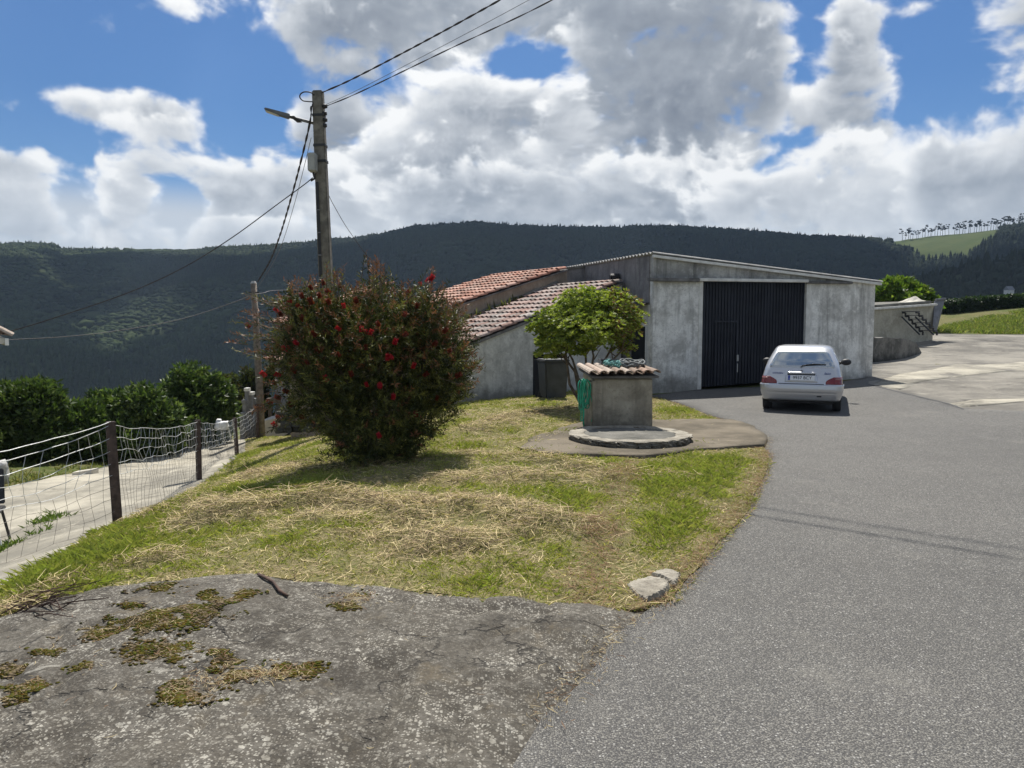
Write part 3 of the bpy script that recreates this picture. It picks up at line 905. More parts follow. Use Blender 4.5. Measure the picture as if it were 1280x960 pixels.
band = sheet('concrete_strip', band_poly, .3, DRIVE, lambda x, y, d: zbase(x, y) + .004 + (fbm(x / 1.6, y / 1.6, 6) - .5) * .16 * sstep(0, 2.0, seg_dist(np.c_[x, y], yard_poly)), bstep=.25, wob=.08)
band2_poly = poly_px([(1168, 507), (1215, 500), (1280, 497), (1420, 496), (1420, 502), (1280, 503), (1225, 507), (1196, 509)])
band2 = sheet('concrete_strip', band2_poly, .3, DRIVE, lambda x, y, d: zbase(x, y) + .004 + (fbm(x / 1.6, y / 1.6, 6) - .5) * .16 * sstep(0, 2.0, seg_dist(np.c_[x, y], yard_poly)), bstep=.25, wob=.10)
# tar seam across the road
def strip(name, pxs, w, mat, lift=.007):
    pts = [Vector((*G(*p), 0)) for p in pxs]
    fine = []
    for a, b in zip(pts[:-1], pts[1:]):
        for k in range(10): fine.append(a.lerp(b, k / 10))
    fine.append(pts[-1])
    m = MB(); vs_ = []
    for i, p in enumerate(fine):
        t = (fine[min(i + 1, len(fine) - 1)] - fine[max(i - 1, 0)]).normalized()
        nn = Vector((-t.y, t.x, 0)); ww = w * (.6 + .8 * float(vnoise(i * .7, 3.3, 8)))
        for s in (-1, 1):
            q = p + nn * s * ww * .5 + Vector((0, 0, 0)) + nn * (float(vnoise(i * .45, 9.1, 2)) - .5) * .03
            vs_.append((q.x, q.y, Z(q.x, q.y) + lift + (fbm(q.x / 1.5, q.y / 1.5, 3) - .5) * .012))
    m.add(vs_, [(2 * i, 2 * i + 1, 2 * i + 3, 2 * i + 2) for i in range(len(fine) - 1)])
    o = m.build(name, mat); o['kind'] = 'structure'; return o
SEAM = plain('tar_seam', (.042, .042, .043), .8, .3, 30)
strip('road_seam', [(1086, 481), (1130, 492), (1185, 505), (1204, 512)], .05, SEAM, .009)

LAWN = [(-160, 840), (0, 772), (40, 760), (120, 738), (230, 728), (330, 722), (420, 733), (500, 740), (600, 751), (700, 757), (790, 764), (840, 752),
        (880, 702), (932, 642), (955, 595), (960, 572), (953, 560), (955, 548), (938, 536), (913, 528), (886, 520), (848, 505), (810, 495),
        (812, 484), (770, 482), (700, 490), (640, 494), (585, 498), (500, 500), (400, 512), (345, 534), (322, 548), (296, 574), (248, 607), (147, 656), (80, 694), (0, 738), (-160, 810)]
lawn_poly = poly_px(LAWN)
ROWS = [([(250, 655), (330, 640), (400, 632), (470, 638), (540, 652)], .10, .24), ([(500, 640), (580, 640), (640, 648), (715, 668)], .10, .26), ([(400, 660), (470, 668), (540, 675)], .06, .2),
        ([(520, 690), (600, 682), (660, 672)], .05, .18), ([(560, 605), (640, 600), (700, 606)], .05, .22), ([(300, 600), (380, 590), (470, 583)], .05, .25), ([(600, 540), (660, 520), (720, 512)], .06, .3),
        ([(590, 572), (660, 578), (740, 590)], .04, .2), ([(180, 650), (230, 640), (290, 630)], .05, .2), ([(740, 600), (800, 598), (850, 596)], .04, .2), ([(20, 765), (120, 720), (220, 700)], .03, .12)]
ROWP = [([np.array(G(*p)) for p in l], hgt, wd) for l, hgt, wd in ROWS]
def rows(x, y, w=1.0):
    """height of the raked hay and how much hay lies there"""
    pts = np.c_[np.ravel(x), np.ravel(y)]; hh = np.zeros(len(pts)); q = np.zeros(len(pts))
    for l, hgt, wd in ROWP:
        dm = np.full(len(pts), 1e9)
        for a, b in zip(l[:-1], l[1:]):
            ab = b - a; t = np.clip(((pts - a) @ ab) / (ab @ ab), 0, 1)
            dm = np.minimum(dm, np.hypot(*(pts - a - t[:, None] * ab).T))
        br = -.35 + 2.3 * fbm(pts[:, 0] * 2.6, pts[:, 1] * 3.4, 13, 3)
        e = np.exp(-(dm / (wd * w)) ** 2) * np.clip(br, 0, 1.3)
        hh = np.maximum(hh, .8 * hgt * e); q = np.maximum(q, np.clip(e, 0, 1))
    return hh, q
def lawn_z(x, y, d):
    hh, _q = rows(x, y)
    e = sstep(0, .5, d)
    return zbase(x, y) + .012 + e * (.015 + .07 * (fbm(x / .45, y / .45, 15) - .5) + .035 * (fbm(x / 2.5, y / 2.5, 16) - .45) + hh)
lawn = sheet('lawn', lawn_poly, .22, SOIL, lawn_z, near_fine=(9.5, .085), bstep=.12, wob=.035)

driveway_poly = poly_px([(-160, 812), (0, 740), (80, 697), (147, 659), (248, 610), (294, 577), (318, 552), (300, 541), (268, 546), (200, 566), (130, 584), (60, 599), (0, 612), (-220, 650)])
drive = sheet('driveway', driveway_poly, .35, DRIVE, lambda x, y, d: zbase(x, y) + .004 + (fbm(x / 2, y / 2, 7) - .5) * .05, bstep=.3, wob=.12)

apron_poly = poly_px([(650, 566), (662, 552), (705, 538), (740, 528), (815, 528), (870, 527), (915, 528), (940, 536), (957, 548), (955, 560), (900, 564), (868, 566), (845, 571), (800, 575), (740, 573), (690, 572)])
def apron_z(x, y, d): return zbase(x, y) + .055 + (fbm(x, y, 8) - .5) * .02
apron = sheet('concrete_apron', apron_poly, .12, APRON, apron_z, bstep=.07, wob=.06)

def zgrid(poly, fn, st):
    """fast lookup of a sheet's surface height"""
    lo = np.array(poly).min(0) - .2; hi = np.array(poly).max(0) + .2
    gx = np.arange(lo[0], hi[0] + st, st); gy = np.arange(lo[1], hi[1] + st, st)
    X, Y = np.meshgrid(gx, gy, indexing='ij')
    q = np.c_[X.ravel(), Y.ravel()]
    d = seg_dist(q, poly) * np.where(inside(q, poly), 1, 0)
    H = fn(q[:, 0], q[:, 1], d).reshape(X.shape)
    def look(p):
        fx = np.clip((p[:, 0] - lo[0]) / st, 0, len(gx) - 1.001); fy = np.clip((p[:, 1] - lo[1]) / st, 0, len(gy) - 1.001)
        i = fx.astype(int); j = fy.astype(int); u = fx - i; v = fy - j
        return (H[i, j] * (1 - u) + H[i + 1, j] * u) * (1 - v) + (H[i, j + 1] * (1 - u) + H[i + 1, j + 1] * u) * v
    return look

# ------------------------------------------------------------------ rock outcrop in the foreground
rock_poly = poly_px([(-260, 838), (0, 766), (40, 752), (120, 731), (230, 719), (300, 712), (335, 710), (365, 718), (420, 722), (480, 727), (540, 736), (600, 740), (640, 738), (690, 744), (740, 746), (796, 757),
                     (815, 772), (806, 784), (790, 806), (770, 830), (735, 862), (704, 905), (664, 962)]) + [(.02, 2.0), (-.3, .6), (-2.0, .2), (-4.6, .8), (-4.6, 2.2)]
def rock_z(x, y, d):
    n = fbm(x / .9, y / .9, 51, 4) - .5; n2 = fbm(x / .16, y / .16, 52, 4) - .5; n3 = fbm(x / .05, y / .05, 53, 2) - .5
    e = sstep(0, .28, d)
    n4 = np.abs(fbm(x / .5 + 3, y / .8, 54, 4) - .5)
    return zbase(x, y) - .012 + e * (.055 + .075 * n + .022 * n2 + .009 * n3 - .022 * sstep(.05, .0, n4)) + .03 * sstep(.1, 1.4, d)
rock = sheet('rock', rock_poly, .09, ROCK, rock_z, None, near_fine=(4.6, .032), bstep=.06, wob=.035)
tag(rock, 'broad flat grey lichen-speckled rock with moss in the left foreground', 'rock')
_rz = None
def rockz1(x, y):
    global _rz
    if _rz is None: _rz = zgrid(densify(rock_poly, .2, .035, len('rock')), rock_z, .03)
    return _rz(np.c_[np.ravel(x), np.ravel(y)])

# moss patches on the rock, tiny cushions and dry stalks
MOSS = [(130, 805, 50, 9), (190, 795, 55, 12), (245, 783, 42, 10), (275, 765, 26, 9), (205, 750, 30, 7), (300, 757, 22, 6), (215, 838, 48, 14), (285, 845, 30, 12), (255, 868, 40, 12), (225, 895, 28, 14), (330, 868, 36, 8), (375, 858, 26, 8),
        (20, 850, 22, 6), (45, 875, 30, 8), (110, 855, 22, 6), (440, 762, 22, 7), (430, 775, 16, 4), (15, 895, 26, 9), (160, 770, 16, 5), (60, 830, 22, 5)]
pts = []; wts = []
for (mx, my, sx_, sy_) in MOSS:
    for _i in range(int(sx_ * sy_ * 9)):
        qx, qy = RNG.normal(0, .55, 2)
        a, b = ray(mx + qx * sx_, my + qy * sy_)
        d = -EYE / b
        pts.append((a * d, d)); wts.append(math.hypot(qx, qy))
pts = np.array(pts); wts = np.array(wts)
nz = fbm(pts[:, 0] * 9, pts[:, 1] * 9, 61, 4)
k = (nz + .25 * (fbm(pts[:, 0] * 40, pts[:, 1] * 40, 66, 2) - .5) - .17 * wts) > .33
pts, nz = pts[k], nz[k]
ib, ifc = crown_proto('round', 77)
k = inside(pts, rock_poly)
pts, nz = pts[k], nz[k]
zz = rockz1(pts[:, 0], pts[:, 1])
ib, ifc = crown_proto('low', 77)
s = .0025 + .0065 * RNG.random(len(pts)) ** 1.5 * nz * 1.6
a = RNG.random(len(pts)) * 6.28
vx = (ib[None, :, 0] * np.cos(a)[:, None] - ib[None, :, 1] * np.sin(a)[:, None]) * 2.6 * s[:, None] + pts[:, 0, None]
vy = (ib[None, :, 0] * np.sin(a)[:, None] + ib[None, :, 1] * np.cos(a)[:, None]) * 2.6 * s[:, None] + pts[:, 1, None]
vz = ib[None, :, 2] * s[:, None] * 1.1 + zz[:, None] - .003
mf = fbm(pts[:, 0] * 14, pts[:, 1] * 14, 68, 3)
m1 = np.c_[.085 + .06 * RNG.random(len(pts)), .075 + .05 * RNG.random(len(pts)), .014 + .012 * RNG.random(len(pts))] * (.2 + .72 * mf)[:, None]
dry = RNG.random(len(pts)) < .15 + .5 * (mf < .42)
m1[dry] = np.array([.15, .115, .07]) * (.5 + RNG.random((dry.sum(), 1)))
mo = mesh_np('moss', np.stack([vx, vy, vz], -1).reshape(-1, 3), (ifc[None] + (np.arange(len(pts)) * len(ib))[:, None, None]).reshape(-1, 3), FOREST, tint=np.repeat(m1, len(ib), 0))
tag(mo, 'yellow-green moss cushions scattered over the foreground rock', 'moss', kind='stuff')

# ------------------------------------------------------------------ grass and raked hay
def scatter(poly, n, bias):
    pa = np.array(poly); lo = pa.min(0); hi = pa.max(0)
    out = []
    tot = 0
    while tot < n:
        p = lo + RNG.random((n * 2, 2)) * (hi - lo)
        d = np.maximum(p[:, 1], 2.5)
        p = p[RNG.random(len(p)) < (2.8 / d) ** bias]
        p = p[inside(p, poly)]
        out.append(p); tot += len(p)
    return np.concatenate(out)[:n]
lawnz1 = zgrid(densify(lawn_poly, .3, .035, len('lawn')), lawn_z, .055)
apron_a = np.array(apron_poly)
def vis(p): # leave out where the apron covers the lawn
    return ~(inside(p, apron_poly) & (seg_dist(p, apron_poly) > .46 * fbm(p[:, 0] * 4, p[:, 1] * 4, 99, 4) - .08) & (RNG.random(len(p)) > .05))
grow_poly = poly_px([(-160, 850), (0, 778), (40, 766), (120, 744), (230, 732), (330, 726), (420, 737), (500, 744), (600, 756), (700, 762), (790, 770), (846, 756),
        (888, 702), (940, 642), (962, 595), (967, 572)]) + lawn_poly[16:]
GREENS = [(800, 600, 90, 30), (720, 705, 60, 22), (590, 715, 60, 22), (455, 660, 22, 12), (150, 690, 60, 20), (240, 690, 40, 16), (900, 590, 60, 30), (860, 640, 50, 30), (560, 610, 60, 14), (640, 575, 60, 12), (80, 720, 50, 15), (400, 610, 40, 12), (850, 520, 40, 10), (700, 640, 30, 12), (230, 640, 40, 14)]
GP = [(G(a, b), G(a + c, b)[0] - G(a, b)[0], G(a, b - d)[1] - G(a, b)[1]) for a, b, c, d in GREENS]
road_edge = road_poly[1:16]
def green(p):
    wx_ = p[:, 0] * .8 + p[:, 1] * .6 + .5 * fbm(p[:, 0] * 1.7, p[:, 1] * 1.7, 78, 3); wy_ = p[:, 1] * .8 - p[:, 0] * .6 + .5 * fbm(p[:, 0] * 1.7 + 9, p[:, 1] * 1.7, 79, 3)
    g = fbm(wx_ / .8, wy_ / .8, 71, 3) * .55 + fbm(wx_ / .22, wy_ / .22, 75, 3) * .50 - .07
    for (c, rx, ry) in GP:
        g = g + .19 * np.exp(-((p[:, 0] - c[0]) / rx) ** 2 - ((p[:, 1] - c[1]) / abs(ry)) ** 2)
    _h, q = rows(p[:, 0], p[:, 1], 1.2)
    g = g - .35 * q - .25 * sstep(.35, .0, seg_dist(p, road_edge))
    return g
def blades(p, z, L, W, lean, tint):
    n = len(p); a = RNG.random(n) * 6.28
    t = np.c_[np.cos(a), np.sin(a), np.zeros(n)]
    b = RNG.random(n) * 6.28
    up = np.c_[np.cos(b) * lean, np.sin(b) * lean, np.ones(n)]; up /= np.linalg.norm(up, axis=1)[:, None]
    base = np.c_[p, z - .006]
    v0 = base - t * W[:, None] * .5; v1 = base + t * W[:, None] * .5
    droop = np.c_[np.cos(b), np.sin(b), -.5 * np.ones(n)] * (L * lean * .35)[:, None]
    v2 = base + up * (L * .55)[:, None] + t * W[:, None] * .4
    v3 = base + up * L[:, None] + droop
    V = np.stack([v0, v1, v2, v3], 1).reshape(-1, 3)
    i = np.arange(n)[:, None] * 4
    F = np.concatenate([i + np.array([[0, 1, 2]]), i + np.array([[0, 2, 3]])])
    return V, F, np.repeat(tint, 4, 0)
p = scatter(grow_poly, 480000, 1.15); p = p[vis(p)]
g = green(p)
k = RNG.random(len(p)) < .34 + 1.2 * sstep(.26, .66, g)
p, g = p[k], g[k]
n = len(p)
dist = p[:, 1]
L = (.022 + .062 * RNG.random(n) ** 1.6) * (.6 + .9 * sstep(.35, .8, g))
W = .0028 + .0022 * RNG.random(n) + .00035 * np.maximum(dist - 5, 0)
lean = .15 + 1.1 * RNG.random(n)
yel = np.clip(RNG.random(n) * 1.05 - (g - .28) * 1.1, 0, 1)[:, None]
gc = np.array([[.26, .30, .065]]) * (.65 + .75 * RNG.random((n, 1)))
yc = np.array([[.50, .43, .17]]) * (.6 + .7 * RNG.random((n, 1)))
tn = gc * (1 - yel) + yc * yel
V, F, T = blades(p, lawnz1(p), L, W, lean, tn)
go = mesh_np('grass', V, F, GRASS, tint=T)
tag(go, 'short patchy green and straw-coloured mown grass of the lawn', 'grass', kind='stuff')

def strands(p, z, L, W, tilt, tint, lift):
    n = len(p); a = RNG.random(n) * 6.28; e = (RNG.random(n) - .5) * 2 * tilt
    d = np.c_[np.cos(a) * np.cos(e), np.sin(a) * np.cos(e), np.sin(e)]
    s = np.c_[-np.sin(a), np.cos(a), (RNG.random(n) - .5) * 1.5]; s /= np.linalg.norm(s, axis=1)[:, None]
    c = np.c_[p, z + lift]
    bend = (RNG.random(n) - .5) * .5
    mid = c + s * (bend * L)[:, None] * [1, 1, .15]
    h = (L * .5)[:, None]
    w = (W * .5)[:, None] * s
    V = np.stack([c - d * h - w * .5, c - d * h + w * .5, mid + w, mid - w, c + d * h + w * .4, c + d * h - w * .4], 1)
    zmin = z - .004
    V[:, :, 2] = np.maximum(V[:, :, 2], zmin[:, None])
    i = np.arange(n)[:, None] * 6
    F = np.concatenate([i + np.array([[0, 1, 2, 3]]), i + np.array([[3, 2, 4, 5]])])
    return V.reshape(-1, 3), F, np.repeat(tint, 6, 0)
p = scatter(grow_poly, 260000, 1.1); p = p[vis(p)]
g = green(p); _h, q = rows(p[:, 0], p[:, 1], 1.15)
edge = sstep(.3, 0, seg_dist(p, road_edge))
k = RNG.random(len(p)) < np.clip(.14 + .95 * q + .34 * sstep(.5, .25, g) + .3 * edge, 0, 1)
p, g, q = p[k], g[k], q[k]; n = len(p)
L = (.04 + .20 * RNG.random(n) ** 2.2) * (.75 + .8 * q)
W = .0026 + .0024 * RNG.random(n) + .0003 * np.maximum(p[:, 1] - 5, 0)
kk = RNG.random((n, 1)) + .42 * q[:, None] * RNG.random((n, 1))  # more dark brown strands in the rows, also painting the shade between stalks
tn = np.where(kk < .48, np.array([[.72, .59, .34]]), np.where(kk < .80, np.array([[.46, .34, .21]]), np.array([[.12, .085, .056]]))) * (.6 + .75 * RNG.random((n, 1)))
lift = .004 + RNG.random(n) * (.010 + .075 * q)
ed = (edge > RNG.random(n) * 1.1)[:, None] if False else (sstep(.28, .05, seg_dist(p, road_edge)) > RNG.random(n) * 1.15)[:, None]
tn = np.where(ed, np.array([[.27, .165, .095]]) * (.5 + .8 * RNG.random((n, 1))), tn)
V, F, T = strands(p, lawnz1(p), L, W, .35 + .3 * 0, tn, lift)
ho = mesh_np('cut_hay', V, F, HAY, tint=T)
tag(ho, 'dry cut grass raked into loose rows across the lawn', 'hay', kind='stuff')

# stray straw on the rock, and leaf litter along the road's edge
pr = scatter(rock_poly, 900, .5)
nn = fbm(pr[:, 0] * 2, pr[:, 1] * 2, 81, 3)
pr = pr[RNG.random(len(pr)) < sstep(.45, .75, nn)]
pm = pts[RNG.integers(0, len(pts), 500)] + RNG.normal(0, .03, (500, 2))
clump = []
for (cx, cy, sx_, sy_, c_) in ((330, 868, 40, 9, 260), (440, 765, 24, 9, 200), (265, 875, 35, 12, 150)):
    for _i in range(c_):
        a, b = ray(cx + RNG.normal() * sx_ * .6, cy + RNG.normal() * sy_ * .6); d = -EYE / b; clump.append((a * d, d))
pe = []
rp = densify(road_poly[:16], .02)
for q_ in rp[: len(rp) * 3 // 4]:
    for _i in range(5): pe.append((q_[0] + RNG.normal(0, .05), q_[1] + RNG.normal(0, .05)))
pe = np.array(pe); pe = pe[(pe[:, 1] > 3) & (pe[:, 1] < 11)]
pa_ = np.concatenate([pr, pm, np.array(clump), pe])
on = inside(pa_, rock_poly)
zz = np.where(on, rockz1(pa_[:, 0], pa_[:, 1]), zbase(pa_[:, 0], pa_[:, 1]) + .018)
n = len(pa_)
tn = np.where(RNG.random((n, 1)) < .6, np.array([[.46, .37, .21]]), np.array([[.20, .115, .065]])) * (.6 + .7 * RNG.random((n, 1)))
V, F, T = strands(pa_, zz, .02 + .06 * RNG.random(n) ** 2, .002 + .002 * RNG.random(n), .3, tn, .004 + .01 * RNG.random(n))
so = mesh_np('straw', V, F, HAY, tint=T)
tag(so, 'stray straw and leaf litter on the rock and along the road edge', 'straw', kind='stuff')

# grass beyond the fence and in the field on the right
def tufts(name, pxpoly, n, Lm, label, c1, c2, bias=.6):
    poly = poly_px(pxpoly)
    p = scatter(poly, n, bias)
    nn = fbm(p[:, 0] / 1.3, p[:, 1] / 1.3, 91, 4)
    p = p[RNG.random(len(p)) < sstep(.3, .55, nn)]
    n = len(p)
    f = RNG.random((n, 1))
    tn = (np.array([c1]) * f + np.array([c2]) * (1 - f)) * (.6 + .8 * RNG.random((n, 1)))
    V, F, T = blades(p, zbase(p[:, 0], p[:, 1]) - .02, Lm * (.4 + RNG.random(n)), .008 + .0010 * p[:, 1] * np.ones(n), .2 + .6 * RNG.random(n), tn)
    o = mesh_np(name, V, F, GRASS, tint=T); tag(o, label, 'grass', kind='stuff'); return o
tufts('grass', [(-100, 640), (0, 612), (60, 599), (130, 584), (200, 566), (268, 545), (300, 540), (322, 546), (330, 530), (270, 528), (180, 545), (60, 570), (-100, 600)], 16000, .10, 'rough grass along the foot of the green shrubs', (.10, .15, .03), (.25, .22, .09))
tufts('grass', [(-60, 712), (0, 690), (60, 662), (100, 645), (60, 640), (0, 652), (-60, 664)], 14000, .10, 'green weeds growing through the driveway behind the fence', (.09, .16, .03), (.16, .2, .05))
tufts('grass', [(1165, 416), (1280, 417), (1500, 416), (1500, 392), (1280, 388), (1230, 397), (1180, 408)], 36000, .22, 'sunlit meadow grass right of the concrete tank', (.14, .21, .035), (.30, .29, .10), .2)
# ------------------------------------------------------------------ buildings
def frame(O, u):
    """local frame: x along u (plan), y to the left-hand normal of u, z up"""
    u = Vector((u[0], u[1], 0)).normalized(); v = Vector((-u.y, u.x, 0))
    return Matrix(((u.x, v.x, 0, O[0]), (u.y, v.y, 0, O[1]), (0, 0, 1, O[2] if len(O) > 2 else 0), (0, 0, 0, 1)))

def line_u(px, O, u):
    """distance along the plan line O + t*u at which photo column px crosses it"""
    a, _ = ray(px, 440)
    return (a * O[1] - O[0]) / (u[0] - a * u[1])

def tiles(m, O, ex, ey, L, Wd, cols, seed=1, step=.36, wid=.215, rad=.10):
    """clay barrel tiles: ex up the slope (3d), ey across (3d); O lower corner"""
    rg = random.Random(seed)
    ex = ex.normalized(); ey = ey.normalized(); ez = ex.cross(ey).normalized()
    if ez.z < 0: ez = -ez
    nc = int(round(Wd / wid)); nr = int(math.ceil(L / step))
    wd = Wd / nc
    for c in range(nc):
        # pan under the joint
        y0 = (c + 1.0) * wd
        if c < nc - 1:
            for r_ in range(nr):
                s0 = r_ * step; s1 = min(s0 + step + .05, L)
                t = rg.choice(cols); k = rg.uniform(.5, .8)
                q = [O + ex * s0 + ey * (y0 - .05) + ez * .045, O + ex * s0 + ey * (y0 + .05) + ez * .045, O + ex * s1 + ey * (y0 + .05) + ez * .025, O + ex * s1 + ey * (y0 - .05) + ez * .025]
                m.add(q, [(0, 1, 2, 3)], (t[0] * k, t[1] * k, t[2] * k, 1))
        for r_ in range(nr):
            s0 = r_ * step - .03 + rg.uniform(-.012, .012); s1 = min(s0 + step + .07, L)
            yc = (c + .5) * wd + rg.uniform(-.009, .009); sl = rg.uniform(-.012, .012)
            t = rg.choice(cols); k = rg.uniform(.72, 1.2); tint_ = (t[0] * k, t[1] * k, t[2] * k, 1)
            vs_ = []
            n = 6
            for (s, rr_, lift, yo) in ((s0, rad, .055 + rg.uniform(0, .012), -sl), (s1, rad * .82, .028, sl)):
                for th in (0, .016):
                    for i in range(n + 1):
                        a = math.pi * i / n
                        q = rr_ - th
                        vs_.append(O + ex * s + ey * (yc + yo + q * math.cos(a)) + ez * (lift + q * .8 * math.sin(a)))
            N1 = n + 1
            fs = []
            for i in range(n):
                fs.append((i, i + 1, 2 * N1 + i + 1, 2 * N1 + i))
                fs.append((N1 + i, 3 * N1 + i, 3 * N1 + i + 1, N1 + i + 1))
                fs.append((i, N1 + i, N1 + i + 1, i + 1))
            m.add(vs_, fs, tint_)

SALMON = [(.50, .25, .175), (.56, .31, .23), (.45, .21, .145), (.58, .37, .29), (.42, .27, .21)]
PINKISH = [(.44, .29, .24), (.48, .34, .29), (.38, .235, .19), (.50, .39, .34), (.31, .26, .225), (.42, .37, .33)]
BROWNT = [(.40, .295, .225), (.44, .34, .27), (.33, .225, .165), (.46, .38, .31)]

# barn: monopitch garage with the tall navy door
A = Vector((*G(815, 490)[:1], 18.7)) if False else Vector((P(815, 490, 18.7).x, 18.7, 0))
B = Vector((P(1090, 470, 20.0).x, 20.0, 0))
U = (B - A); LB = U.length; U = U / LB
MBn = frame((A.x, A.y, 0), U)
ZA = P(815, 318, 18.7).z; ZB = P(1093, 353, 20.0).z
def topz(u): return ZA + (ZB - ZA) * u / LB
uD0, uD1 = line_u(877, A, U), line_u(1006, A, U)
zD = P(940, 353, 19.2).z
barn = thing('barn', 'grey rendered garage barn with tall navy metal door and single-slope roof', 'barn', (A.x, A.y, 0), math.atan2(U.y, U.x))
T = .22
w = MB()
def wallq(m, u0, u1, z0, zt0, zt1, v0=0, v1=T):
    m.hexa([(u0, v0, z0), (u1, v0, z0), (u1, v1, z0), (u0, v1, z0)], [(u0, v0, zt0), (u1, v0, zt1), (u1, v1, zt1), (u0, v1, zt0)])
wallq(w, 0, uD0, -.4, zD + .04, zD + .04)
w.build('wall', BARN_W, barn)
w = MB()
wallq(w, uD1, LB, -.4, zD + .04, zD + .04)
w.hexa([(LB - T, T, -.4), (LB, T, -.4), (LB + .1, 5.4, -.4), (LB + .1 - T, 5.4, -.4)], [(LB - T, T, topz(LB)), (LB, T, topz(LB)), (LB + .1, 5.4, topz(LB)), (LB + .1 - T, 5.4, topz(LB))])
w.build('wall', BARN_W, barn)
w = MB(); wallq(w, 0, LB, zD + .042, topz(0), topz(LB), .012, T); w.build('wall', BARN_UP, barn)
for a_, b_ in ((uD0 - .10, uD0 + .003), (uD1 - .003, uD1 + .12)):
    m = MB(); m.box((a_, -.012, Z(*(A + U * a_)[:2]) - .05), (b_, .03, zD + .0)); m.build('door_jamb', TRIM_M, barn)
def side_edge(v): return -.124 * v
w = MB()
# left side wall with a doorway near the front corner
vd0, vd1, zd = .38, 1.30, P(800, 408, 19.2).z
def sidew(m, v0, v1, z0, z1):
    a, b = side_edge(v0), side_edge(v1)
    m.hexa([(a + .004, v0, z0), (a + T, v0, z0), (b + T, v1, z0), (b + .004, v1, z0)], [(a + .004, v0, z1), (a + T, v0, z1), (b + T, v1, z1), (b + .004, v1, z1)])
sidew(w, T, vd0, 2.12, ZA); sidew(w, vd0, vd1, 2.12, ZA); sidew(w, vd1, 5.4, -.6, ZA)
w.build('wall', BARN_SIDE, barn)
w = MB(); sidew(w, T, vd0, -.4, 2.12); sidew(w, vd0, vd1, zd, 2.12); w.build('wall', WHITE_W, barn)
w = MB()
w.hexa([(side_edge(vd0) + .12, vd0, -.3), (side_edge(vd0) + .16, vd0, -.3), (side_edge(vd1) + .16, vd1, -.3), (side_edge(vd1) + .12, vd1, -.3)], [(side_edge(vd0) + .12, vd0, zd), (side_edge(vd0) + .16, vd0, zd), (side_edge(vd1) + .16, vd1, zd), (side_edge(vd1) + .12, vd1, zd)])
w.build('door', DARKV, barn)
w = MB()  # back wall and dim floor so that the building is closed
w.hexa([(-.67, 5.4, -.6), (LB + .1, 5.4, -.4), (LB + .1, 5.6, -.4), (-.67, 5.6, -.6)], [(-.67, 5.4, ZA), (LB + .1, 5.4, ZB), (LB + .1, 5.6, ZB), (-.67, 5.6, ZA)])
w.build('wall', BARN_SIDE, barn)
# corrugated roof
m = MB(); nv = 34 * 8; vs_ = []
us = (-.07, LB * .33, LB * .66, LB + .16)
for k, th in enumerate((0, -.016)):
    for i in range(nv + 1):
        v = -.09 + (5.75) * i / nv
        wv = .026 * math.sin(i / 8 * 2 * math.pi)
        for u in us:
            uu = u + (side_edge(v) if u < 0 else 0)
            vs_.append((uu, v, topz(u) + .035 + wv + th))
nu = len(us); off_ = (nv + 1) * nu; fs = []
for i in range(nv):
    for j in range(nu - 1):
        a = i * nu + j; fs.append((a, a + 1, a + nu + 1, a + nu)); fs.append((off_ + a, off_ + a + nu, off_ + a + nu + 1, off_ + a + 1))
    for j in (0, nu - 1):
        a = i * nu + j; fs.append((a, a + nu, off_ + a + nu, off_ + a))
for j in range(nu - 1):
    for i in (0, nv):
        a = i * nu + j; fs.append((a, a + 1, off_ + a + 1, off_ + a))
m.add(vs_, fs); m.build('roof', ROOFM, barn)
m = MB(); m.hexa([(-.05, -.10, topz(0) - .075), (LB + .12, -.10, topz(LB) - .075), (LB + .12, -.002, topz(LB) - .075), (-.05, -.002, topz(0) - .075)],
                 [(-.05, -.10, topz(0) - .012), (LB + .12, -.10, topz(LB) - .012), (LB + .12, -.002, topz(LB) - .012), (-.05, -.002, topz(0) - .012)])
m.build('verge_board', TRIM_M, barn)
u4 = line_u(1000, A, U); u5 = line_u(1060, A, U)
m = MB(); m.box((-.16, -.16, zD - .005), (uD0 - .15, -.003, zD + .075)); m.build('door_hood', CAP_M, barn, bevel=.012)
m = MB(); m.box((u4 + .1, -.12, zD - .012), (u5, -.003, zD + .05)); m.build('door_hood', CAP_M, barn, bevel=.012)
m = MB(); m.box((uD0 - .149, -.15, zD + .012), (u4 + .099, -.003, zD + .085)); m.build('door_track_cover', TRIM_M, barn, bevel=.01)
gd = MB()
zb0, zb1 = Z(*(A + U * uD0)[:2]) + .03, Z(*(A + U * uD1)[:2]) + .03
nr = 34
for i in range(nr):
    u0 = uD0 + .004 + (uD1 - uD0 - .008) * i / nr; u1 = uD0 + .004 + (uD1 - uD0 - .008) * (i + 1) / nr
    uu = u1 - u0
    vs_ = []
    prof = ((0, .10), (.55, .10), (.65, .07), (.9, .07), (1.0, .10))
    for f, v in prof: vs_ += [(u0 + uu * f, v, zb0 + (zb1 - zb0) * i / nr), (u0 + uu * f, v, zD + .03)]
    gd.add(vs_, [(2 * k, 2 * k + 2, 2 * k + 3, 2 * k + 1) for k in range(4)])
gdo = gd.build('garage_door', DOOR_M, barn)
uw0, uw1 = line_u(896, A, U), line_u(922, A, U); zw = P(905, 403, 19).z
m = MB()
for (a0, a1, b0, b1) in ((uw0 - .03, uw0 + .012, zb0 + .08, zw), (uw1 - .012, uw1 + .03, zb0 + .08, zw), (uw0 - .06, uw1 + .03, zw, zw + .045)): m.box((a0, .045, b0), (a1, .069, b1))
m.build('wicket_frame', DOOR_M, gdo)
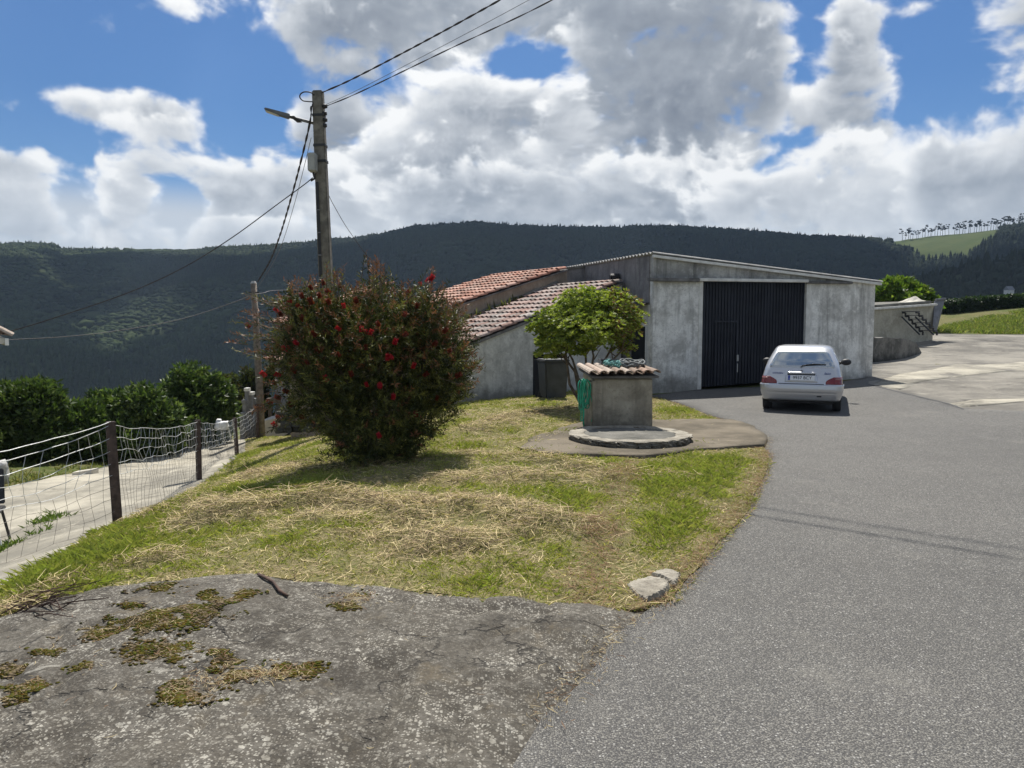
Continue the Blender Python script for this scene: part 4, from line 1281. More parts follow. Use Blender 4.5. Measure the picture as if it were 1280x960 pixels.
uh = line_u(923, A, U); m = MB(); m.box((uh - .02, .03, P(923, 452, 19).z), (uh + .03, .069, P(923, 444, 19).z)); m.box((uh - .005, .035, P(923, 466, 19).z), (uh + .02, .069, P(923, 455, 19).z)); m.build('handle', BOX_M, gdo, bevel=.005)

aw = MB()
a0, a1 = side_edge(.18), side_edge(1.2)
zt = P(805, 378, 18.9).z
for k in range(6):
    t0, t1 = k / 6, (k + 1) / 6
    def ap(t): return (-.34 * math.sin(t * math.pi / 2) , zt - .19 * (1 - math.cos(t * math.pi / 2)))
    (q0, z0), (q1, z1) = ap(t0), ap(t1)
    aw.hexa([(a0 + q0, .18, z0 - .012), (a0 + q1, .18, z1 - .012), (a1 + q1, 1.2, z1 - .012), (a1 + q0, 1.2, z0 - .012)], [(a0 + q0, .18, z0), (a0 + q1, .18, z1), (a1 + q1, 1.2, z1), (a1 + q0, 1.2, z0)])
aw.build('awning', BLACK, barn)

# low annex with the mossy tile roof
P1 = P(589, 429, 17.5); P2 = P(780, 352, 20.0)
e1 = Vector((P2.x - P1.x, P2.y - P1.y, 0)); LA = e1.length; e1 = e1 / LA; e2 = Vector((-e1.y, e1.x, 0))
annex = thing('outbuilding', 'low grey outbuilding with weathered pinkish tile roof rising to the barn', 'outbuilding', (P1.x, P1.y, 0), math.atan2(e1.y, e1.x))
zl, zr = P1.z, P2.z; slope = (zr - zl) / LA
S = 2.8
def rz(u): return zl + slope * u
us0 = line_u(590, P1, e1) ; ud0 = line_u(668, P1, e1); ud1 = line_u(711, P1, e1)
w = MB()
u0 = .12
zdo = .92
w.hexa([(u0, .06, -.7), (ud0, .06, -.7), (ud0, .30, -.7), (u0, .30, -.7)], [(u0, .06, rz(u0) - .05), (ud0, .06, rz(ud0) - .05), (ud0, .30, rz(ud0) - .05), (u0, .30, rz(u0) - .05)])
w.hexa([(ud0, .06, zdo), (ud1, .06, zdo), (ud1, .30, zdo), (ud0, .30, zdo)], [(ud0, .06, rz(ud0) - .05), (ud1, .06, rz(ud1) - .05), (ud1, .30, rz(ud1) - .05), (ud0, .30, rz(ud0) - .05)])
w.hexa([(u0, .30, -1.2), (u0 + .24, .30, -1.2), (u0 + .24, S, -1.2), (u0, S, -1.2)], [(u0, .30, rz(u0) - .05), (u0 + .24, .30, rz(u0) - .05), (u0 + .24, S, rz(u0) - .05), (u0, S, rz(u0) - .05)])
w.build('wall', ANNEX_W, annex)
w = MB()
w.hexa([(ud1, .06, -.5), (LA - .02, .06, -.5), (LA - .02, .30, -.5), (ud1, .30, -.5)], [(ud1, .06, rz(ud1) - .05), (LA - .02, .06, rz(LA) - .05), (LA - .02, .30, rz(LA) - .05), (ud1, .30, rz(ud1) - .05)])
w.build('wall', WHITE_W, annex)
m = MB(); m.box((ud0 + .002, .2, -.4), (ud1 - .002, .24, zdo - .002)); m.build('door', DARKV, annex)  # near-black panel painting the shade inside the open low doorway
m = MB(); m.hexa([(-.1, 0, rz(-.1) - .07), (LA, 0, rz(LA) - .07), (LA, S - .02, rz(LA) - .07), (-.1, S - .02, rz(-.1) - .07)], [(-.1, 0, rz(-.1) - .004), (LA, 0, rz(LA) - .004), (LA, S - .02, rz(LA) - .004), (-.1, S - .02, rz(-.1) - .004)])
rf = m.build('roof', CAP_M, annex)
m = MB(); ex = Vector((1, 0, slope)).normalized()
tiles(m, Vector((-.14, -.03, rz(-.14))), ex, Vector((0, 1, 0)), (LA + .1) * math.hypot(1, slope), S, PINKISH, 3)
m.build('roof_tiles', TILE, rf)
m = MB()   # mortar fillet along the wall above
pts_ = [(u, S - .05, rz(u) + .12 + .02 * math.sin(u * 9)) for u in np.linspace(.0, LA - .1, 24)]
m.tube(pts_, .055, 6); m.build('mortar_fillet', SLAB, annex)
# weeds in the roof joint
def weed(m, base, n, h, c, rg):
    for i in range(n):
        a = rg.uniform(0, 6.28); l = h * rg.uniform(.5, 1.2); sp = rg.uniform(.15, .6)
        tip = base + Vector((math.cos(a) * sp * l, math.sin(a) * sp * l, l))
        s = Vector((-math.sin(a), math.cos(a), 0)) * .014
        mid = base.lerp(tip, .5) + Vector((0, 0, .1 * l))
        k = rg.uniform(.6, 1.4)
        m.add([base - s, base + s, mid + s, mid - s, tip], [(0, 1, 2, 3), (3, 2, 4)], (c[0] * k, c[1] * k, c[2] * k, 1))
m = MB(); rg = random.Random(3)
for i in range(42):
    u = rg.uniform(1.5, 3.2); weed(m, Vector((u, S - .18 - rg.uniform(0, .25), rz(u) + .1)), 5, rg.choice([.08, .1, .22]), (.09, .10, .035), rg)
tag(m.build('roof_weeds', LEAF, annex), kind='stuff')

# taller house behind it
zu0 = P(565, 383, 20.4).z; zu1 = P(705, 337, 22.4).z
Q1 = Vector((P1.x, P1.y, 0)) + e2 * S
uu0 = line_u(565, Q1, e1); uu1 = line_u(705, Q1, e1)
sl2 = (zu1 - zu0) / (uu1 - uu0)
def hz(u): return zu0 + sl2 * (u - uu0)
house = thing('house', 'brown rendered house with salmon tile roof stepping up behind the low outbuilding', 'house', (Q1.x, Q1.y, 0), math.atan2(e1.y, e1.x))
ul, ur, D = -2.2, uu1 + .08, 3.6
w = MB()
w.hexa([(ul, .0, -2), (ur, .0, -2), (ur, D, -2), (ul, D, -2)], [(ul, .0, hz(ul) - .06), (ur, .0, hz(ur) - .06), (ur, D, hz(ur) - .06), (ul, D, hz(ul) - .06)])
w.build('wall', BROWN_W, house)
m = MB(); m.hexa([(ul - .15, -.08, hz(ul - .15) - .05), (ur, -.08, hz(ur) - .05), (ur, D + .2, hz(ur) - .05), (ul - .15, D + .2, hz(ul - .15) - .05)], [(ul - .15, -.08, hz(ul - .15) - .006), (ur, -.08, hz(ur) - .006), (ur, D + .2, hz(ur) - .006), (ul - .15, D + .2, hz(ul - .15) - .006)])
rf = m.build('roof', CAP_M, house)
m = MB(); tiles(m, Vector((ul - .2, -.12, hz(ul - .2))), Vector((1, 0, sl2)), Vector((0, 1, 0)), (ur - ul + .15) * math.hypot(1, sl2), D + .2, SALMON, 5)
m.build('roof_tiles', TILE, rf)
# stretch of wall joining the house and the barn
zq = P(760, 328, 22.6).z
q0 = Vector((*(Q1 + e1 * ur)[:2], 0)); q1 = Vector((MBn @ Vector((side_edge(3.9) - .02, 3.9, 0))))
jw = MB(); dirq = (q1 - q0); Lq = dirq.length; dirq.normalize(); nq = Vector((-dirq.y, dirq.x, 0))
za_, zb_ = hz(ur) - .02, P(724, 336, 22.8).z
jo = thing('wall', 'short dark stained wall closing the gap between brown house and barn', 'wall', q0, math.atan2(dirq.y, dirq.x))
jw.hexa([(.004, .05, -1), (Lq - .004, .05, -1), (Lq - .004, .25, -1), (.004, .25, -1)], [(.004, .05, za_), (Lq - .004, .05, za_ + .06), (Lq - .004, .25, za_ + .06), (.004, .25, za_)])
jw.build('masonry', BARN_SIDE, jo)
jc = MB(); jc.hexa([(0.004, .0, za_ + .004), (Lq - .004, .0, za_ + .064), (Lq - .004, .32, za_ + .064), (.004, .32, za_ + .004)], [(0.004, .0, za_ + .07), (Lq - .004, .0, za_ + .12), (Lq - .004, .32, za_ + .12), (.004, .32, za_ + .07)])
jc.build('coping', SLAB, jo)
# waste pipe end at the roof's upper corner
m = MB(); pc = MBn @ Vector((side_edge(1.75) - .03, 1.75, P(783, 346, 20.2).z))
m.tube([pc, pc + Vector((-.22, -.05, -.02))], .10, 12); m.tube([pc + Vector((-.22, -.05, -.02)), pc + Vector((-.23, -.05, -.02))], .085, 12)
tag(m.build('drain_pipe', BLACK), 'black pipe end sticking out of the barn side above the tile roof', 'pipe')

# two lower houses seen past the left of the bush
def low_house(pxy, d, label, L=4.5, W=3.2, sl=.36, seed=1, mat=None, wd=5):
    o = P(*pxy, d)
    hh = thing('house', label, 'house', (o.x, o.y, 0), math.atan2(e1.y, e1.x))
    w = MB(); zz = lambda u: o.z + sl * u
    w.hexa([(.25, .1, -7), (L, .1, -7), (L, W, -7), (.25, W, -7)], [(.25, .1, zz(.25) - .07), (L, .1, zz(L) - .07), (L, W, zz(L) - .07), (.25, W, zz(.25) - .07)])
    w.build('wall', mat or BROWN_W, hh)
    m = MB(); m.hexa([(-.05, -.02, zz(-.05) - .06), (L, -.02, zz(L) - .06), (L, W, zz(L) - .06), (-.05, W, zz(-.05) - .06)], [(-.05, -.02, zz(-.05) - .005), (L, -.02, zz(L) - .005), (L, W, zz(L) - .005), (-.05, W, zz(-.05) - .005)])
    rf = m.build('roof', CAP_M, hh)
    m = MB(); tiles(m, Vector((-.1, -.06, zz(-.1))), Vector((1, 0, sl)), Vector((0, 1, 0)), (L + .1) * math.hypot(1, sl), W + .1, SALMON, seed)
    m.build('roof_tiles', TILE, rf)
    return hh
low_house((357, 404), 29, 'brown house with tiled roof edge just showing left of the red bush, the upper one', seed=8, W=1.7, mat=BARN_SIDE)
low_house((352, 452), 26, 'house with lower tiled roof corner between wooden pole and red bush', seed=9, mat=BARN_SIDE, L=3.6, W=1.7)

# house at the left edge of the view
o = P(8, 421, 14.5)
hh = thing('house', 'pale house with tiled roof corner showing at the left edge above the shrubs', 'house', (o.x, o.y, 0), R(37))
w = MB(); w.box((-7, .6, -2.5), (-.95, 7, o.z - .12)); w.build('wall', HOUSE_W, hh)
m = MB(); m.hexa([(-7.3, .0, o.z - .13), (-.03, 0, o.z - .13), (-.03, 7.2, o.z - .13), (-7.3, 7.2, o.z - .13)], [(-7.3, .0, o.z - .02), (-.03, 0, o.z - .02), (-.03, 7.2, o.z - .02), (-7.3, 7.2, o.z - .02)])
rf = m.build('roof', HOUSE_W, hh)
m = MB(); tiles(m, Vector((.03, -.05, o.z - .02)), Vector((-1, 0, .75)), Vector((0, 1, 0)), 4.4, 7.2, BROWNT, 12)
m.build('roof_tiles', TILE, rf)
m = MB(); pr_ = [(-.05, o.z + .02), (-3.6, o.z + 2.68), (-7.2, o.z + .02)]
m.add([(a, .03, b - .03) for a, b in pr_] + [(a, .3, b - .03) for a, b in pr_], [(0, 1, 2), (5, 4, 3), (0, 3, 4, 1), (1, 4, 5, 2), (2, 5, 3, 0)]); m.build('gable', HOUSE_W, hh)
m = MB(); m.box((-.028, -.06, o.z - .16), (.03, 7.2, o.z - .03)); m.build('fascia', WHITE_P, rf)

# ------------------------------------------------------------------ well house and its stone-ringed cover
wa = Vector((P(741, 536, 11.4).x, 11.4, 0)); wu = Vector((1, .11, 0)).normalized()
WW = (P(817.5, 536, 11.4).x - wa.x) / wu.x
zw0 = Z(wa.x + .4, 11.5) + .05
well = thing('well_house', 'small square concrete well house with brown barrel-tile roof on the lawn', 'well', (wa.x, wa.y, zw0), math.atan2(wu.y, wu.x))
WD, WH = .80, P(780, 474, 11.4).z - zw0
m = MB(); m.hexa([(0, 0, -.15), (WW, 0, -.15), (WW, WD, -.15), (0, WD, -.15)], [(.01, .01, WH), (WW - .01, .01, WH), (WW - .01, WD, WH + .07), (.01, WD, WH + .07)])
m.build('wall', WELL_W, well, bevel=.015)
m = MB(); m.box((-.012, -.012, -.15), (.045, .03, WH - .03)); m.build('corner_post', WELL_W, well, bevel=.008)
m = MB(); m.hexa([(-.05, -.07, WH + .012), (WW + .07, -.07, WH + .012), (WW + .07, WD + .08, WH + .085), (-.05, WD + .08, WH + .085)], [(-.05, -.07, WH + .05), (WW + .07, -.07, WH + .05), (WW + .07, WD + .08, WH + .12), (-.05, WD + .08, WH + .12)])
rf = m.build('roof', CAP_M, well, bevel=.01)
m = MB(); tiles(m, Vector((-.09, -.13, WH + .035)), Vector((0, 1, .085)), Vector((1, 0, 0)), WD + .28, WW + .15, BROWNT, 21, step=1.2, wid=.142, rad=.066)
m.build('roof_tiles', TILE, rf)
WM = Matrix.Translation((wa.x, wa.y, zw0)) @ Matrix.Rotation(math.atan2(wu.y, wu.x), 4, 'Z')
# tangled grey rope and teal netting lying on the tiles
def tangle(m, c, ax, ay, n, r, rg, zl, wob=.03):
    for k in range(n):
        a0 = rg.uniform(0, 6.28); fx = rg.uniform(.55, 1.05); fy = rg.uniform(.5, 1.05); cx, cy = rg.uniform(-.2, .2) * ax, rg.uniform(-.2, .2) * ay
        p = []
        for i in range(26):
            a = a0 + 2 * math.pi * i / 24
            x_ = c[0] + cx + ax * fx * math.cos(a) + rg.uniform(-1, 1) * wob * .3; y_ = c[1] + cy + ay * fy * math.sin(a) + rg.uniform(-1, 1) * wob * .3
            p.append(WM @ Vector((x_, y_, zl + .085 * y_ + r + .02 * math.sin(3 * a + k) + .012 * (k % 4) + .012)))
        m.tube(p, r, 5)
rg = random.Random(4)
zt_ = WH + .035 + .10
m = MB(); tangle(m, (.68, .42), .18, .22, 8, .013, rg, zt_); tag(m.build('rope', HOSE_D, smooth=True), 'tangled grey rope lying on the right of the well roof', 'rope')
m = MB(); tangle(m, (.40, .45), .11, .20, 9, .009, rg, zt_, .08); tag(m.build('netting', TEAL, smooth=True), 'crumpled teal netting lying at the middle of the well roof', 'netting')
m = MB()
for a_, b_ in (((.26, .62), (.62, .62)), ((.26, .8), (.60, .8)), ((.26, .62), (.26, .8)), ((.62, .62), (.60, .8))): m.tube([WM @ Vector((*a_, zt_ + .12)), WM @ Vector((*b_, zt_ + .12))], .012, 6)
for q in ((.28, .64), (.6, .64)): m.tube([WM @ Vector((*q, zt_ + .02)), WM @ Vector((*q, zt_ + .12))], .012, 6)
tag(m.build('wire_frame', STEEL), 'small dark metal frame standing at the back of the well roof', 'metal frame')
# green hose hanging on the left side
rg = random.Random(8); m = MB()
hk = WM @ Vector((-.02, .18, WH - .06))
m.tube([hk + Vector((.05, 0, .02)), hk + Vector((-.12, -.02, .02)), hk + Vector((-.15, -.02, .06))], .009, 6)
tag(m.build('hose_hook', STEEL, None), 'dark iron hook on the left wall of the well house', 'hook')
m = MB()
for k in range(10):
    off_ = Vector((-.125 + .016 * (k % 7) + rg.uniform(-.01, .01), -.05 + rg.uniform(-.08, .06), 0)); dl = rg.uniform(.30, .62)
    wdt = rg.uniform(.02, .06)
    p = []
    for i in range(22):
        t = i / 21 * 2 * math.pi
        p.append(hk + off_ + Vector((wdt * math.sin(t) * .95 + .01 * math.sin(3 * t + k), .03 * math.sin(t + k), .03 + .015 * (k % 3) - dl * (.5 - .5 * math.cos(t)) ** .85)))
    m.tube(p, .0085, 6)
p = [hk + Vector((-.09, -.07, .03)), hk + Vector((-.11, -.08, -.2)), hk + Vector((-.10, -.08, -.45)), hk + Vector((-.085, -.08, -.66))]
m.tube(p, .0105, 6)
p = [hk + Vector((-.02, -.09, -.1)), hk + Vector((.04, -.11, -.3)), hk + Vector((.055, -.16, -.42)), hk + Vector((.02, -.16, -.58))]
m.tube(p, .0085, 6)
tag(m.build('hose', HOSE_M, smooth=True), 'coiled green garden hose hanging on the left side of the well house', 'garden hose')

# round cover in front of it
cc = Vector(((P(713, 553, 10.6).x + P(861, 553, 10.6).x) / 2, 10.62, 0)); CR = (P(861, 553, 10.6).x - P(713, 553, 10.6).x) / 2
zc = Z(cc.x, cc.y) + .055
cov = thing('well_cover', 'low round concrete cover edged with rough pale stones before the well house', 'well cover', (cc.x, cc.y, zc))
cov.scale = (1, 1, .72)
m = MB(); vs_ = []; n = 48
for rr_, zz_ in ((0, .128), (CR * .45, .122), (CR * .72, .108), (CR * .80, .098), (CR * .80, -.05)):
    for i in range(n):
        a = 2 * math.pi * i / n; k = 1 + .012 * math.sin(5 * a) + .01 * math.sin(11 * a + 1)
        vs_.append((rr_ * k * math.cos(a), rr_ * k * math.sin(a), zz_))
m.add(vs_, [(j * n + i, j * n + (i + 1) % n, (j + 1) * n + (i + 1) % n, (j + 1) * n + i) for j in range(4) for i in range(n)])
m.build('slab', SLAB, cov, smooth=True)
def stone_mesh(m, c, sx_, sy_, sz_, rot, rg, tint=None, jit=.12, M=None):
    bm = bmesh.new(); bmesh.ops.create_cube(bm, size=1)
    bmesh.ops.subdivide_edges(bm, edges=bm.edges, cuts=2, use_grid_fill=True)
    vs_ = []
    for v in bm.verts:
        q = v.co.copy(); l = max(abs(q.x), abs(q.y), abs(q.z))
        sp = q.normalized() * .62
        q = q.lerp(sp, .38)
        q += Vector((rg.uniform(-1, 1), rg.uniform(-1, 1), rg.uniform(-1, 1))) * jit * .5
        q = Vector((q.x * sx_, q.y * sy_, q.z * sz_)); q.rotate(Matrix.Rotation(rot, 3, 'Z'))
        q += Vector(c)
        vs_.append(M @ q if M is not None else q)
    m.add(vs_, [tuple(v.index for v in f.verts) for f in bm.faces], tint); bm.free()
def ring(seed, lo_, hi_, rad_, wide, z_, hgt, mat, name, jit):
    rg = random.Random(seed); a = rg.uniform(0, .2); end = a + 2 * math.pi
    while a < end - .10:
        da = min(rg.uniform(lo_, hi_), end - a); am = a + da / 2; rr_ = rad_ * rg.uniform(.98, 1.015)
        m = MB(); stone_mesh(m, (rr_ * math.cos(am), rr_ * math.sin(am), z_ + rg.uniform(-.006, .006)), rr_ * da * 1.12, wide * rg.uniform(.85, 1.15), hgt * rg.uniform(.85, 1.2), am + math.pi / 2 + rg.uniform(-.06, .06), rg, jit=jit)
        m.build(name, mat, cov)
        a += da
ring(12, .16, .34, CR * .90, .18, .028, .105, STONE_SHADE, 'stone', .16)
ring(15, .22, .46, CR * .885, .20, .092, .045, STONE, 'coping_stone', .14)

# ------------------------------------------------------------------ bin and dark gap strip by the outbuilding
def bin_(pxy, d, w_, h_, label):
    x0 = P(*pxy, d); z0 = Z(x0.x, x0.y)
    b = thing('waste_bin', label, 'bin', (x0.x, x0.y, z0), math.atan2(e1.y, e1.x) * .5)
    m = MB(); m.hexa([(-w_ * .42, -w_ * .42, .04), (w_ * .42, -w_ * .42, .04), (w_ * .42, w_ * .42, .04), (-w_ * .42, w_ * .42, .04)], [(-w_ / 2, -w_ / 2, h_ - .06), (w_ / 2, -w_ / 2, h_ - .06), (w_ / 2, w_ / 2, h_ - .06), (-w_ / 2, w_ / 2, h_ - .06)])
    m.build('body', BIN_M, b, bevel=.03)
    m = MB(); m.box((-w_ * .53, -w_ * .55, h_ - .06), (w_ * .53, w_ * .55, h_)); m.build('lid', BIN_M, b, bevel=.02)
    for s in (-1, 1):
        m = MB(); m.tube([(s * w_ * .43, w_ * .42, .09), (s * w_ * .36, w_ * .42, .09)], .09, 14); m.build('wheel', RUBBER, b)
    return b
bin_((691, 498), 17.0, .55, .90, 'dark grey plastic wheelie bin against the wall left of the small tree')
p0 = P(672, 497, 17.35); m = MB(); z0 = Z(p0.x, p0.y)  # dark strip added in place of the shaded door gap
m.hexa([(p0.x - .05, p0.y - .02, z0), (p0.x + .06, p0.y - .02, z0), (p0.x + .06, p0.y + .02, z0), (p0.x - .05, p0.y + .02, z0)], [(p0.x - .09, p0.y + .22, z0 + .88), (p0.x + .02, p0.y + .22, z0 + .88), (p0.x + .02, p0.y + .26, z0 + .88), (p0.x - .09, p0.y + .26, z0 + .88)])
tag(m.build('gap_strip', DARKV), 'narrow dark strip standing in for the door gap left of the bin', 'gap_strip')

# ------------------------------------------------------------------ concrete tank, steps and walls on the right
t0 = P(1085, 423, 30.0); t1 = P(1166, 416, 32.0)
tu = Vector((t1.x - t0.x, t1.y - t0.y, 0)); TL = tu.length; tu = tu / TL
tank = thing('water_tank', 'long low stained concrete tank with flat cover right of the barn', 'tank', (t0.x, t0.y, 0), math.atan2(tu.y, tu.x))
zt0 = P(1092, 388, 30).z; zt1 = P(1166, 382, 32).z; zg = min(Z(t0.x, t0.y), Z(t1.x, t1.y)) - .6
m = MB(); m.hexa([(0, 0, zg), (TL, 0, zg), (TL, 3, zg), (0, 3, zg)], [(0, 0, zt0), (TL, 0, zt1), (TL, 3, zt1), (0, 3, zt0)]); m.build('wall', TANK_W, tank)
m = MB(); m.hexa([(-.1, -.14, zt0 + .002), (TL + .05, -.14, zt1 + .002), (TL + .05, 3.1, zt1 + .002), (-.1, 3.1, zt0 + .002)], [(-.1, -.14, zt0 + .09), (TL + .05, -.14, zt1 + .09), (TL + .05, 3.1, zt1 + .09), (-.1, 3.1, zt0 + .09)]); m.build('cover', TRIM_M, tank, bevel=.02)
m = MB(); m.hexa([(.2, -.02, zt0 + .10), (TL * .97, -.02, zt1 + .10), (TL * .97, 2.6, zt1 + .10), (.2, 2.6, zt0 + .10)], [(.2, .02, zt0 + .20), (TL * .97, .02, zt1 + .2), (TL * .97, 2.6, zt1 + .2), (.2, 2.6, zt0 + .2)]); m.build('upper_slab', SLAB, tank, bevel=.03)
# crumpled pale sheeting on top
m = MB(); rgx = np.random.default_rng(5); nx, ny = 26, 12; vs_ = []
q0 = P(1128, 382, 31.6); 
for j in range(ny):
    for i in range(nx):
        fx, fy = i / (nx - 1), j / (ny - 1)
        x_ = q0.x + fx * 1.55; y_ = q0.y + fy * 1.1 + fx * .6
        hgt = (.20 * math.exp(-((fx - .62) / .30) ** 2) + .16 * (float(vnoise(fx * 8, fy * 6, 4)) - .3)) * math.sin(math.pi * fy) * math.sin(math.pi * fx) 
        vs_.append((x_, y_, zt0 + (zt1 - zt0) * (.55 + fx * .3) + .215 + hgt))
m.add(vs_, [(j * nx + i, j * nx + i + 1, (j + 1) * nx + i + 1, (j + 1) * nx + i) for j in range(ny - 1) for i in range(nx - 1)])
o = m.build('plastic_sheet', SANDY); mod = o.modifiers.new('thick', 'SOLIDIFY'); mod.thickness = .015
tag(o, 'crumpled pale sheet lying on the concrete tank cover', 'plastic sheet')
# black metal steps leaning on the tank
s0 = P(1126, 391, 30.9); s1 = P(1152, 419, 30.3)
st = thing('steps', 'black open metal steps leaning against the concrete tank wall', 'steps', (0, 0, 0))
dv = s1 - s0; nrm = Vector((-tu.y, tu.x, 0)) * -1
n = 6
for side in (.05, .62):
    m = MB(); q = []
    for k in range(n):
        a_ = s0 + dv * (k / n); b_ = s0 + dv * ((k + 1) / n)
        c_ = Vector((b_.x, b_.y, a_.z))
        m.tube([a_ + nrm * side, c_ + nrm * side], .035, 6); m.tube([c_ + nrm * side, b_ + nrm * side], .035, 6)
    m.tube([s0 + nrm * side + Vector((0, 0, -.16)), s1 + nrm * side + Vector((-.12, 0, 0.02))], .03, 6)
    m.build('side_rail', STEEL, st)
for k in range(n):
    m = MB(); b_ = s0 + dv * ((k + .5) / n); zz_ = (s0 + dv * (k / n)).z + .03
    bx_ = [Vector((b_.x - .10, b_.y, zz_)) + nrm * .06, Vector((b_.x + .12, b_.y, zz_)) + nrm * .06, Vector((b_.x + .12, b_.y, zz_)) + nrm * .61, Vector((b_.x - .10, b_.y, zz_)) + nrm * .61]
    m.hexa(bx_, [q + Vector((0, 0, .025)) for q in bx_]); m.build('tread', STEEL, st)
# leaning grey sheet at the tank's right end
b0, b1 = P(1166, 413, 31.6), P(1171, 414, 31.9); c0, c1 = P(1168, 376, 32.1), P(1181, 375, 32.3)
m = MB(); off_ = Vector((.02, .08, 0)); m.hexa([b0, b1, b1 + off_, b0 + off_], [c0, c1, c1 + off_, c0 + off_]); m.tube([c0 + Vector((.05, 0, .04)), c1 + Vector((.02, 0, .05))], .05, 6)
tag(m.build('metal_sheet', SHEETM), 'grey metal sheet leaning upright at the right end of the tank', 'metal sheet')
# curved retaining wall
rw = MB(); outl = []
for (qx, qy, dd) in ((1086, 421.5, 24.2), (1105, 422, 24.8), (1125, 423, 25.6), (1138, 425, 26.4), (1146, 430, 27.0), (1152, 440, 27.6), (1154, 447, 28)):
    outl.append(P(qx, qy, dd))
front = []; rg = random.Random(2)
fine = []
for a_, b_ in zip(outl[:-1], outl[1:]):
    for k in range(4): fine.append(a_.lerp(b_, k / 4))
fine.append(outl[-1])
vs_ = []
for i, q in enumerate(fine):
    t_ = (fine[min(i + 1, len(fine) - 1)] - fine[max(i - 1, 0)]); t_.z = 0; t_.normalize(); nn = Vector((-t_.y, t_.x, 0))
    jz = rg.uniform(-.02, .02)
    zb_ = Z(q.x, q.y) - .4
    vs_ += [(q.x, q.y, zb_), (q.x, q.y, q.z + jz), (q.x + nn.x * .3, q.y + nn.y * .3, q.z + jz), (q.x + nn.x * .3, q.y + nn.y * .3, zb_)]
rw.add(vs_, [(4 * i + k, 4 * i + 4 + k, 4 * i + 4 + (k + 1) % 4, 4 * i + (k + 1) % 4) for i in range(len(fine) - 1) for k in range(4)] + [(0, 1, 2, 3), tuple(4 * (len(fine) - 1) + k for k in (3, 2, 1, 0))])
tag(rw.build('retaining_wall', RET_W), 'low curved mouldy concrete retaining wall beside the barn right corner', 'retaining wall')
# long pale roof far behind and a white house on the slope
m = MB(); g0 = P(1183, 388, 75); g1 = P(1219, 387, 78)
gh = thing('greenhouse', 'long low pale roofed shed beyond the dark hedge on the right', 'shed', (g0.x, g0.y, 0))
L_ = g1.x - g0.x
m.box((0, 0, g0.z - 3), (L_, 5, g0.z + .2)); m.build('wall', SLATE_W, gh)
m = MB(); m.add([(-.2, -.3, g0.z + .22), (L_ + .2, -.3, g0.z + .22), (L_ - .8, 2.5, g0.z + .72), (.4, 2.5, g0.z + .72), (-.2, 5.3, g0.z + .22), (L_ + .2, 5.3, g0.z + .22)], [(0, 1, 2, 3), (3, 2, 5, 4), (0, 3, 4), (1, 5, 2), (0, 4, 5, 1)]); m.build('roof', SANDY, gh)
def far_house(px, py, d, w_, h_, label):
    q = P(px, py, d); f = thing('house', label, 'house', (q.x, q.y, q.z), .25)
    m = MB(); m.box((-w_ / 2, 0, -3), (w_ / 2, w_ * .7, h_)); m.build('wall', WHITE_W, f)
    m = MB(); m.add([(-w_ * .55, -.3, h_ - .1), (w_ * .55, -.3, h_ - .1), (w_ * .55, w_ * .75, h_ - .1), (-w_ * .55, w_ * .75, h_ - .1), (-w_ * .5, w_ * .35, h_ + 1.6), (w_ * .5, w_ * .35, h_ + 1.6)], [(0, 1, 5, 4), (2, 3, 4, 5), (0, 4, 3), (1, 2, 5), (0, 3, 2, 1)]); m.build('roof', SHEETM, f)
far_house(1264, 366, 330, 3.2, 1.3, 'tiny pale farmhouse half hidden on the dark wooded slope at right')

# ------------------------------------------------------------------ things past the fence by the wooden pole
def pillar_wall():
    o = thing('garden_wall', 'stepped grey block wall with white post tops beyond the fence', 'wall', (0, 0, 0))
    for k, (qx, qt, qb) in enumerate(((302, 520, 535), (305, 504, 534), (308, 489, 533), (313.5, 494, 532), (317, 502, 531))):
        d = 25 + .15 * k; a_ = P(qx - 2.2, qt, d); b_ = P(qx + 2.4, qb, d)
        m = MB(); m.box((a_.x, a_.y, b_.z - .5), (b_.x, a_.y + .25, a_.z)); pil = m.build('pillar', SLATE_W, o)
        m = MB(); m.box((a_.x - .02, a_.y - .02, a_.z), (b_.x + .02, a_.y + .27, a_.z + .10)); m.build('cap', TRIM_M if k in (2, 3) else SLATE_W, pil)
pillar_wall()
q0 = P(283, 537, 20.5); m = MB(); rg = random.Random(9)
stone_mesh(m, (q0.x - .12, q0.y, q0.z + .12), .30, .25, .20, .3, rg, jit=.3); stone_mesh(m, (q0.x - .2, q0.y, q0.z + .20), .12, .15, .15, .3, rg, jit=.3)
tag(m.build('white_sack', WHITE_P, smooth=True), 'crumpled white sack on the grass beside the third fence post', 'sack')
# timber lean-to with pale floor, and a dry stone wall behind the bush
sh = thing('lean_to', 'brown timber lean-to with open dark front between pole and red bush', 'shed', (0, 0, 0))
a_, b_ = P(333, 503, 27), P(372, 500, 27)
m = MB(); m.box((a_.x, a_.y, a_.z - .02), (b_.x, a_.y + 2, a_.z + .14)); m.build('roof', SHED_M, sh)
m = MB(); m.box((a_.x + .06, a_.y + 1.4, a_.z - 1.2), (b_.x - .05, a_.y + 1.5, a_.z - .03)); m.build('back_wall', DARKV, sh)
for xx in (a_.x + .04, a_.x + .62): 
    m = MB(); m.box((xx, a_.y + .05, a_.z - 1.2), (xx + .12, a_.y + .17, a_.z - .022)); m.build('post', SHED_M, sh)
a_, b_ = P(322, 529, 25), P(353, 524, 25.5)
m = MB(); m.hexa([(a_.x, a_.y, a_.z - .5), (b_.x, b_.y, a_.z - .5), (b_.x, b_.y + 1.5, a_.z - .5), (a_.x, a_.y + 1.5, a_.z - .5)], [(a_.x, a_.y, a_.z + .03), (b_.x, b_.y, b_.z + .08), (b_.x, b_.y + 1.5, b_.z + .1), (a_.x, a_.y + 1.5, a_.z + .05)])
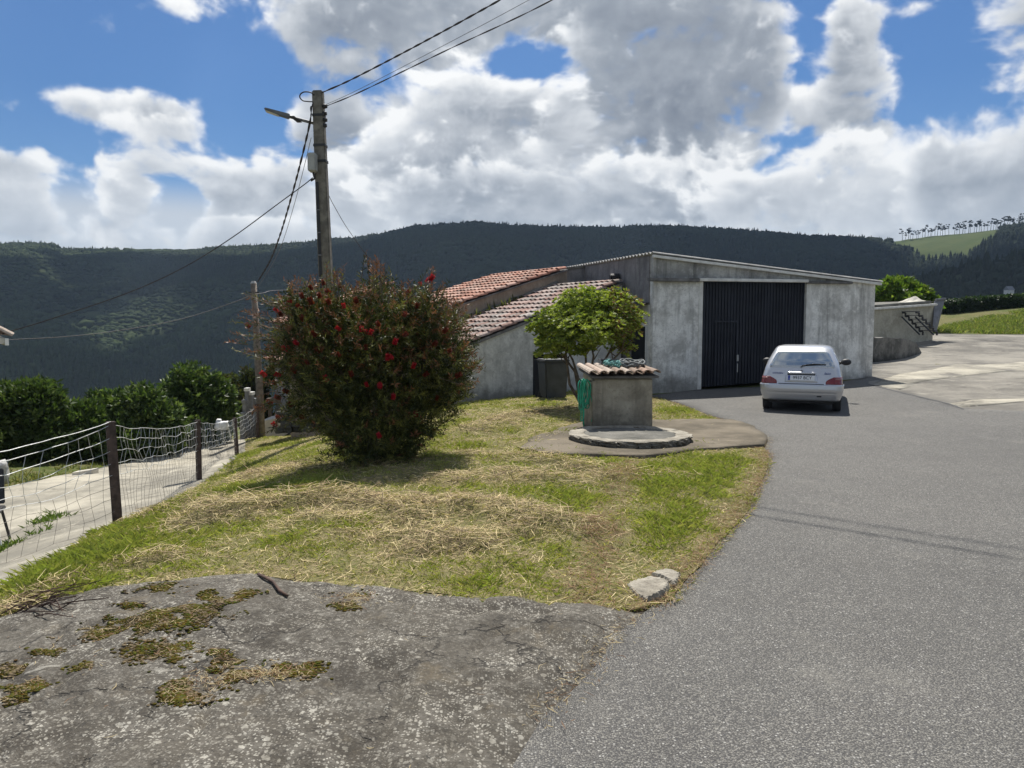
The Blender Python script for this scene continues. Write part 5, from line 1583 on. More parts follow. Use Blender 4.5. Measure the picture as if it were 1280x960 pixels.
tag(m.build('concrete_block', SANDY), 'sunlit pale concrete slab at the foot of the wooden pole', 'slab')
m = MB(); a_, b_ = P(341, 478, 28), P(372, 476, 28); m.hexa([(a_.x, a_.y, a_.z - .9), (b_.x, b_.y, b_.z - .9), (b_.x, b_.y + .08, b_.z - .9), (a_.x, a_.y + .08, a_.z - .9)], [(a_.x, a_.y, a_.z), (b_.x, b_.y, b_.z), (b_.x, b_.y + .08, b_.z), (a_.x, a_.y + .08, a_.z)])
tag(m.build('tarpaulin', TARP), 'dull blue tarpaulin hanging behind the red bush above the lean-to', 'tarpaulin')
rg = random.Random(31); sw = thing('stone_wall', 'low dry stone wall showing at the left foot of the red bush', 'stone wall', (0, 0, 0))
m = MB()
for row in range(4):
    xx = 349 + rg.uniform(-3, 3)
    while xx < 440:
        wpx = rg.uniform(9, 17); d = 18.5 + rg.uniform(-.1, .1); yy = 537 - row * 6.5 - (xx - 350) * .06
        q = P(xx + wpx / 2, yy, d); stone_mesh(m, q, wpx / 962 * d * .98, .32, .15, rg.uniform(-.1, .1), rg, jit=.12); xx += wpx
m.build('stones', RET_W, sw)
# garden chair and bags at the left edge behind the fence
def chair():
    q = P(-26, 652, 8.7); z0 = Z(q.x, q.y)
    c = thing('garden_chair', 'dark seated garden chair with white legs at the left edge behind the fence', 'chair', (q.x, q.y, z0), .4)
    m = MB(); m.box((-.23, -.22, .40), (.23, .22, .44)); m.build('seat', BLACK, c, bevel=.012)
    m = MB(); m.hexa([(-.22, .20, .46), (.22, .20, .46), (.22, .23, .46), (-.22, .23, .46)], [(-.2, .32, .86), (.2, .32, .86), (.2, .35, .86), (-.2, .35, .86)]); m.build('backrest', BLACK, c, bevel=.01)
    for a_, b_ in ((-1, -1), (1, -1), (-1, 1), (1, 1)):
        m = MB(); m.tube([(a_ * .19, b_ * .17, .40), (a_ * .25, b_ * .24, 0)], .016, 6); m.build('leg', WHITE_P if b_ < 0 else STEEL, c)
chair()
q = P(-2, 597, 13.2); m = MB(); rg = random.Random(40); z0 = Z(q.x, q.y)
stone_mesh(m, (q.x - .15, q.y, z0 + .18), .5, .4, .42, .2, rg, jit=.22)
tag(m.build('plastic_sack', BOX_M, smooth=True), 'pale bulging sack on the grass before the left shrub', 'sack')
a_, b_ = P(90, 590, 14.2), P(116, 586, 14.4); m = MB(); z0 = Z(a_.x, a_.y)
m.hexa([(a_.x, a_.y, z0 - .02), (b_.x, b_.y, z0 - .02), (b_.x, b_.y + .2, z0 - .02), (a_.x, a_.y + .2, z0 - .02)], [(a_.x, a_.y, z0 + .07), (b_.x, b_.y, z0 + .09), (b_.x, b_.y + .2, z0 + .09), (a_.x, a_.y + .2, z0 + .07)])
tag(m.build('plank', SANDY), 'short pale plank lying on the grass beyond the driveway', 'plank')
# boulders at the tip of the lawn and a twig on the rock
def flat_stone(pxs, hgt, label, seed):
    poly = poly_px(pxs)
    def fz(x, y, dd): return zbase(x, y) + .008 + hgt * sstep(-.002, .010, dd) + .03 * (fbm(x * 9, y * 9, seed, 4) - .5) + .07 * (x - np.mean(x)) * (1 if seed == 91 else -1)
    o = sheet('stone', poly, .016, STONE, fz, None, skirt=.10, bstep=.012, wob=.008)
    o.data.polygons.foreach_set('use_smooth', [False] * len(o.data.polygons))
    tag(o, label, 'stone')
flat_stone([(781, 738), (795, 731), (812, 728), (826, 730), (838, 738), (832, 748), (822, 753), (806, 756), (793, 749)], .038, 'pale flat stone at the lawn tip, the front one by the rock', 91)
flat_stone([(812, 725), (820, 720), (838, 718), (852, 722), (846, 737), (840, 738), (828, 729)], .034, 'smaller pale stone behind the front one, touching the road', 92)
m = MB(); tw = []
for (a_, b_) in ((323, 728), (333, 735), (342, 743), (350, 752), (360, 761)):
    g_ = G(a_, b_); tw.append((g_[0], g_[1], float(rockz1(np.array([g_[0]]), np.array([g_[1]]))[0]) + .014))
m.tube(tw, [.010, .011, .009, .010, .007], 6); tag(m.build('twig', TWIG, smooth=True), 'dark bent dead twig lying near the back edge of the rock', 'twig')
rg = random.Random(60); m = MB()
for i in range(26):
    a_, b_ = G(rg.uniform(0, 120), 0) if False else G(rg.uniform(2, 75), rg.uniform(750, 778)); z0 = Z(a_, b_) + .02
    an = rg.uniform(-.6, 1.2); l = rg.uniform(.12, .42)
    m.tube([(a_, b_, z0), (a_ + l * .5 * math.cos(an) + rg.uniform(-.03, .03), b_ + l * .5 * math.sin(an), z0 + rg.uniform(.02, .08)), (a_ + l * math.cos(an), b_ + l * math.sin(an), z0 + rg.uniform(.0, .1))], [.005, .004, .002], 5)
tag(m.build('brushwood', TWIG), 'tangle of dry brown stems at the left end of the lawn edge', 'brushwood', kind='stuff')
# ------------------------------------------------------------------ poles, lamp and wires
pt, pb = P(397.5, 114, 16), P(416, 512, 16)
zg = Z(pb.x, pb.y)
pole = thing('utility_pole', 'tall leaning weathered pole carrying street lamp, grey box and cables behind red bush', 'utility pole', (pb.x, pb.y, zg))
base = Vector((pb.x, pb.y, zg)); top = pt - base
ax = top.normalized(); rt = Vector((1, 0, 0)); rt = (rt - ax * rt.dot(ax)).normalized(); fw = ax.cross(rt).normalized()
if fw.y < 0: fw = -fw
def pp(px, py, dy=0): return P(px, py, 16 + dy) - base
def prism(m, a, b, wa, wb, da, db):
    m.hexa([a - rt * wa - fw * da, a + rt * wa - fw * da, a + rt * wa + fw * da, a - rt * wa + fw * da], [b - rt * wb - fw * db, b + rt * wb - fw * db, b + rt * wb + fw * db, b - rt * wb + fw * db])
m = MB(); prism(m, Vector((0, 0, -.6)), top, .155, .105, .13, .095)
m.build('shaft', POLE_C, pole, bevel=.02)
m = MB(); a_, b_ = pp(394, 205), pp(404, 345)      # dark service duct down the left of the front face
a_ = top * .74; b_ = top * .1
prism(m, b_ - rt * .095 - fw * .125, a_ - rt * .075 - fw * .108, .030, .026, .02, .02); m.build('cable_duct', BLACK, pole)
for k in range(9):
    c = top * (.14 + .065 * k) - rt * (.093 - .002 * k) - fw * (.145 - .003 * k)
    m = MB(); m.tube([c - rt * .04, c + rt * .04], .014, 6); m.build('duct_clip', CABLE_G, pole)
m = MB(); a_, b_ = pp(387.5, 216, -.1), pp(397, 193, -.1)
m.box((a_.x, -.30, a_.z), (b_.x, -.08, b_.z)); bx = m.build('junction_box', BOX_M, pole, bevel=.02)
m = MB(); m.box((a_.x + .012, -.312, a_.z + .02), (b_.x - .012, -.302, b_.z - .02)); m.build('cover', BOX_M, bx)
m = MB(); m.tube([Vector((a_.x + .08, -.15, a_.z)), Vector((a_.x + .10, -.13, a_.z - .12)), Vector((a_.x + .02, -.12, a_.z - .16))], .025, 6); m.build('cable_gland', BLACK, bx)
for (ix, iy) in ((406.5, 133), (406, 142), (406.5, 150), (406, 157)):
    c = pp(ix, iy, -.05); m = MB(); m.tube([c - rt * .09, c - rt * .02, c + rt * .04], [.03, .05, .035], 8); m.build('insulator', BLACK, pole)
for f in (.93, .845, .80):
    c = top * f; w_ = .105 + .05 * (1 - f); m = MB(); prism(m, c - ax * .025, c + ax * .025, w_ + .008, w_ + .008, .106 + .03 * (1 - f), .106 + .03 * (1 - f)); m.build('strap', STEEL, pole)
# lamp arm and head
l0, l1, l2 = pp(392, 154), pp(362, 146, -.1), pp(331, 137.5, -.2)
m = MB(); m.tube([l0, l1], .03, 8); arm = m.build('lamp_arm', LAMP_M, pole)
d_ = (l2 - l1).normalized(); s_ = Vector((0, 1, 0)); s_ = (s_ - d_ * s_.dot(d_)).normalized(); u_ = d_.cross(s_).normalized()
if u_.z < 0: u_ = -u_
m = MB(); Ld = (l2 - l1).length
m.hexa([l1 - s_ * .06 - u_ * .05, l1 + d_ * Ld - s_ * .13 - u_ * .01, l1 + d_ * Ld + s_ * .13 - u_ * .01, l1 + s_ * .06 - u_ * .05], [l1 - s_ * .06 + u_ * .05, l1 + d_ * Ld - s_ * .13 + u_ * .03, l1 + d_ * Ld + s_ * .13 + u_ * .03, l1 + s_ * .06 + u_ * .05])
hd = m.build('lamp_head', LAMP_M, arm, bevel=.012)
m = MB(); c0 = l1 + d_ * Ld * .42 - u_ * .048; c1 = l1 + d_ * Ld * .95 - u_ * .022
m.hexa([c0 - s_ * .07, c1 - s_ * .10, c1 + s_ * .10, c0 + s_ * .07], [q + u_ * .012 for q in (c0 - s_ * .07, c1 - s_ * .10, c1 + s_ * .10, c0 + s_ * .07)]); m.build('lamp_lens', TRIM_M, arm)
m = MB(); prism(m, l1 - d_ * .20 - u_ * .05, l1 - d_ * .05 + u_ * .02, .05, .05, .05, .05); m.build('lamp_driver', BLACK, arm)

# wooden pole
wt_, wb_ = P(317, 354, 22), P(327.5, 541, 22)
zb_ = Z(wb_.x, wb_.y)
wp = thing('wooden_pole', 'shorter bare wooden pole standing beside the far end of the fence', 'pole', (wb_.x, wb_.y, zb_))
b0 = Vector((wb_.x, wb_.y, zb_)); tv = wt_ - b0
m = MB(); m.tube([Vector((0, 0, -.5)), tv * .3, tv * .6, tv], [.108, .102, .095, .082], 12); m.build('shaft', WOOD_POLE, wp, smooth=True)
m = MB(); m.tube([tv - Vector((0, 0, .01)), tv + Vector((0, 0, .06))], [.09, .05], 10); m.build('cap', BOX_M, wp)
m = MB(); c = tv * .94; m.tube([c - Vector((.16, .05, 0)), c + Vector((.16, -.05, 0))], .02, 6); m.build('bracket', STEEL, wp)

def wire(name, pxs, r, mat, label, twist=0, n=6, smooth_n=10, cat='cable'):
    """pxs: photo column, row, distance"""
    k = [P(*q) if not isinstance(q, Vector) else q for q in pxs]
    # Catmull-Rom through the key points
    pts_ = []
    kk = [k[0] * 2 - k[1]] + k + [k[-1] * 2 - k[-2]]
    for i in range(1, len(kk) - 2):
        p0, p1, p2, p3 = kk[i - 1:i + 3]
        for j in range(smooth_n):
            t = j / smooth_n
            pts_.append(.5 * ((2 * p1) + (p2 - p0) * t + (2 * p0 - 5 * p1 + 4 * p2 - p3) * t * t + (3 * p1 - p0 - 3 * p2 + p3) * t ** 3))
    pts_.append(kk[-2])
    m = MB()
    if twist:
        # two conductors laid round each other
        L = 0; acc_ = [0]
        fine = []
        for a_, b_ in zip(pts_[:-1], pts_[1:]):
            s = max(1, int((b_ - a_).length / .045))
            for j in range(s): fine.append(a_.lerp(b_, j / s))
        fine.append(pts_[-1])
        for ph in (0, math.pi):
            q = []
            for i, p in enumerate(fine):
                t = (fine[min(i + 1, len(fine) - 1)] - fine[max(i - 1, 0)]).normalized()
                s1_ = t.cross(Vector((.3, .2, 1))).normalized(); s2_ = t.cross(s1_)
                a_ = i * .045 / twist * 2 * math.pi + ph
                q.append(p + (s1_ * math.cos(a_) + s2_ * math.sin(a_)) * r * .95)
            m.tube(q, r, 5)
    else: m.tube(pts_, r, n)
    tag(m.build(name, mat, smooth=True), label, cat)
X0 = P(402, 116, 15.95)
wire('overhead_cable', [X0, P(440, 99, 15.45), P(520, 57.5, 14.45), P(625, 0, 13.2), Vector((2.39, 11.6, 7.75)), Vector((3.93, 10.6, 8.2)), Vector((8.5, 7.6, 9.5)), Vector((16, 2.7, 11.6))], .0095, CABLE, 'thick twisted black cable running from the pole top to the upper right', twist=.5)
wire('overhead_cable', [P(407, 133, 15.9), P(450, 115, 15.3), P(560, 62, 14.1), P(690, 0, 12.95), Vector((2.5, 11.75, 7.5)), Vector((4.05, 10.7, 7.9)), Vector((8.6, 7.7, 9.2)), Vector((16.1, 2.8, 11.3))], .0065, CABLE, 'lower of the thin straight cables rising to the upper right from the pole', twist=.9)
wire('overhead_cable', [P(407, 131, 15.9), P(450, 111, 15.3), P(560, 54, 14.1), P(661, 0, 13.0), Vector((2.5, 11.75, 7.62)), Vector((4.05, 10.7, 8.02)), Vector((8.6, 7.7, 9.3)), Vector((16.1, 2.8, 11.4))], .0045, CABLE_G, 'thinnest grey wire close above the lower straight cable at upper right')
wire('overhead_cable', [P(389, 133, 15.9), P(388, 150, 15.9), P(379, 190, 16.6), P(366, 240, 17.8), P(350, 294, 19.5), P(337, 327, 20.8), P(322, 352, 22)], .0125, CABLE, 'thick twisted cable sagging from the tall pole down to the wooden pole', twist=.55)
wire('overhead_cable', [P(389, 172, 15.9), P(381, 205, 16.6), P(368, 255, 17.8), P(352, 306, 19.6), P(336, 338, 21), P(320, 362, 22)], .006, CABLE_G, 'thin grey wire running just right of the thick sagging cable')
wire('overhead_cable', [P(391, 222, 15.9), P(380, 231, 15.9), P(350, 253, 15.8), P(290, 297, 15.5), P(230, 334, 15.2), P(160, 366, 15), P(60, 400, 14.8), P(3, 417, 14.7)], .010, CABLE, 'dark service cable slanting from the grey box down to the left house')
wire('overhead_cable', [P(316, 366, 22), P(300, 375, 21.6), P(230, 398, 20), P(150, 413, 18), P(80, 421, 16.5), P(4, 425, 14.9)], .008, CABLE, 'dark cable sagging from the wooden pole leftward across the dark hillside')
wire('overhead_cable', [P(409, 240, 16.1), P(418, 258, 17), P(438, 291, 19), P(470, 332, 21.5), P(520, 374, 23.2)], .007, CABLE, 'thin dark wire dropping from the tall pole to the right behind the bush')
wire('overhead_cable', [P(318, 368, 22), P(330, 366, 22.6), P(345, 363, 23.4), P(400, 362, 26)], .009, CABLE_G, 'short pale cable leaving the wooden pole rightward behind the bush')
m = MB(); c0 = P(382, 121, 15.9); pts_ = [P(394, 120, 15.95)]
for q in ((388, 115.5), (380, 115), (375.5, 118), (375, 122), (379, 126), (386, 127), (391, 128), (389, 136)): pts_.append(P(*q, 15.8))
wire('cable_loop', pts_, .013, CABLE, 'open loop of black cable at the left of the tall pole top')

# ------------------------------------------------------------------ wire fence
fence = thing('fence', 'sagging galvanised stock wire fence on rusty brown posts along the lawn edge', 'fence', (0, 0, 0))
posts = []
for (bx_, by_, tx_, ty_, d, w_) in ((-155, 770, -140, 588, 5.2, .04), (148, 653, 138, 527, 7.3, .042), (249, 604, 247, 525, 11.7, .040), (297, 573, 293, 522, 18.3, .045), (322, 548, 321, 505, 21.8, .045)):
    b_, t_ = P(bx_, by_, d), P(tx_, ty_, d); b_.z = Z(b_.x, b_.y) - .25
    posts.append((b_, t_))
    m = MB(); a_ = .6
    r1 = Vector((math.cos(a_), math.sin(a_), 0)) * w_; r2 = Vector((-math.sin(a_), math.cos(a_), 0)) * w_
    # angle-iron like post with a flat front
    m.hexa([b_ - r1 - r2 * .6, b_ + r1 - r2 * .6, b_ + r1 + r2 * .6, b_ - r1 + r2 * .6], [t_ - r1 - r2 * .6, t_ + r1 - r2 * .6, t_ + r1 + r2 * .6, t_ - r1 + r2 * .6])
    m.build('post', POST_M, fence, bevel=.006)
rg = random.Random(77)
HF = [.03, .16, .28, .39, .50, .61, .73, .85, .97]
mt = MB(); md = MB()
for si, ((b0, t0), (b1, t1)) in enumerate(zip(posts[:-1], posts[1:])):
    b0 = b0 + Vector((0, 0, .25)); b1 = b1 + Vector((0, 0, .25))
    L = (b1 - b0).length; n = max(10, int(L / .14))
    grid = []
    ph = rg.uniform(0, 6)
    for hi, h in enumerate(HF):
        row = []
        for i in range(n + 1):
            t = i / n
            p = (b0.lerp(b1, t)).lerp(t0.lerp(t1, t), h)
            sag = (.10 if si == 0 else .07) * 4 * t * (1 - t) * h
            e = min(1, 6 * min(t, 1 - t))
            wob = e * (.013 * math.sin(i * .9 + ph + hi * .8) + rg.uniform(-.011, .011)) * (1 if hi < 8 else .3)
            p = p + Vector((e * rg.uniform(-.012, .012), e * .04 * math.sin(i * .6 + hi), -sag + wob))
            p.z = max(p.z, Z(p.x, p.y) + .02) if hi < 2 else p.z
            row.append(p)
        grid.append(row)
    for hi, row in enumerate(grid):
        (mt if hi >= 4 else md).tube(row, .0036 if hi >= 7 else (.0029 if hi >= 4 else .0019), 4, caps=False)
    if si == 0:
        row = [p + Vector((0, 0, .03 + .05 * math.sin(math.pi * i / n))) for i, p in enumerate(grid[8])]; mt.tube(row, .004, 4, caps=False)
    for i in range(1, n):
        up_ = [grid[k][i] + Vector((rg.uniform(-.02, .02), 0, 0)) for k in range(4, 9)]
        if rg.random() < .9: mt.tube(up_, .0024, 3, caps=False)
        md.tube([grid[k][i] for k in range(0, 5)], .0019, 3, caps=False)
mt.build('wire_mesh', WIRE_M, fence); md.build('wire_mesh', WIRE_D, fence)
# ------------------------------------------------------------------ plants
def unit(n):
    v = RNG.normal(size=(n, 3)); return v / np.linalg.norm(v, axis=1)[:, None]

def leaves(P0, D, L, W, tint, fold=.25):
    """pointed leaves: base P0, direction D, length L, width W"""
    n = len(P0)
    up = unit(n); s = np.cross(D, up); s /= np.maximum(np.linalg.norm(s, axis=1), 1e-6)[:, None]
    nn = np.cross(s, D)
    L = L[:, None]; W = W[:, None]
    v0 = P0; v1 = P0 + D * L * .45 + s * W * .5 - nn * W * fold; v3 = P0 + D * L * .45 - s * W * .5 - nn * W * fold
    v2 = P0 + D * L - nn * L * .12
    V = np.stack([v0, v1, v2, v3], 1).reshape(-1, 3)
    i = np.arange(n)[:, None] * 4
    F = np.concatenate([i + np.array([[0, 1, 2]]), i + np.array([[0, 2, 3]])])
    return V, F, np.repeat(tint, 4, 0)

def blob_points(blobs, n, shell=.55, lo=.70, amp=.58):
    vol = np.array([b[3] * b[4] * b[5] for b in blobs]) ** (2 / 3)
    w = RNG.choice(len(blobs), n, p=vol / vol.sum())
    B = np.array(blobs)[w]
    d = unit(n)
    r = (shell + (1 - shell) * RNG.random(n)) ** .8
    # uneven outline: lobes
    lob = lo + amp * fbm(d[:, 0] * 2.2 + d[:, 2] * 1.7 + w * 3.1, d[:, 1] * 2.2 - d[:, 2] * 1.3 + w * 1.7, 5, 3)
    p = B[:, :3] + d * (B[:, 3:6]) * (r * lob)[:, None]
    return p, d, r

def shrub(name, label, cat, base, blobs, n, Ls, Ws, cols, group=None, trunk=(.05, 5), mat=None, seed=0, tuft=1):
    t = thing(name, label, cat, base, 0, group)
    k = n // tuft
    p, d, r = blob_points(blobs, k)
    c = np.array(cols)
    ci = RNG.integers(0, len(c), k)
    cc = c[ci] * (.7 + .6 * RNG.random((k, 1)))
    if tuft > 1:
        p = np.repeat(p, tuft, 0); d = np.repeat(d, tuft, 0); cc = np.repeat(cc, tuft, 0) * (.85 + .3 * RNG.random((k * tuft, 1)))
        p = p + RNG.normal(0, Ls * .12, p.shape)
    D = d * .55 + unit(len(p)) * .75 + np.array([0, 0, .22]); D /= np.linalg.norm(D, axis=1)[:, None]
    ok = p[:, 2] > .02
    p, D, cc = p[ok], D[ok], cc[ok]
    m_ = len(p)
    V, F, T = leaves(p, D, Ls * (.6 + .7 * RNG.random(m_)), Ws * (.7 + .6 * RNG.random(m_)), cc)
    mesh_np('foliage', V, F, mat or LEAF, t, T)
    m = MB(); rg = random.Random(seed)
    for i in range(trunk[1]):
        b = rg.choice(blobs); a = rg.uniform(0, 6.28)
        q0 = Vector((rg.uniform(-.1, .1), rg.uniform(-.1, .1), -.1)); q3 = Vector((b[0] + rg.uniform(-.5, .5) * b[3], b[1] + rg.uniform(-.5, .5) * b[4], b[2] + rg.uniform(-.2, .5) * b[5]))
        q1 = q0.lerp(q3, .35) + Vector((rg.uniform(-.1, .1), rg.uniform(-.1, .1), .1)); q2 = q0.lerp(q3, .7) + Vector((rg.uniform(-.1, .1), rg.uniform(-.1, .1), .05))
        m.tube([q0, q1, q2, q3], [trunk[0], trunk[0] * .8, trunk[0] * .5, trunk[0] * .2], 6)
    m.build('stems', BARK, t)
    return t

GR_D = [(.045, .078, .021), (.062, .102, .028), (.088, .132, .037), (.135, .18, .056)]
def left_shrub(pxc, pyb, pyt, wpx, d, label, parts, n, Lf=.15):
    b = P(pxc, pyb, d); z0 = Z(b.x, b.y); zt = P(pxc, pyt, d).z - z0; w = wpx / 962 * d
    bl = [(x_ * w, y_ * w, z_ * zt, rx * w, rx * w, rz_ * zt) for (x_, y_, z_, rx, rz_) in parts]
    shrub('shrub', label, 'shrub', (b.x, b.y, z0), bl, n, Lf, Lf * .42, GR_D, 'green shrubs beyond the driveway', (.05, 7), LEAF_D, seed=int(pxc), tuft=4)
left_shrub(34, 577, 473, 108, 18, 'big broad dark green shrub farthest left beyond the driveway', [(-.3, 0, .45, .40, .52), (.1, 0, .55, .42, .46), (.25, -.1, .35, .30, .38), (-.1, -.2, .25, .45, .3)], 26000)
left_shrub(103, 574, 497, 60, 18.6, 'smallest green shrub in the dip right of the broad dark one', [(0, 0, .45, .5, .5), (-.25, 0, .35, .35, .36), (.3, 0, .3, .3, .35)], 12000)
left_shrub(164, 570, 481, 112, 19.6, 'wide uneven green shrub in the middle of the shrub row', [(-.25, 0, .45, .32, .48), (.12, 0, .55, .34, .46), (.35, 0, .38, .26, .42), (-.05, -.15, .25, .48, .3)], 26000)
left_shrub(244, 560, 455, 90, 21.5, 'tall rounded green shrub nearest the wooden pole', [(0, 0, .55, .46, .45), (-.22, 0, .4, .34, .42), (.25, 0, .42, .32, .44), (0, -.2, .25, .46, .3)], 26000)
def loose(pxc, pyb, pyt, wpx, d, label, n, cols, Lf=.14, name='bush', cat='bush'):
    b = P(pxc, pyb, d); z0 = b.z; zt = P(pxc, pyt, d).z - z0; w = wpx / 962 * d
    rg = random.Random(int(pxc * 7))
    bl = [(rg.uniform(-.35, .35) * w, rg.uniform(-.3, .3) * w, rg.uniform(.3, .75) * zt, rg.uniform(.2, .36) * w, rg.uniform(.2, .36) * w, rg.uniform(.18, .32) * zt) for _ in range(6)]
    shrub(name, label, cat, (b.x, b.y, z0), bl, n, Lf, Lf * .4, cols, None, (.05, 6), seed=int(pxc), tuft=3)
OLIVE = [(.035, .045, .018), (.05, .06, .022), (.085, .095, .03), (.06, .05, .025)]
loose(303, 552, 462, 62, 30, 'dim olive and brown bush behind the stepped grey wall', 9000, OLIVE, .2)
loose(283, 556, 490, 40, 28, 'small brownish bush between tall rounded shrub and stepped wall', 6000, OLIVE, .18)
loose(352, 500, 455, 40, 31, 'dark bush behind the blue tarpaulin', 5000, OLIVE, .2)
# tree behind the tank
b = P(1128, 392, 38); z0 = b.z - 1.2; d = 38; s_ = d / 962
bl = [((q[0] - 1128) * s_, 0 + q[4], (392 - q[1]) * s_ + 1.2, q[2] * s_, q[2] * s_, q[3] * s_) for q in ((1112, 370, 20, 17, 0), (1130, 366, 22, 18, .5), (1146, 374, 16, 15, 0), (1158, 381, 9, 8, -.4), (1122, 380, 26, 12, -.3), (1100, 378, 12, 14, .4))]
shrub('fig_tree', 'rounded leafy light green tree standing behind the concrete tank', 'tree', (b.x, b.y, z0), bl, 15000, .30, .20, [(.10, .17, .022), (.14, .21, .028), (.07, .12, .02), (.20, .26, .045)], None, (.09, 6), LEAF, 5, 3)
# dark clipped hedge and little bushes at the far right
h0, h1 = G(1178, 408), G(1500, 386)
h0, h1 = P(1176, 400, 52), P(1420, 388, 58)
hd = thing('hedge', 'long low dark green hedge behind the bright meadow on the right', 'hedge', (h0.x, h0.y, Z(h0.x, h0.y)), math.atan2(h1.y - h0.y, h1.x - h0.x))
n = 26000; Lh = math.hypot(h1.x - h0.x, h1.y - h0.y); 
q = np.c_[RNG.random(n) * Lh, (RNG.random(n) - .5) * 1.1, RNG.random(n) ** .7 * .85]
q[:, 2] *= .8 + .5 * fbm(q[:, 0] / 1.2, q[:, 1], 3, 3)
wx = h0.x + (h1.x - h0.x) * q[:, 0] / Lh; wy = h0.y + (h1.y - h0.y) * q[:, 0] / Lh
q[:, 2] += zbase(wx, wy) - Z(h0.x, h0.y)
cc = np.array([(.016, .034, .010), (.022, .045, .012), (.03, .055, .016)])[RNG.integers(0, 3, n)] * (.7 + .6 * RNG.random((n, 1)))
V, F, T = leaves(q, unit(n) * [1, 1, .8], .22 * (.6 + .7 * RNG.random(n)), .12 * (.7 + .5 * RNG.random(n)), cc)
mesh_np('foliage', V, F, LEAF, hd, T)
m = MB()
for i in range(20): m.tube([(Lh * (i + .5) / 20, 0, Z(h0.x + (h1.x - h0.x) * (i + .5) / 20, h0.y + (h1.y - h0.y) * (i + .5) / 20) - Z(h0.x, h0.y) - .2), (Lh * (i + .5) / 20, 0, Z(h0.x + (h1.x - h0.x) * (i + .5) / 20, h0.y + (h1.y - h0.y) * (i + .5) / 20) - Z(h0.x, h0.y) + .5)], .03, 5)
m.build('stems', BARK, hd)
GREY_G = [(.10, .15, .05), (.13, .18, .07), (.08, .12, .04)]
loose(1242, 392, 374, 20, 62, 'small pale green bush standing above the dark hedge', 3500, GREY_G, .22)
loose(1262, 391, 378, 13, 64, 'tiny grey-green bush at the hedge right of the pale green one', 2000, [(.16, .20, .13), (.12, .16, .10)], .2)
loose(1228, 392, 376, 22, 66, 'dark low bush left of the pale green bush above the hedge', 2500, GR_D, .22)
loose(1282, 388, 368, 22, 62, 'green bush cut off by the right edge above the hedge', 3000, GR_D, .22)

# small spreading tree behind the well
tb = P(733, 512, 14.6); tz = Z(tb.x, tb.y); d = 14.6; s_ = d / 962
tree = thing('small_tree', 'small multi-stemmed tree with bright yellow-green umbrella crown behind the well house', 'tree', (tb.x, tb.y, tz))
def tp(px, py, dy=0): 
    q = P(px, py, d + dy); return Vector((q.x - tb.x, q.y - tb.y, q.z - tz))
CR_ = [(700, 404, 34, 22, 0), (735, 385, 46, 28, .2), (768, 390, 40, 30, 0), (745, 412, 46, 22, -.5), (690, 420, 24, 20, .3), (777, 412, 20, 32, .2), (715, 428, 36, 18, -.2), (684, 436, 16, 16, 0), (782, 434, 10, 18, .3), (720, 398, 40, 26, .6), (765, 405, 40, 26, .7), (672, 408, 14, 12, 0)]
bl = []
for (qx, qy, rx, ry, dy) in CR_:
    c = tp(qx, qy, dy); bl.append((c.x, c.y, c.z, rx * s_, rx * s_ * .9, ry * s_))
k = 2300
p, dd, r = blob_points(bl, k, .45, .8, .42)
nl = 13
p = np.repeat(p, nl, 0); dd = np.repeat(dd, nl, 0)
ang = np.tile(np.arange(nl) / nl * 6.28, k) + np.repeat(RNG.random(k) * 6.28, nl)
axis = dd * .5 + np.array([0, 0, .75]); axis /= np.linalg.norm(axis, axis=1)[:, None]
e1_ = np.cross(axis, np.array([.31, .7, .2])); e1_ /= np.linalg.norm(e1_, axis=1)[:, None]; e2_ = np.cross(axis, e1_)
up_ = (.05 + .75 * RNG.random(len(p)))[:, None]
D = e1_ * np.cos(ang)[:, None] + e2_ * np.sin(ang)[:, None] + axis * up_; D /= np.linalg.norm(D, axis=1)[:, None]
kc = np.repeat(RNG.random((k, 1)), nl, 0)
brown = (p[:, 0] > tp(760, 400).x) & (RNG.random(len(p)) < .30)
cc = np.where(kc < .35, np.array([[.34, .38, .08]]), np.where(kc < .75, np.array([[.24, .29, .05]]), np.array([[.14, .19, .036]]))) * (.75 + .5 * RNG.random((len(p), 1)))
cc[brown] = np.array([.19, .115, .06]) * (.6 + .7 * RNG.random((brown.sum(), 1)))
V, F, T = leaves(p, D,   .088 * (.6 + .7 * RNG.random(len(p))), .032 * (.8 + .4 * RNG.random(len(p))), cc)
mesh_np('crown', V, F, LEAF, tree, T)
m = MB(); rg = random.Random(14)
stems = [((733, 514), (738, 470), (742, 445), (735, 410)), ((735, 514), (745, 468), (762, 440), (775, 410)), ((730, 514), (722, 470), (716, 450), (700, 420)), ((731, 514), (712, 480), (709, 455), (705, 425)), ((734, 514), (733, 470), (732, 440), (720, 400)), ((736, 514), (752, 470), (766, 450), (790, 425)), ((729, 514), (719, 465), (708, 450), (690, 425))]
for q in stems:
    pts_ = [tp(*a_, rg.uniform(-.15, .15)) for a_ in q]; pts_[0] = Vector((rg.uniform(-.08, .08), rg.uniform(-.08, .08), -.1))
    m.tube(pts_, [.035, .028, .022, .010], 6)
    for _i in range(5):
        a_ = pts_[2].lerp(pts_[3], rg.uniform(-.3, .8)); m.tube([a_, a_ + Vector((rg.uniform(-.3, .3), rg.uniform(-.3, .3), rg.uniform(.12, .4)))], [.012, .005], 5)
m.build('trunk', BARK, tree)

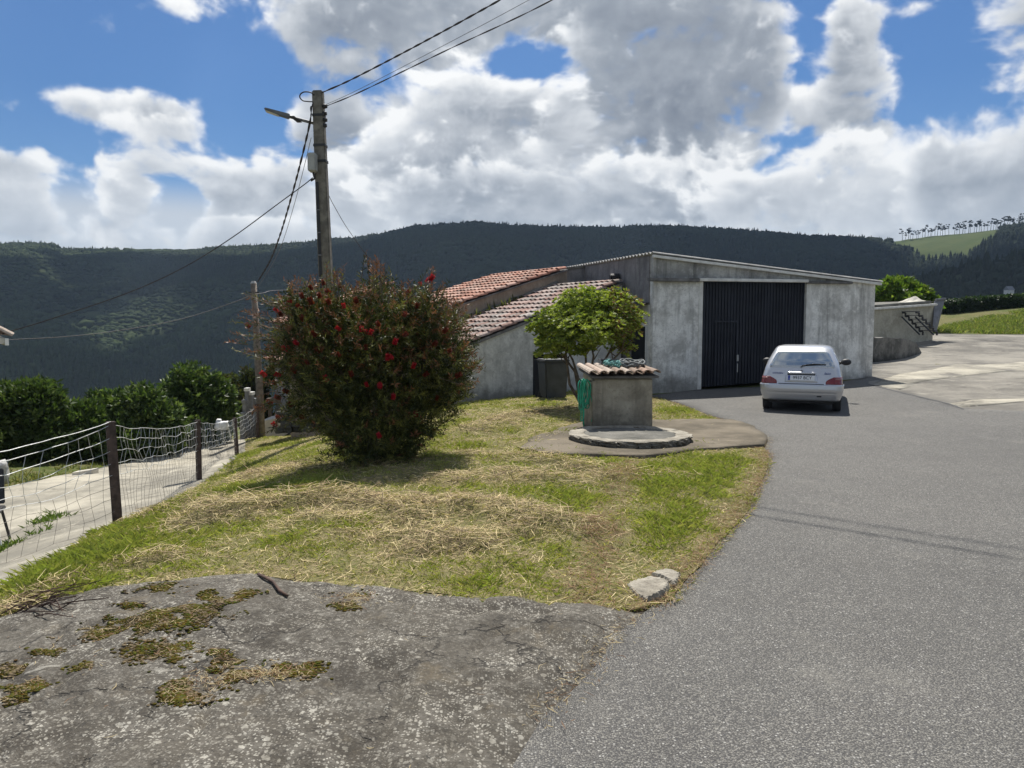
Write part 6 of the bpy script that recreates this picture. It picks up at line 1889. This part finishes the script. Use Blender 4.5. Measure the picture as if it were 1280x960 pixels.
# ------------------------------------------------------------------ bottlebrush bush
bb = P(468, 573, 9.35); bz = Z(bb.x, bb.y); d = 9.35; s_ = d / 962
bush = thing('bottlebrush_bush', 'large round dark green bush with red bottlebrush flowers in the middle of the lawn', 'bush', (bb.x, bb.y, bz))
BLB = [(466, 452, 102, 98), (415, 440, 72, 82), (525, 440, 68, 84), (470, 412, 84, 52), (402, 394, 54, 36), (536, 408, 54, 44), (466, 366, 26, 30), (542, 380, 22, 26), (385, 372, 26, 22), (430, 380, 22, 26), (505, 378, 20, 26), (470, 510, 84, 46), (395, 490, 48, 54), (545, 480, 46, 48), (360, 440, 26, 40), (572, 452, 22, 36), (470, 545, 60, 30), (430, 528, 40, 30), (514, 525, 42, 32), (446, 555, 32, 18), (496, 556, 34, 18)]
blobs = [((qx - 468) * s_, (0.05 if rx > 60 else RNG.uniform(-.3, .3)), (573 - qy) * s_, rx * s_, min(rx, 90) * s_, ry * s_) for qx, qy, rx, ry in BLB]
NS = 6800
p, dd, r = blob_points(blobs, NS, .42, .46, .92)
ok = p[:, 2] > .06; p, dd = p[ok], dd[ok]
# shoots that stand clear of the outline
def shoot(qx, qy, dy=0): return np.array([(qx - 468) * s_, dy, (573 - qy) * s_])
EXTRA = [(466, 312, 470, 350), (488, 328, 486, 360), (500, 345, 494, 375), (545, 330, 530, 372), (560, 345, 545, 378), (432, 335, 432, 368), (423, 325, 430, 360), (378, 341, 398, 368), (352, 362, 385, 380), (325, 362, 360, 378), (322, 382, 356, 398), (309, 410, 345, 418),
         (304, 428, 342, 440), (345, 365, 372, 390), (405, 348, 412, 378), (515, 345, 510, 380), (570, 362, 555, 392), (582, 395, 565, 412), (590, 430, 572, 440), (450, 345, 452, 372), (476, 322, 474, 355), (395, 338, 405, 370), (312, 395, 350, 410), (330, 472, 352, 470), (330, 500, 355, 495), (535, 350, 525, 380), (592, 470, 572, 472), (345, 520, 365, 512), (600, 448, 580, 450)]
sh_b = []; sh_d = []; sh_l = []
for (tx, ty, bx_, by_) in [q_ for q_ in EXTRA for _k in range(5)]:
    dy = RNG.uniform(-.5, .5); j_ = RNG.normal(0, 5, 4) * (RNG.random() > .25); a_ = shoot(bx_ + j_[0] * 2, by_ + j_[1], dy); t_ = shoot(tx + j_[2], ty + abs(j_[3]) * 1.6, dy + RNG.uniform(-.1, .1))
    sh_b.append(a_); sh_d.append((t_ - a_) / np.linalg.norm(t_ - a_)); sh_l.append(np.linalg.norm(t_ - a_))
D0 = dd * .8 + np.array([0, 0, .5]) + unit(len(p)) * .45; D0 /= np.linalg.norm(D0, axis=1)[:, None]
L0 = .12 + .26 * RNG.random(len(p)) ** 1.6
SB = np.r_[p - D0 * L0[:, None] * .5, np.array(sh_b)]; SD = np.r_[D0, np.array(sh_d)]; SL = np.r_[L0, np.array(sh_l)]
SB[:, 2] = np.maximum(SB[:, 2], .03)
NL = 22
nS = len(SB)
isx = np.r_[np.zeros(len(p), bool), np.ones(len(sh_b), bool)]
t = np.tile((np.arange(NL) + .5) / NL, nS)
t = np.clip(t + RNG.normal(0, .02, len(t)), 0, 1)
base = np.repeat(SB, NL, 0) + np.repeat(SD * SL[:, None], NL, 0) * t[:, None]
ax_ = np.repeat(SD, NL, 0)
q1_ = np.cross(ax_, unit(len(ax_))); q1_ /= np.maximum(np.linalg.norm(q1_, axis=1), 1e-6)[:, None]
D = ax_ * .75 + q1_ * .85; D /= np.linalg.norm(D, axis=1)[:, None]
young = np.repeat(isx & (RNG.random(nS) < .6) | (RNG.random(nS) < .26) & ((SB[:, 2] > 1.1) | (RNG.random(nS) < .18)), NL)
base_c = np.array([(.042, .056, .014), (.064, .078, .019), (.034, .044, .012), (.135, .135, .036)])[RNG.integers(0, 4, nS)]
cc = np.repeat(base_c, NL, 0) * (.7 + .6 * RNG.random((len(base), 1)))
fresh = np.repeat(RNG.random(nS) < .30, NL) & (t > .35)
cc[fresh] = np.array([.20, .20, .05]) * (.6 + .7 * RNG.random((fresh.sum(), 1)))
yt = young & (t > .45)
cc[yt] = np.array([.27, .115, .06]) * (.6 + .7 * RNG.random((yt.sum(), 1)))
V, F, T = leaves(base, D, .060 * (.6 + .7 * RNG.random(len(base))), .0105 * (.8 + .5 * RNG.random(len(base))), cc, .1)
mesh_np('foliage', V, F, LEAF_GLOSS, bush, T)
m = MB(); rg = random.Random(22)
for i in range(34):
    b_ = rg.choice(blobs); a_ = rg.uniform(0, 6.28); q0 = Vector((rg.uniform(-.22, .22), rg.uniform(-.18, .18), -.08))
    q3 = Vector((b_[0] + rg.uniform(-.8, .8) * b_[3], b_[1] + rg.uniform(-.8, .8) * b_[4], b_[2] + rg.uniform(-.3, .8) * b_[5]))
    q1 = q0.lerp(q3, .35) + Vector((rg.uniform(-.12, .12), rg.uniform(-.12, .12), rg.uniform(-.02, .15))); q2 = q0.lerp(q3, .7) + Vector((rg.uniform(-.1, .1), rg.uniform(-.1, .1), .05))
    m.tube([q0, q1, q2, q3], [.028, .020, .012, .004], 6)
for a_, d_, l_ in zip(sh_b, sh_d, sh_l): m.tube([Vector(a_), Vector(a_ + d_ * l_)], [.006, .003], 5)
m.build('stems', BARK, bush)
def brush(seed, dark_red=False):
    rg_ = np.random.default_rng(seed); n = 300
    z_ = rg_.random(n) * .085 - .01; a_ = rg_.random(n) * 6.28
    D = np.c_[np.cos(a_), np.sin(a_), rg_.random(n) * .6 - .05]; D /= np.linalg.norm(D, axis=1)[:, None]
    s = np.cross(D, unit(n)); s /= np.linalg.norm(s, axis=1)[:, None]
    L = .026 + .012 * rg_.random(n)
    b0 = np.c_[np.zeros(n), np.zeros(n), z_]
    V = np.stack([b0 - s * .0012, b0 + s * .0012, b0 + D * L[:, None] + s * .0024, b0 + D * L[:, None] - s * .0024], 1).reshape(-1, 3)
    c = np.array([(.50, .026, .048)]) if not dark_red else np.array([(.20, .04, .028)])  # second colour is a darker, browner red
    cc_ = np.repeat(c * (.6 + .7 * rg_.random((n, 1))), 4, 0)
    return V, np.arange(n * 4).reshape(n, 4), cc_
fm = []
for i in range(5):
    V, F, T = brush(300 + i, i >= 3); fm.append((V, F, T))
FL = [(538, 350), (533, 352), (525, 357), (474, 407), (457, 437), (452, 414), (425, 412), (462, 418), (409, 476), (362, 435), (372, 430), (360, 437), (493, 430), (485, 450), (490, 448), (516, 460), (459, 483), (475, 484), (492, 498), (475, 547), (458, 417), (347, 390), (352, 395), (405, 356), (390, 362), (400, 372), (412, 366), (424, 362), (510, 368), (312, 409), (332, 470), (345, 480), (360, 490), (350, 470), (365, 508), (350, 522), (345, 533), (380, 522), (505, 395), (520, 385), (430, 385), (446, 378), (380, 400), (375, 385), (365, 378), (440, 470), (560, 440), (555, 415), (542, 432), (530, 470), (570, 470), (400, 440), (385, 455), (370, 465), (425, 445), (395, 420), (505, 420), (545, 500), (520, 520), (350, 498), (340, 505), (378, 372), (390, 380), (412, 380)]
meshes = []
for i, (V, F, T) in enumerate(fm):
    o = mesh_np('flower', V, F, PETAL, bush, T); meshes.append(o)
for i, (qx, qy) in enumerate(FL):
    bright = i < 22
    if i < 5: o = meshes[i]
    else:
        o = meshes[rg.randrange(0, 3) if (bright or rg.random() < .12) else rg.randrange(3, 5)].copy(); link(o); o.parent = bush
    # on the near surface of the bush
    c = shoot(qx, qy, 0); yb = 0.0
    for b_ in blobs:
        qd = 1 - ((c[0] - b_[0]) / b_[3]) ** 2 - ((c[2] - b_[2]) / b_[5]) ** 2
        if qd > 0: yb = min(yb, b_[1] - b_[4] * math.sqrt(qd) * .93)
    k_ = (d + yb) / d
    w_ = P(qx, qy, d + yb); o.location = (w_.x - bb.x, w_.y - bb.y, w_.z - bz)
    dv = Vector((c[0] * .6 + rg.uniform(-.4, .4), -.35 + rg.uniform(-.4, .4), .6 + rg.uniform(-.3, .3)))
    o.rotation_mode = 'XYZ'; o.rotation_euler = dv.to_track_quat('Z', 'Y').to_euler()
    s = rg.uniform(.65, 1.0); o.scale = (s, s, s)
# ------------------------------------------------------------------ silver hatchback (local: x right, y forward from the rear bumper, z up)
HEAD = R(-23)
cx0 = P(1000, 513, 14.25); 
HW = [(.25, .715), (.42, .775), (.58, .79), (.74, .775), (.92, .735), (1.05, .695), (1.24, .605), (1.315, .57), (1.352, .52), (1.375, .40)]
YR = [(.25, .10), (.42, .04), (.58, .05), (.74, .115), (.92, .21), (1.05, .335), (1.24, .555), (1.315, .67), (1.355, .80), (1.375, 1.0)]
YF = [(.25, 3.62), (.42, 3.68), (.58, 3.66), (.74, 3.52), (.84, 3.1), (.92, 2.72), (1.05, 2.56), (1.24, 2.22), (1.315, 2.02), (1.355, 1.85), (1.375, 1.6)]
def itp(tab, z):
    return float(np.interp(z, [a for a, _ in tab], [b for _, b in tab]))
def outline(z, n_rear=14, n_corner=6, n_side=10):
    """half outline from the rear centre round to the front centre at height z: list of x, y"""
    w, y0, y1 = itp(HW, z), itp(YR, z), itp(YF, z)
    rc = min(.125 + .05 * (z - .58), w * .45); crown = .045
    pts = []
    for i in range(n_rear + 1):
        x_ = (w - rc) * i / n_rear
        pts.append((x_, y0 + crown * (x_ / w) ** 2))
    ye = pts[-1][1]
    for i in range(1, n_corner + 1):
        a = math.pi / 2 * i / n_corner
        pts.append((w - rc + rc * math.sin(a), ye + rc * 1.15 * (1 - math.cos(a))))
    ys = pts[-1][1]; rf_ = min(.42, w * .7)
    yf = y1 - rf_ * .75
    for i in range(1, n_side + 1):
        t_ = i / n_side
        pts.append((w + .012 * math.sin(math.pi * t_), ys + (yf - ys) * t_))
    for i in range(1, n_corner + 1):
        a = math.pi / 2 * i / n_corner
        pts.append((w - rf_ + rf_ * math.cos(a), yf + rf_ * .75 * math.sin(a)))
    for i in range(1, 5): pts.append(((w - rf_) * (1 - i / 4), y1))
    return pts
def arc(z):
    p = outline(z, 30, 16, 20); s = [0]
    for a, b in zip(p[:-1], p[1:]): s.append(s[-1] + math.hypot(b[0] - a[0], b[1] - a[1]))
    return p, s
def at(z, s):
    p, S = arc(z); k = abs(s)
    x_ = float(np.interp(k, S, [q[0] for q in p])); y_ = float(np.interp(k, S, [q[1] for q in p]))
    return Vector((x_ if s >= 0 else -x_, y_, z))
def nrm_at(z, s):
    e = .01
    a = at(z, s + e) - at(z, s - e); b = at(z + e, s) - at(z - e, s)
    n = a.cross(b)
    n.normalize()
    return n
def panel(zs, sfun, off, ns=10, th=.004, zrng=None):
    """curved panel on the body: zs heights, sfun(z) -> (s0, s1), raised by off"""
    m = MB(); g = []; gb = []
    for z in zs:
        s0, s1 = sfun(z); r0 = []; r1 = []
        for i in range(ns + 1):
            s = s0 + (s1 - s0) * i / ns; n = nrm_at(z, s); n = n if n.dot(at(z, s) - Vector((0, 1.8, .7))) > 0 else -n
            r0.append(at(z, s) + n * off); r1.append(at(z, s) + n * (off - th))
        g.append(r0); gb.append(r1)
    N = ns + 1; K = len(zs)
    vs_ = [p for r_ in g for p in r_] + [p for r_ in gb for p in r_]
    fs = []
    for j in range(K - 1):
        for i in range(ns):
            a = j * N + i; fs.append((a, a + 1, a + N + 1, a + N)); b = a + N * K; fs.append((b, b + N, b + N + 1, b + 1))
    for j in range(K - 1):
        for i in (0, ns):
            a = j * N + i; fs.append((a, a + N, a + N + N * K, a + N * K))
    for i in range(ns):
        for j in (0, K - 1):
            a = j * N + i; fs.append((a, a + 1, a + 1 + N * K, a + N * K))
    m.add(vs_, fs); return m
car = thing('parked_car', 'small silver hatchback parked facing the barn, seen from behind', 'car', (cx0.x, cx0.y, Z(cx0.x, cx0.y) + .004), HEAD)
car.scale = (.90, .90, .90)
zs = [.25, .31, .38, .46, .54, .60, .67, .74, .80, .86, .92, .98, 1.05, 1.12, 1.19, 1.26, 1.30, 1.33, 1.35, 1.365, 1.375]
m = MB(); vs_ = []; N = None
for z in zs:
    o_ = outline(z); full = [(x_, y_) for x_, y_ in o_] + [(-x_, y_) for x_, y_ in o_[-2:0:-1]]
    N = len(full); vs_ += [(x_, y_, z) for x_, y_ in full]
fs = [(j * N + i, j * N + (i + 1) % N, (j + 1) * N + (i + 1) % N, (j + 1) * N + i) for j in range(len(zs) - 1) for i in range(N)]
fs.append(tuple((len(zs) - 1) * N + i for i in range(N)))
m.add(vs_, fs); body = m.build('body', PAINT, car, smooth=True)
m = MB(); m.box((-.66, .28, .17), (.66, 3.3, .30)); m.build('underbody', BLACK, car, bevel=.03)
# rear bumper: thicker band wrapping the corners, with lips and a groove
def sw(z): return (-1.22, 1.22)
m = panel([.262, .30, .36, .395, .40, .425, .43, .50, .555, .578], sw, .035, 40, .05); bmp = m.build('bumper', PAINT, car, smooth=True)
for me_ in (bmp,):
    for v in me_.data.vertices:
        if .397 < v.co.z < .427: v.co.y += .012
m = panel([.572, .582], lambda z: (-1.18, 1.18), .012, 30, .012); m.build('bumper_ledge', PAINT, bmp)
m = panel([.345, .37], lambda z: (.31, .40), .04, 4, .01); m.build('fog_lamp', BLACK, bmp)
m = panel([.588, .600], lambda z: (-.44, .44), .004, 20); m.build('hatch_gap', BLACK, body)
# windows
zw_ = np.linspace(.935, 1.24, 12)
def ww(z): 
    k = (z - .935) / .305; h = .645 + (.50 - .645) * k - .035 * (max(0, .12 - k) / .12) ** 2 - .03 * (max(0, k - .88) / .12) ** 2; return (-h, h)
m = panel(list(zw_), ww, .006, 24, .01); glass = m.build('rear_window', GLASS, car, smooth=True)
zf = np.linspace(.922, 1.255, 12)
def wf(z):
    a, b = ww(min(max(z, .935), 1.24)); return (a - .018, b + .018)
m = panel(list(zf), wf, .003, 24, .006); m.build('window_frame', PAINT, glass, smooth=True)
for sgn in (-1, 1):
    _p, S_ = arc(1.05); k0 = S_[46]
    def sw_(z, sgn=sgn):
        p_, S2 = arc(z); b_ = S2[46] + .10; e_ = S2[46] + (S2[66] - S2[46]) * .86
        return (sgn * b_, sgn * e_)
    m = panel([.93, 1.0, 1.08, 1.16, 1.23], sw_, .004, 16); m.build('side_window', GLASS, car, smooth=True)
# wiper
m = MB()
def onrear(x_, z, off): 
    n = nrm_at(z, x_); n = n if n.y < 0 else -n; return at(z, x_) + n * off
m.tube([onrear(-.02, .925, .02), onrear(.10, .965, .03), onrear(.25, .985, .03)], [.014, .011, .008], 6)
m.tube([onrear(.0, .955, .016), onrear(.22, .985, .018), onrear(.47, .985, .018)], [.010, .013, .008], 6)
m.build('wiper', BLACK, glass)
# tail lights
for sgn in (-1, 1):
    def tl(z, sgn=sgn):
        k = (z - .592) / .145
        inn = .475 + .15 * max(0, (k - .35) / .65) ** 1.6
        return (sgn * inn, sgn * 1.02)
    m = panel([.592, .61, .64, .67, .70, .72, .737], tl, .009, 18, .02); tlm = m.build('tail_light', REDL, car, smooth=True)
    m = panel([.685, .70, .718], lambda z, sgn=sgn: (sgn * .66, sgn * .90), .0115, 10, .004); m.build('indicator_lens', REDP, tlm, smooth=True)
# number plate in its recess, with the writing
m = panel([.625, .67, .72, .775, .80], lambda z: (-.315 + .05 * max(0, z - .77) / .03, .315 - .05 * max(0, z - .77) / .03), .003, 14, .004); rec = m.build('plate_recess', PAINT, body, smooth=True)
m = panel([.795, .812, .828], lambda z: (-.27, .27), .028, 12, .05); m.build('plate_light_bar', PAINT, body, smooth=True)
m = panel([.768, .79], lambda z: (-.27, .27), .006, 12, .004); m.build('plate_shadow_gap', BLACK, body)
zc_ = .705; n = nrm_at(zc_, 0.0); n = n if n.y < 0 else -n
pm = MB(); hw, hh_ = .26, .055
yax = Vector((0, -n.z, n.y)); yax = yax if yax.z > 0 else -yax
po = at(zc_, 0) + n * .034
def plq(x0, x1, z0, z1, off, th):
    a = [po + Vector((x_, 0, 0)) + yax * z_ + n * off for x_, z_ in ((x0, z0), (x1, z0), (x1, z1), (x0, z1))]
    b = [q - n * th for q in a]
    m = MB(); m.hexa(b, a); return m
plate = plq(-hw, hw, -hh_, hh_, 0, .03).build('number_plate', PLATE, car)
plq(-hw + .004, -hw + .045, -hh_ + .004, hh_ - .004, .003, .003).build('country_band', PLATEB, plate)
def text(name, s, size, loc, mat, parent, rot, ext=.001, shear=0, sx=1.0):
    c = bpy.data.curves.new(name, 'FONT'); c.body = s; c.size = size; c.extrude = ext; c.align_x = 'CENTER'; c.align_y = 'CENTER'; c.shear = shear
    c.materials.append(mat)
    tmp = bpy.data.objects.new(name + '_curve', c); link(tmp)
    me = bpy.data.meshes.new_from_object(tmp.evaluated_get(bpy.context.evaluated_depsgraph_get()))
    bpy.data.objects.remove(tmp)
    if not me.materials: me.materials.append(mat)
    o = put(name, me, parent)
    o.matrix_local = Matrix.Translation(loc) @ rot.to_4x4() @ Matrix.Diagonal((sx, 1, 1, 1)); return o
rot = Matrix((Vector((1, 0, 0)), yax, n)).transposed()
text('lettering', '9937 BCY', .096, po + n * .003 + Vector((.022, 0, 0)), INK, plate, rot, .0012, sx=.92)
text('lettering', 'E', .03, po + n * .005 + Vector((-hw + .024, 0, 0)) - yax * .028, PLATE, plate, rot)
def badge(s, x_, z, size):
    nn_ = nrm_at(z, x_); nn_ = nn_ if nn_.y < 0 else -nn_
    xa = (at(z, x_ + .02) - at(z, x_ - .02)).normalized(); ya = nn_.cross(xa)
    if ya.z < 0: ya = -ya
    return text('badge', s, size, at(z, x_) + nn_ * .006, BADGE, body, Matrix((xa, ya, nn_)).transposed(), .002, .25)
badge('CITROËN', -.47, .80, .05); badge('Saxo', .50, .81, .065)
m = MB(); c0 = onrear(0, .842, .006)
for dz in (-.012, .008):
    m.tube([onrear(-.03, .845 + dz, .008), onrear(0, .862 + dz, .008), onrear(.03, .845 + dz, .008)], .005, 4)
m.build('emblem', CABLE_G, body)
# wheels
for sx_ in (-1, 1):
    for yc in (.62, 3.0):
        wc = MB(); nn_ = 28; prof = [(.19, -.075), (.262, -.083), (.282, -.055), (.284, .0), (.282, .055), (.262, .083), (.19, .075)]
        vs_ = []
        for r_, o_ in prof:
            for i in range(nn_): vs_.append((sx_ * .695 + o_, yc + r_ * math.sin(2 * math.pi * i / nn_), .282 + r_ * math.cos(2 * math.pi * i / nn_)))
        K = len(prof)
        wc.add(vs_, [(j * nn_ + i, j * nn_ + (i + 1) % nn_, (j + 1) % K * nn_ + (i + 1) % nn_, (j + 1) % K * nn_ + i) for j in range(K) for i in range(nn_)])
        wh = wc.build('wheel', RUBBER, car, smooth=True)
        rm = MB(); rm.tube([(sx_ * .74 - .02, yc, .282), (sx_ * .74 + .02, yc, .282)], .192, 24); rm.build('rim', RIM, wh)
        am = MB(); nn2 = 16; zt_ = []
        ring = []
        for i in range(nn2 + 1):
            a = math.pi * i / nn2; yy = yc + .33 * math.cos(a); zz = .25 + .34 * math.sin(a)
            xx = itp(HW, max(zz, .25)) + .014
            ring.append((sx_ * xx, yy, zz))
        bot = [(sx_ * (itp(HW, .25) + .012), yc + .33 * math.cos(math.pi * i / nn2), .252) for i in range(nn2 + 1)]
        am.add(ring + bot, [(i, i + 1, nn2 + 1 + i + 1, nn2 + 1 + i) for i in range(nn2)])
        am.build('wheel_arch', BLACK, body)
# mirrors, exhaust
for sx_ in (-1, 1):
    m = MB(); c = Vector((sx_ * .865, 2.42, .955)); bm = bmesh.new(); bmesh.ops.create_uvsphere(bm, u_segments=14, v_segments=10, radius=1)
    m.add([c + Vector((v.co.x * .115, v.co.y * .07, v.co.z * .075)) for v in bm.verts], [tuple(v.index for v in f.verts) for f in bm.faces]); bm.free()
    m.tube([Vector((sx_ * .70, 2.46, .935)), c + Vector((-sx_ * .06, .01, -.02))], .03, 8); m.build('mirror', BLACK, car, smooth=True)
m = MB(); m.tube([(-.42, .10, .24), (-.42, .5, .24)], .022, 10); m.build('exhaust', STEEL, car)
m = MB(); m.box((.30, .2, .19), (.62, .5, .26)); m.build('silencer', STEEL, car, bevel=.03)

# ------------------------------------------------------------------ the air
if HAZE > 0:
    hm = bpy.data.materials.new('haze_air'); hm.use_nodes = True
    nt = hm.node_tree; nt.nodes.remove(nt.nodes['Principled BSDF'])
    pv = nt.nodes.new('ShaderNodeVolumePrincipled'); pv.inputs['Color'].default_value = HAZE_C; pv.inputs['Density'].default_value = HAZE; pv.inputs['Anisotropy'].default_value = HAZE_G
    nt.links.new(pv.outputs[0], nt.nodes['Material Output'].inputs['Volume'])
    m = MB(); m.box((-2600, -2600, -1400), (2600, 2600, 330))
    hz_ = m.build('haze', hm); hz_['kind'] = 'stuff'
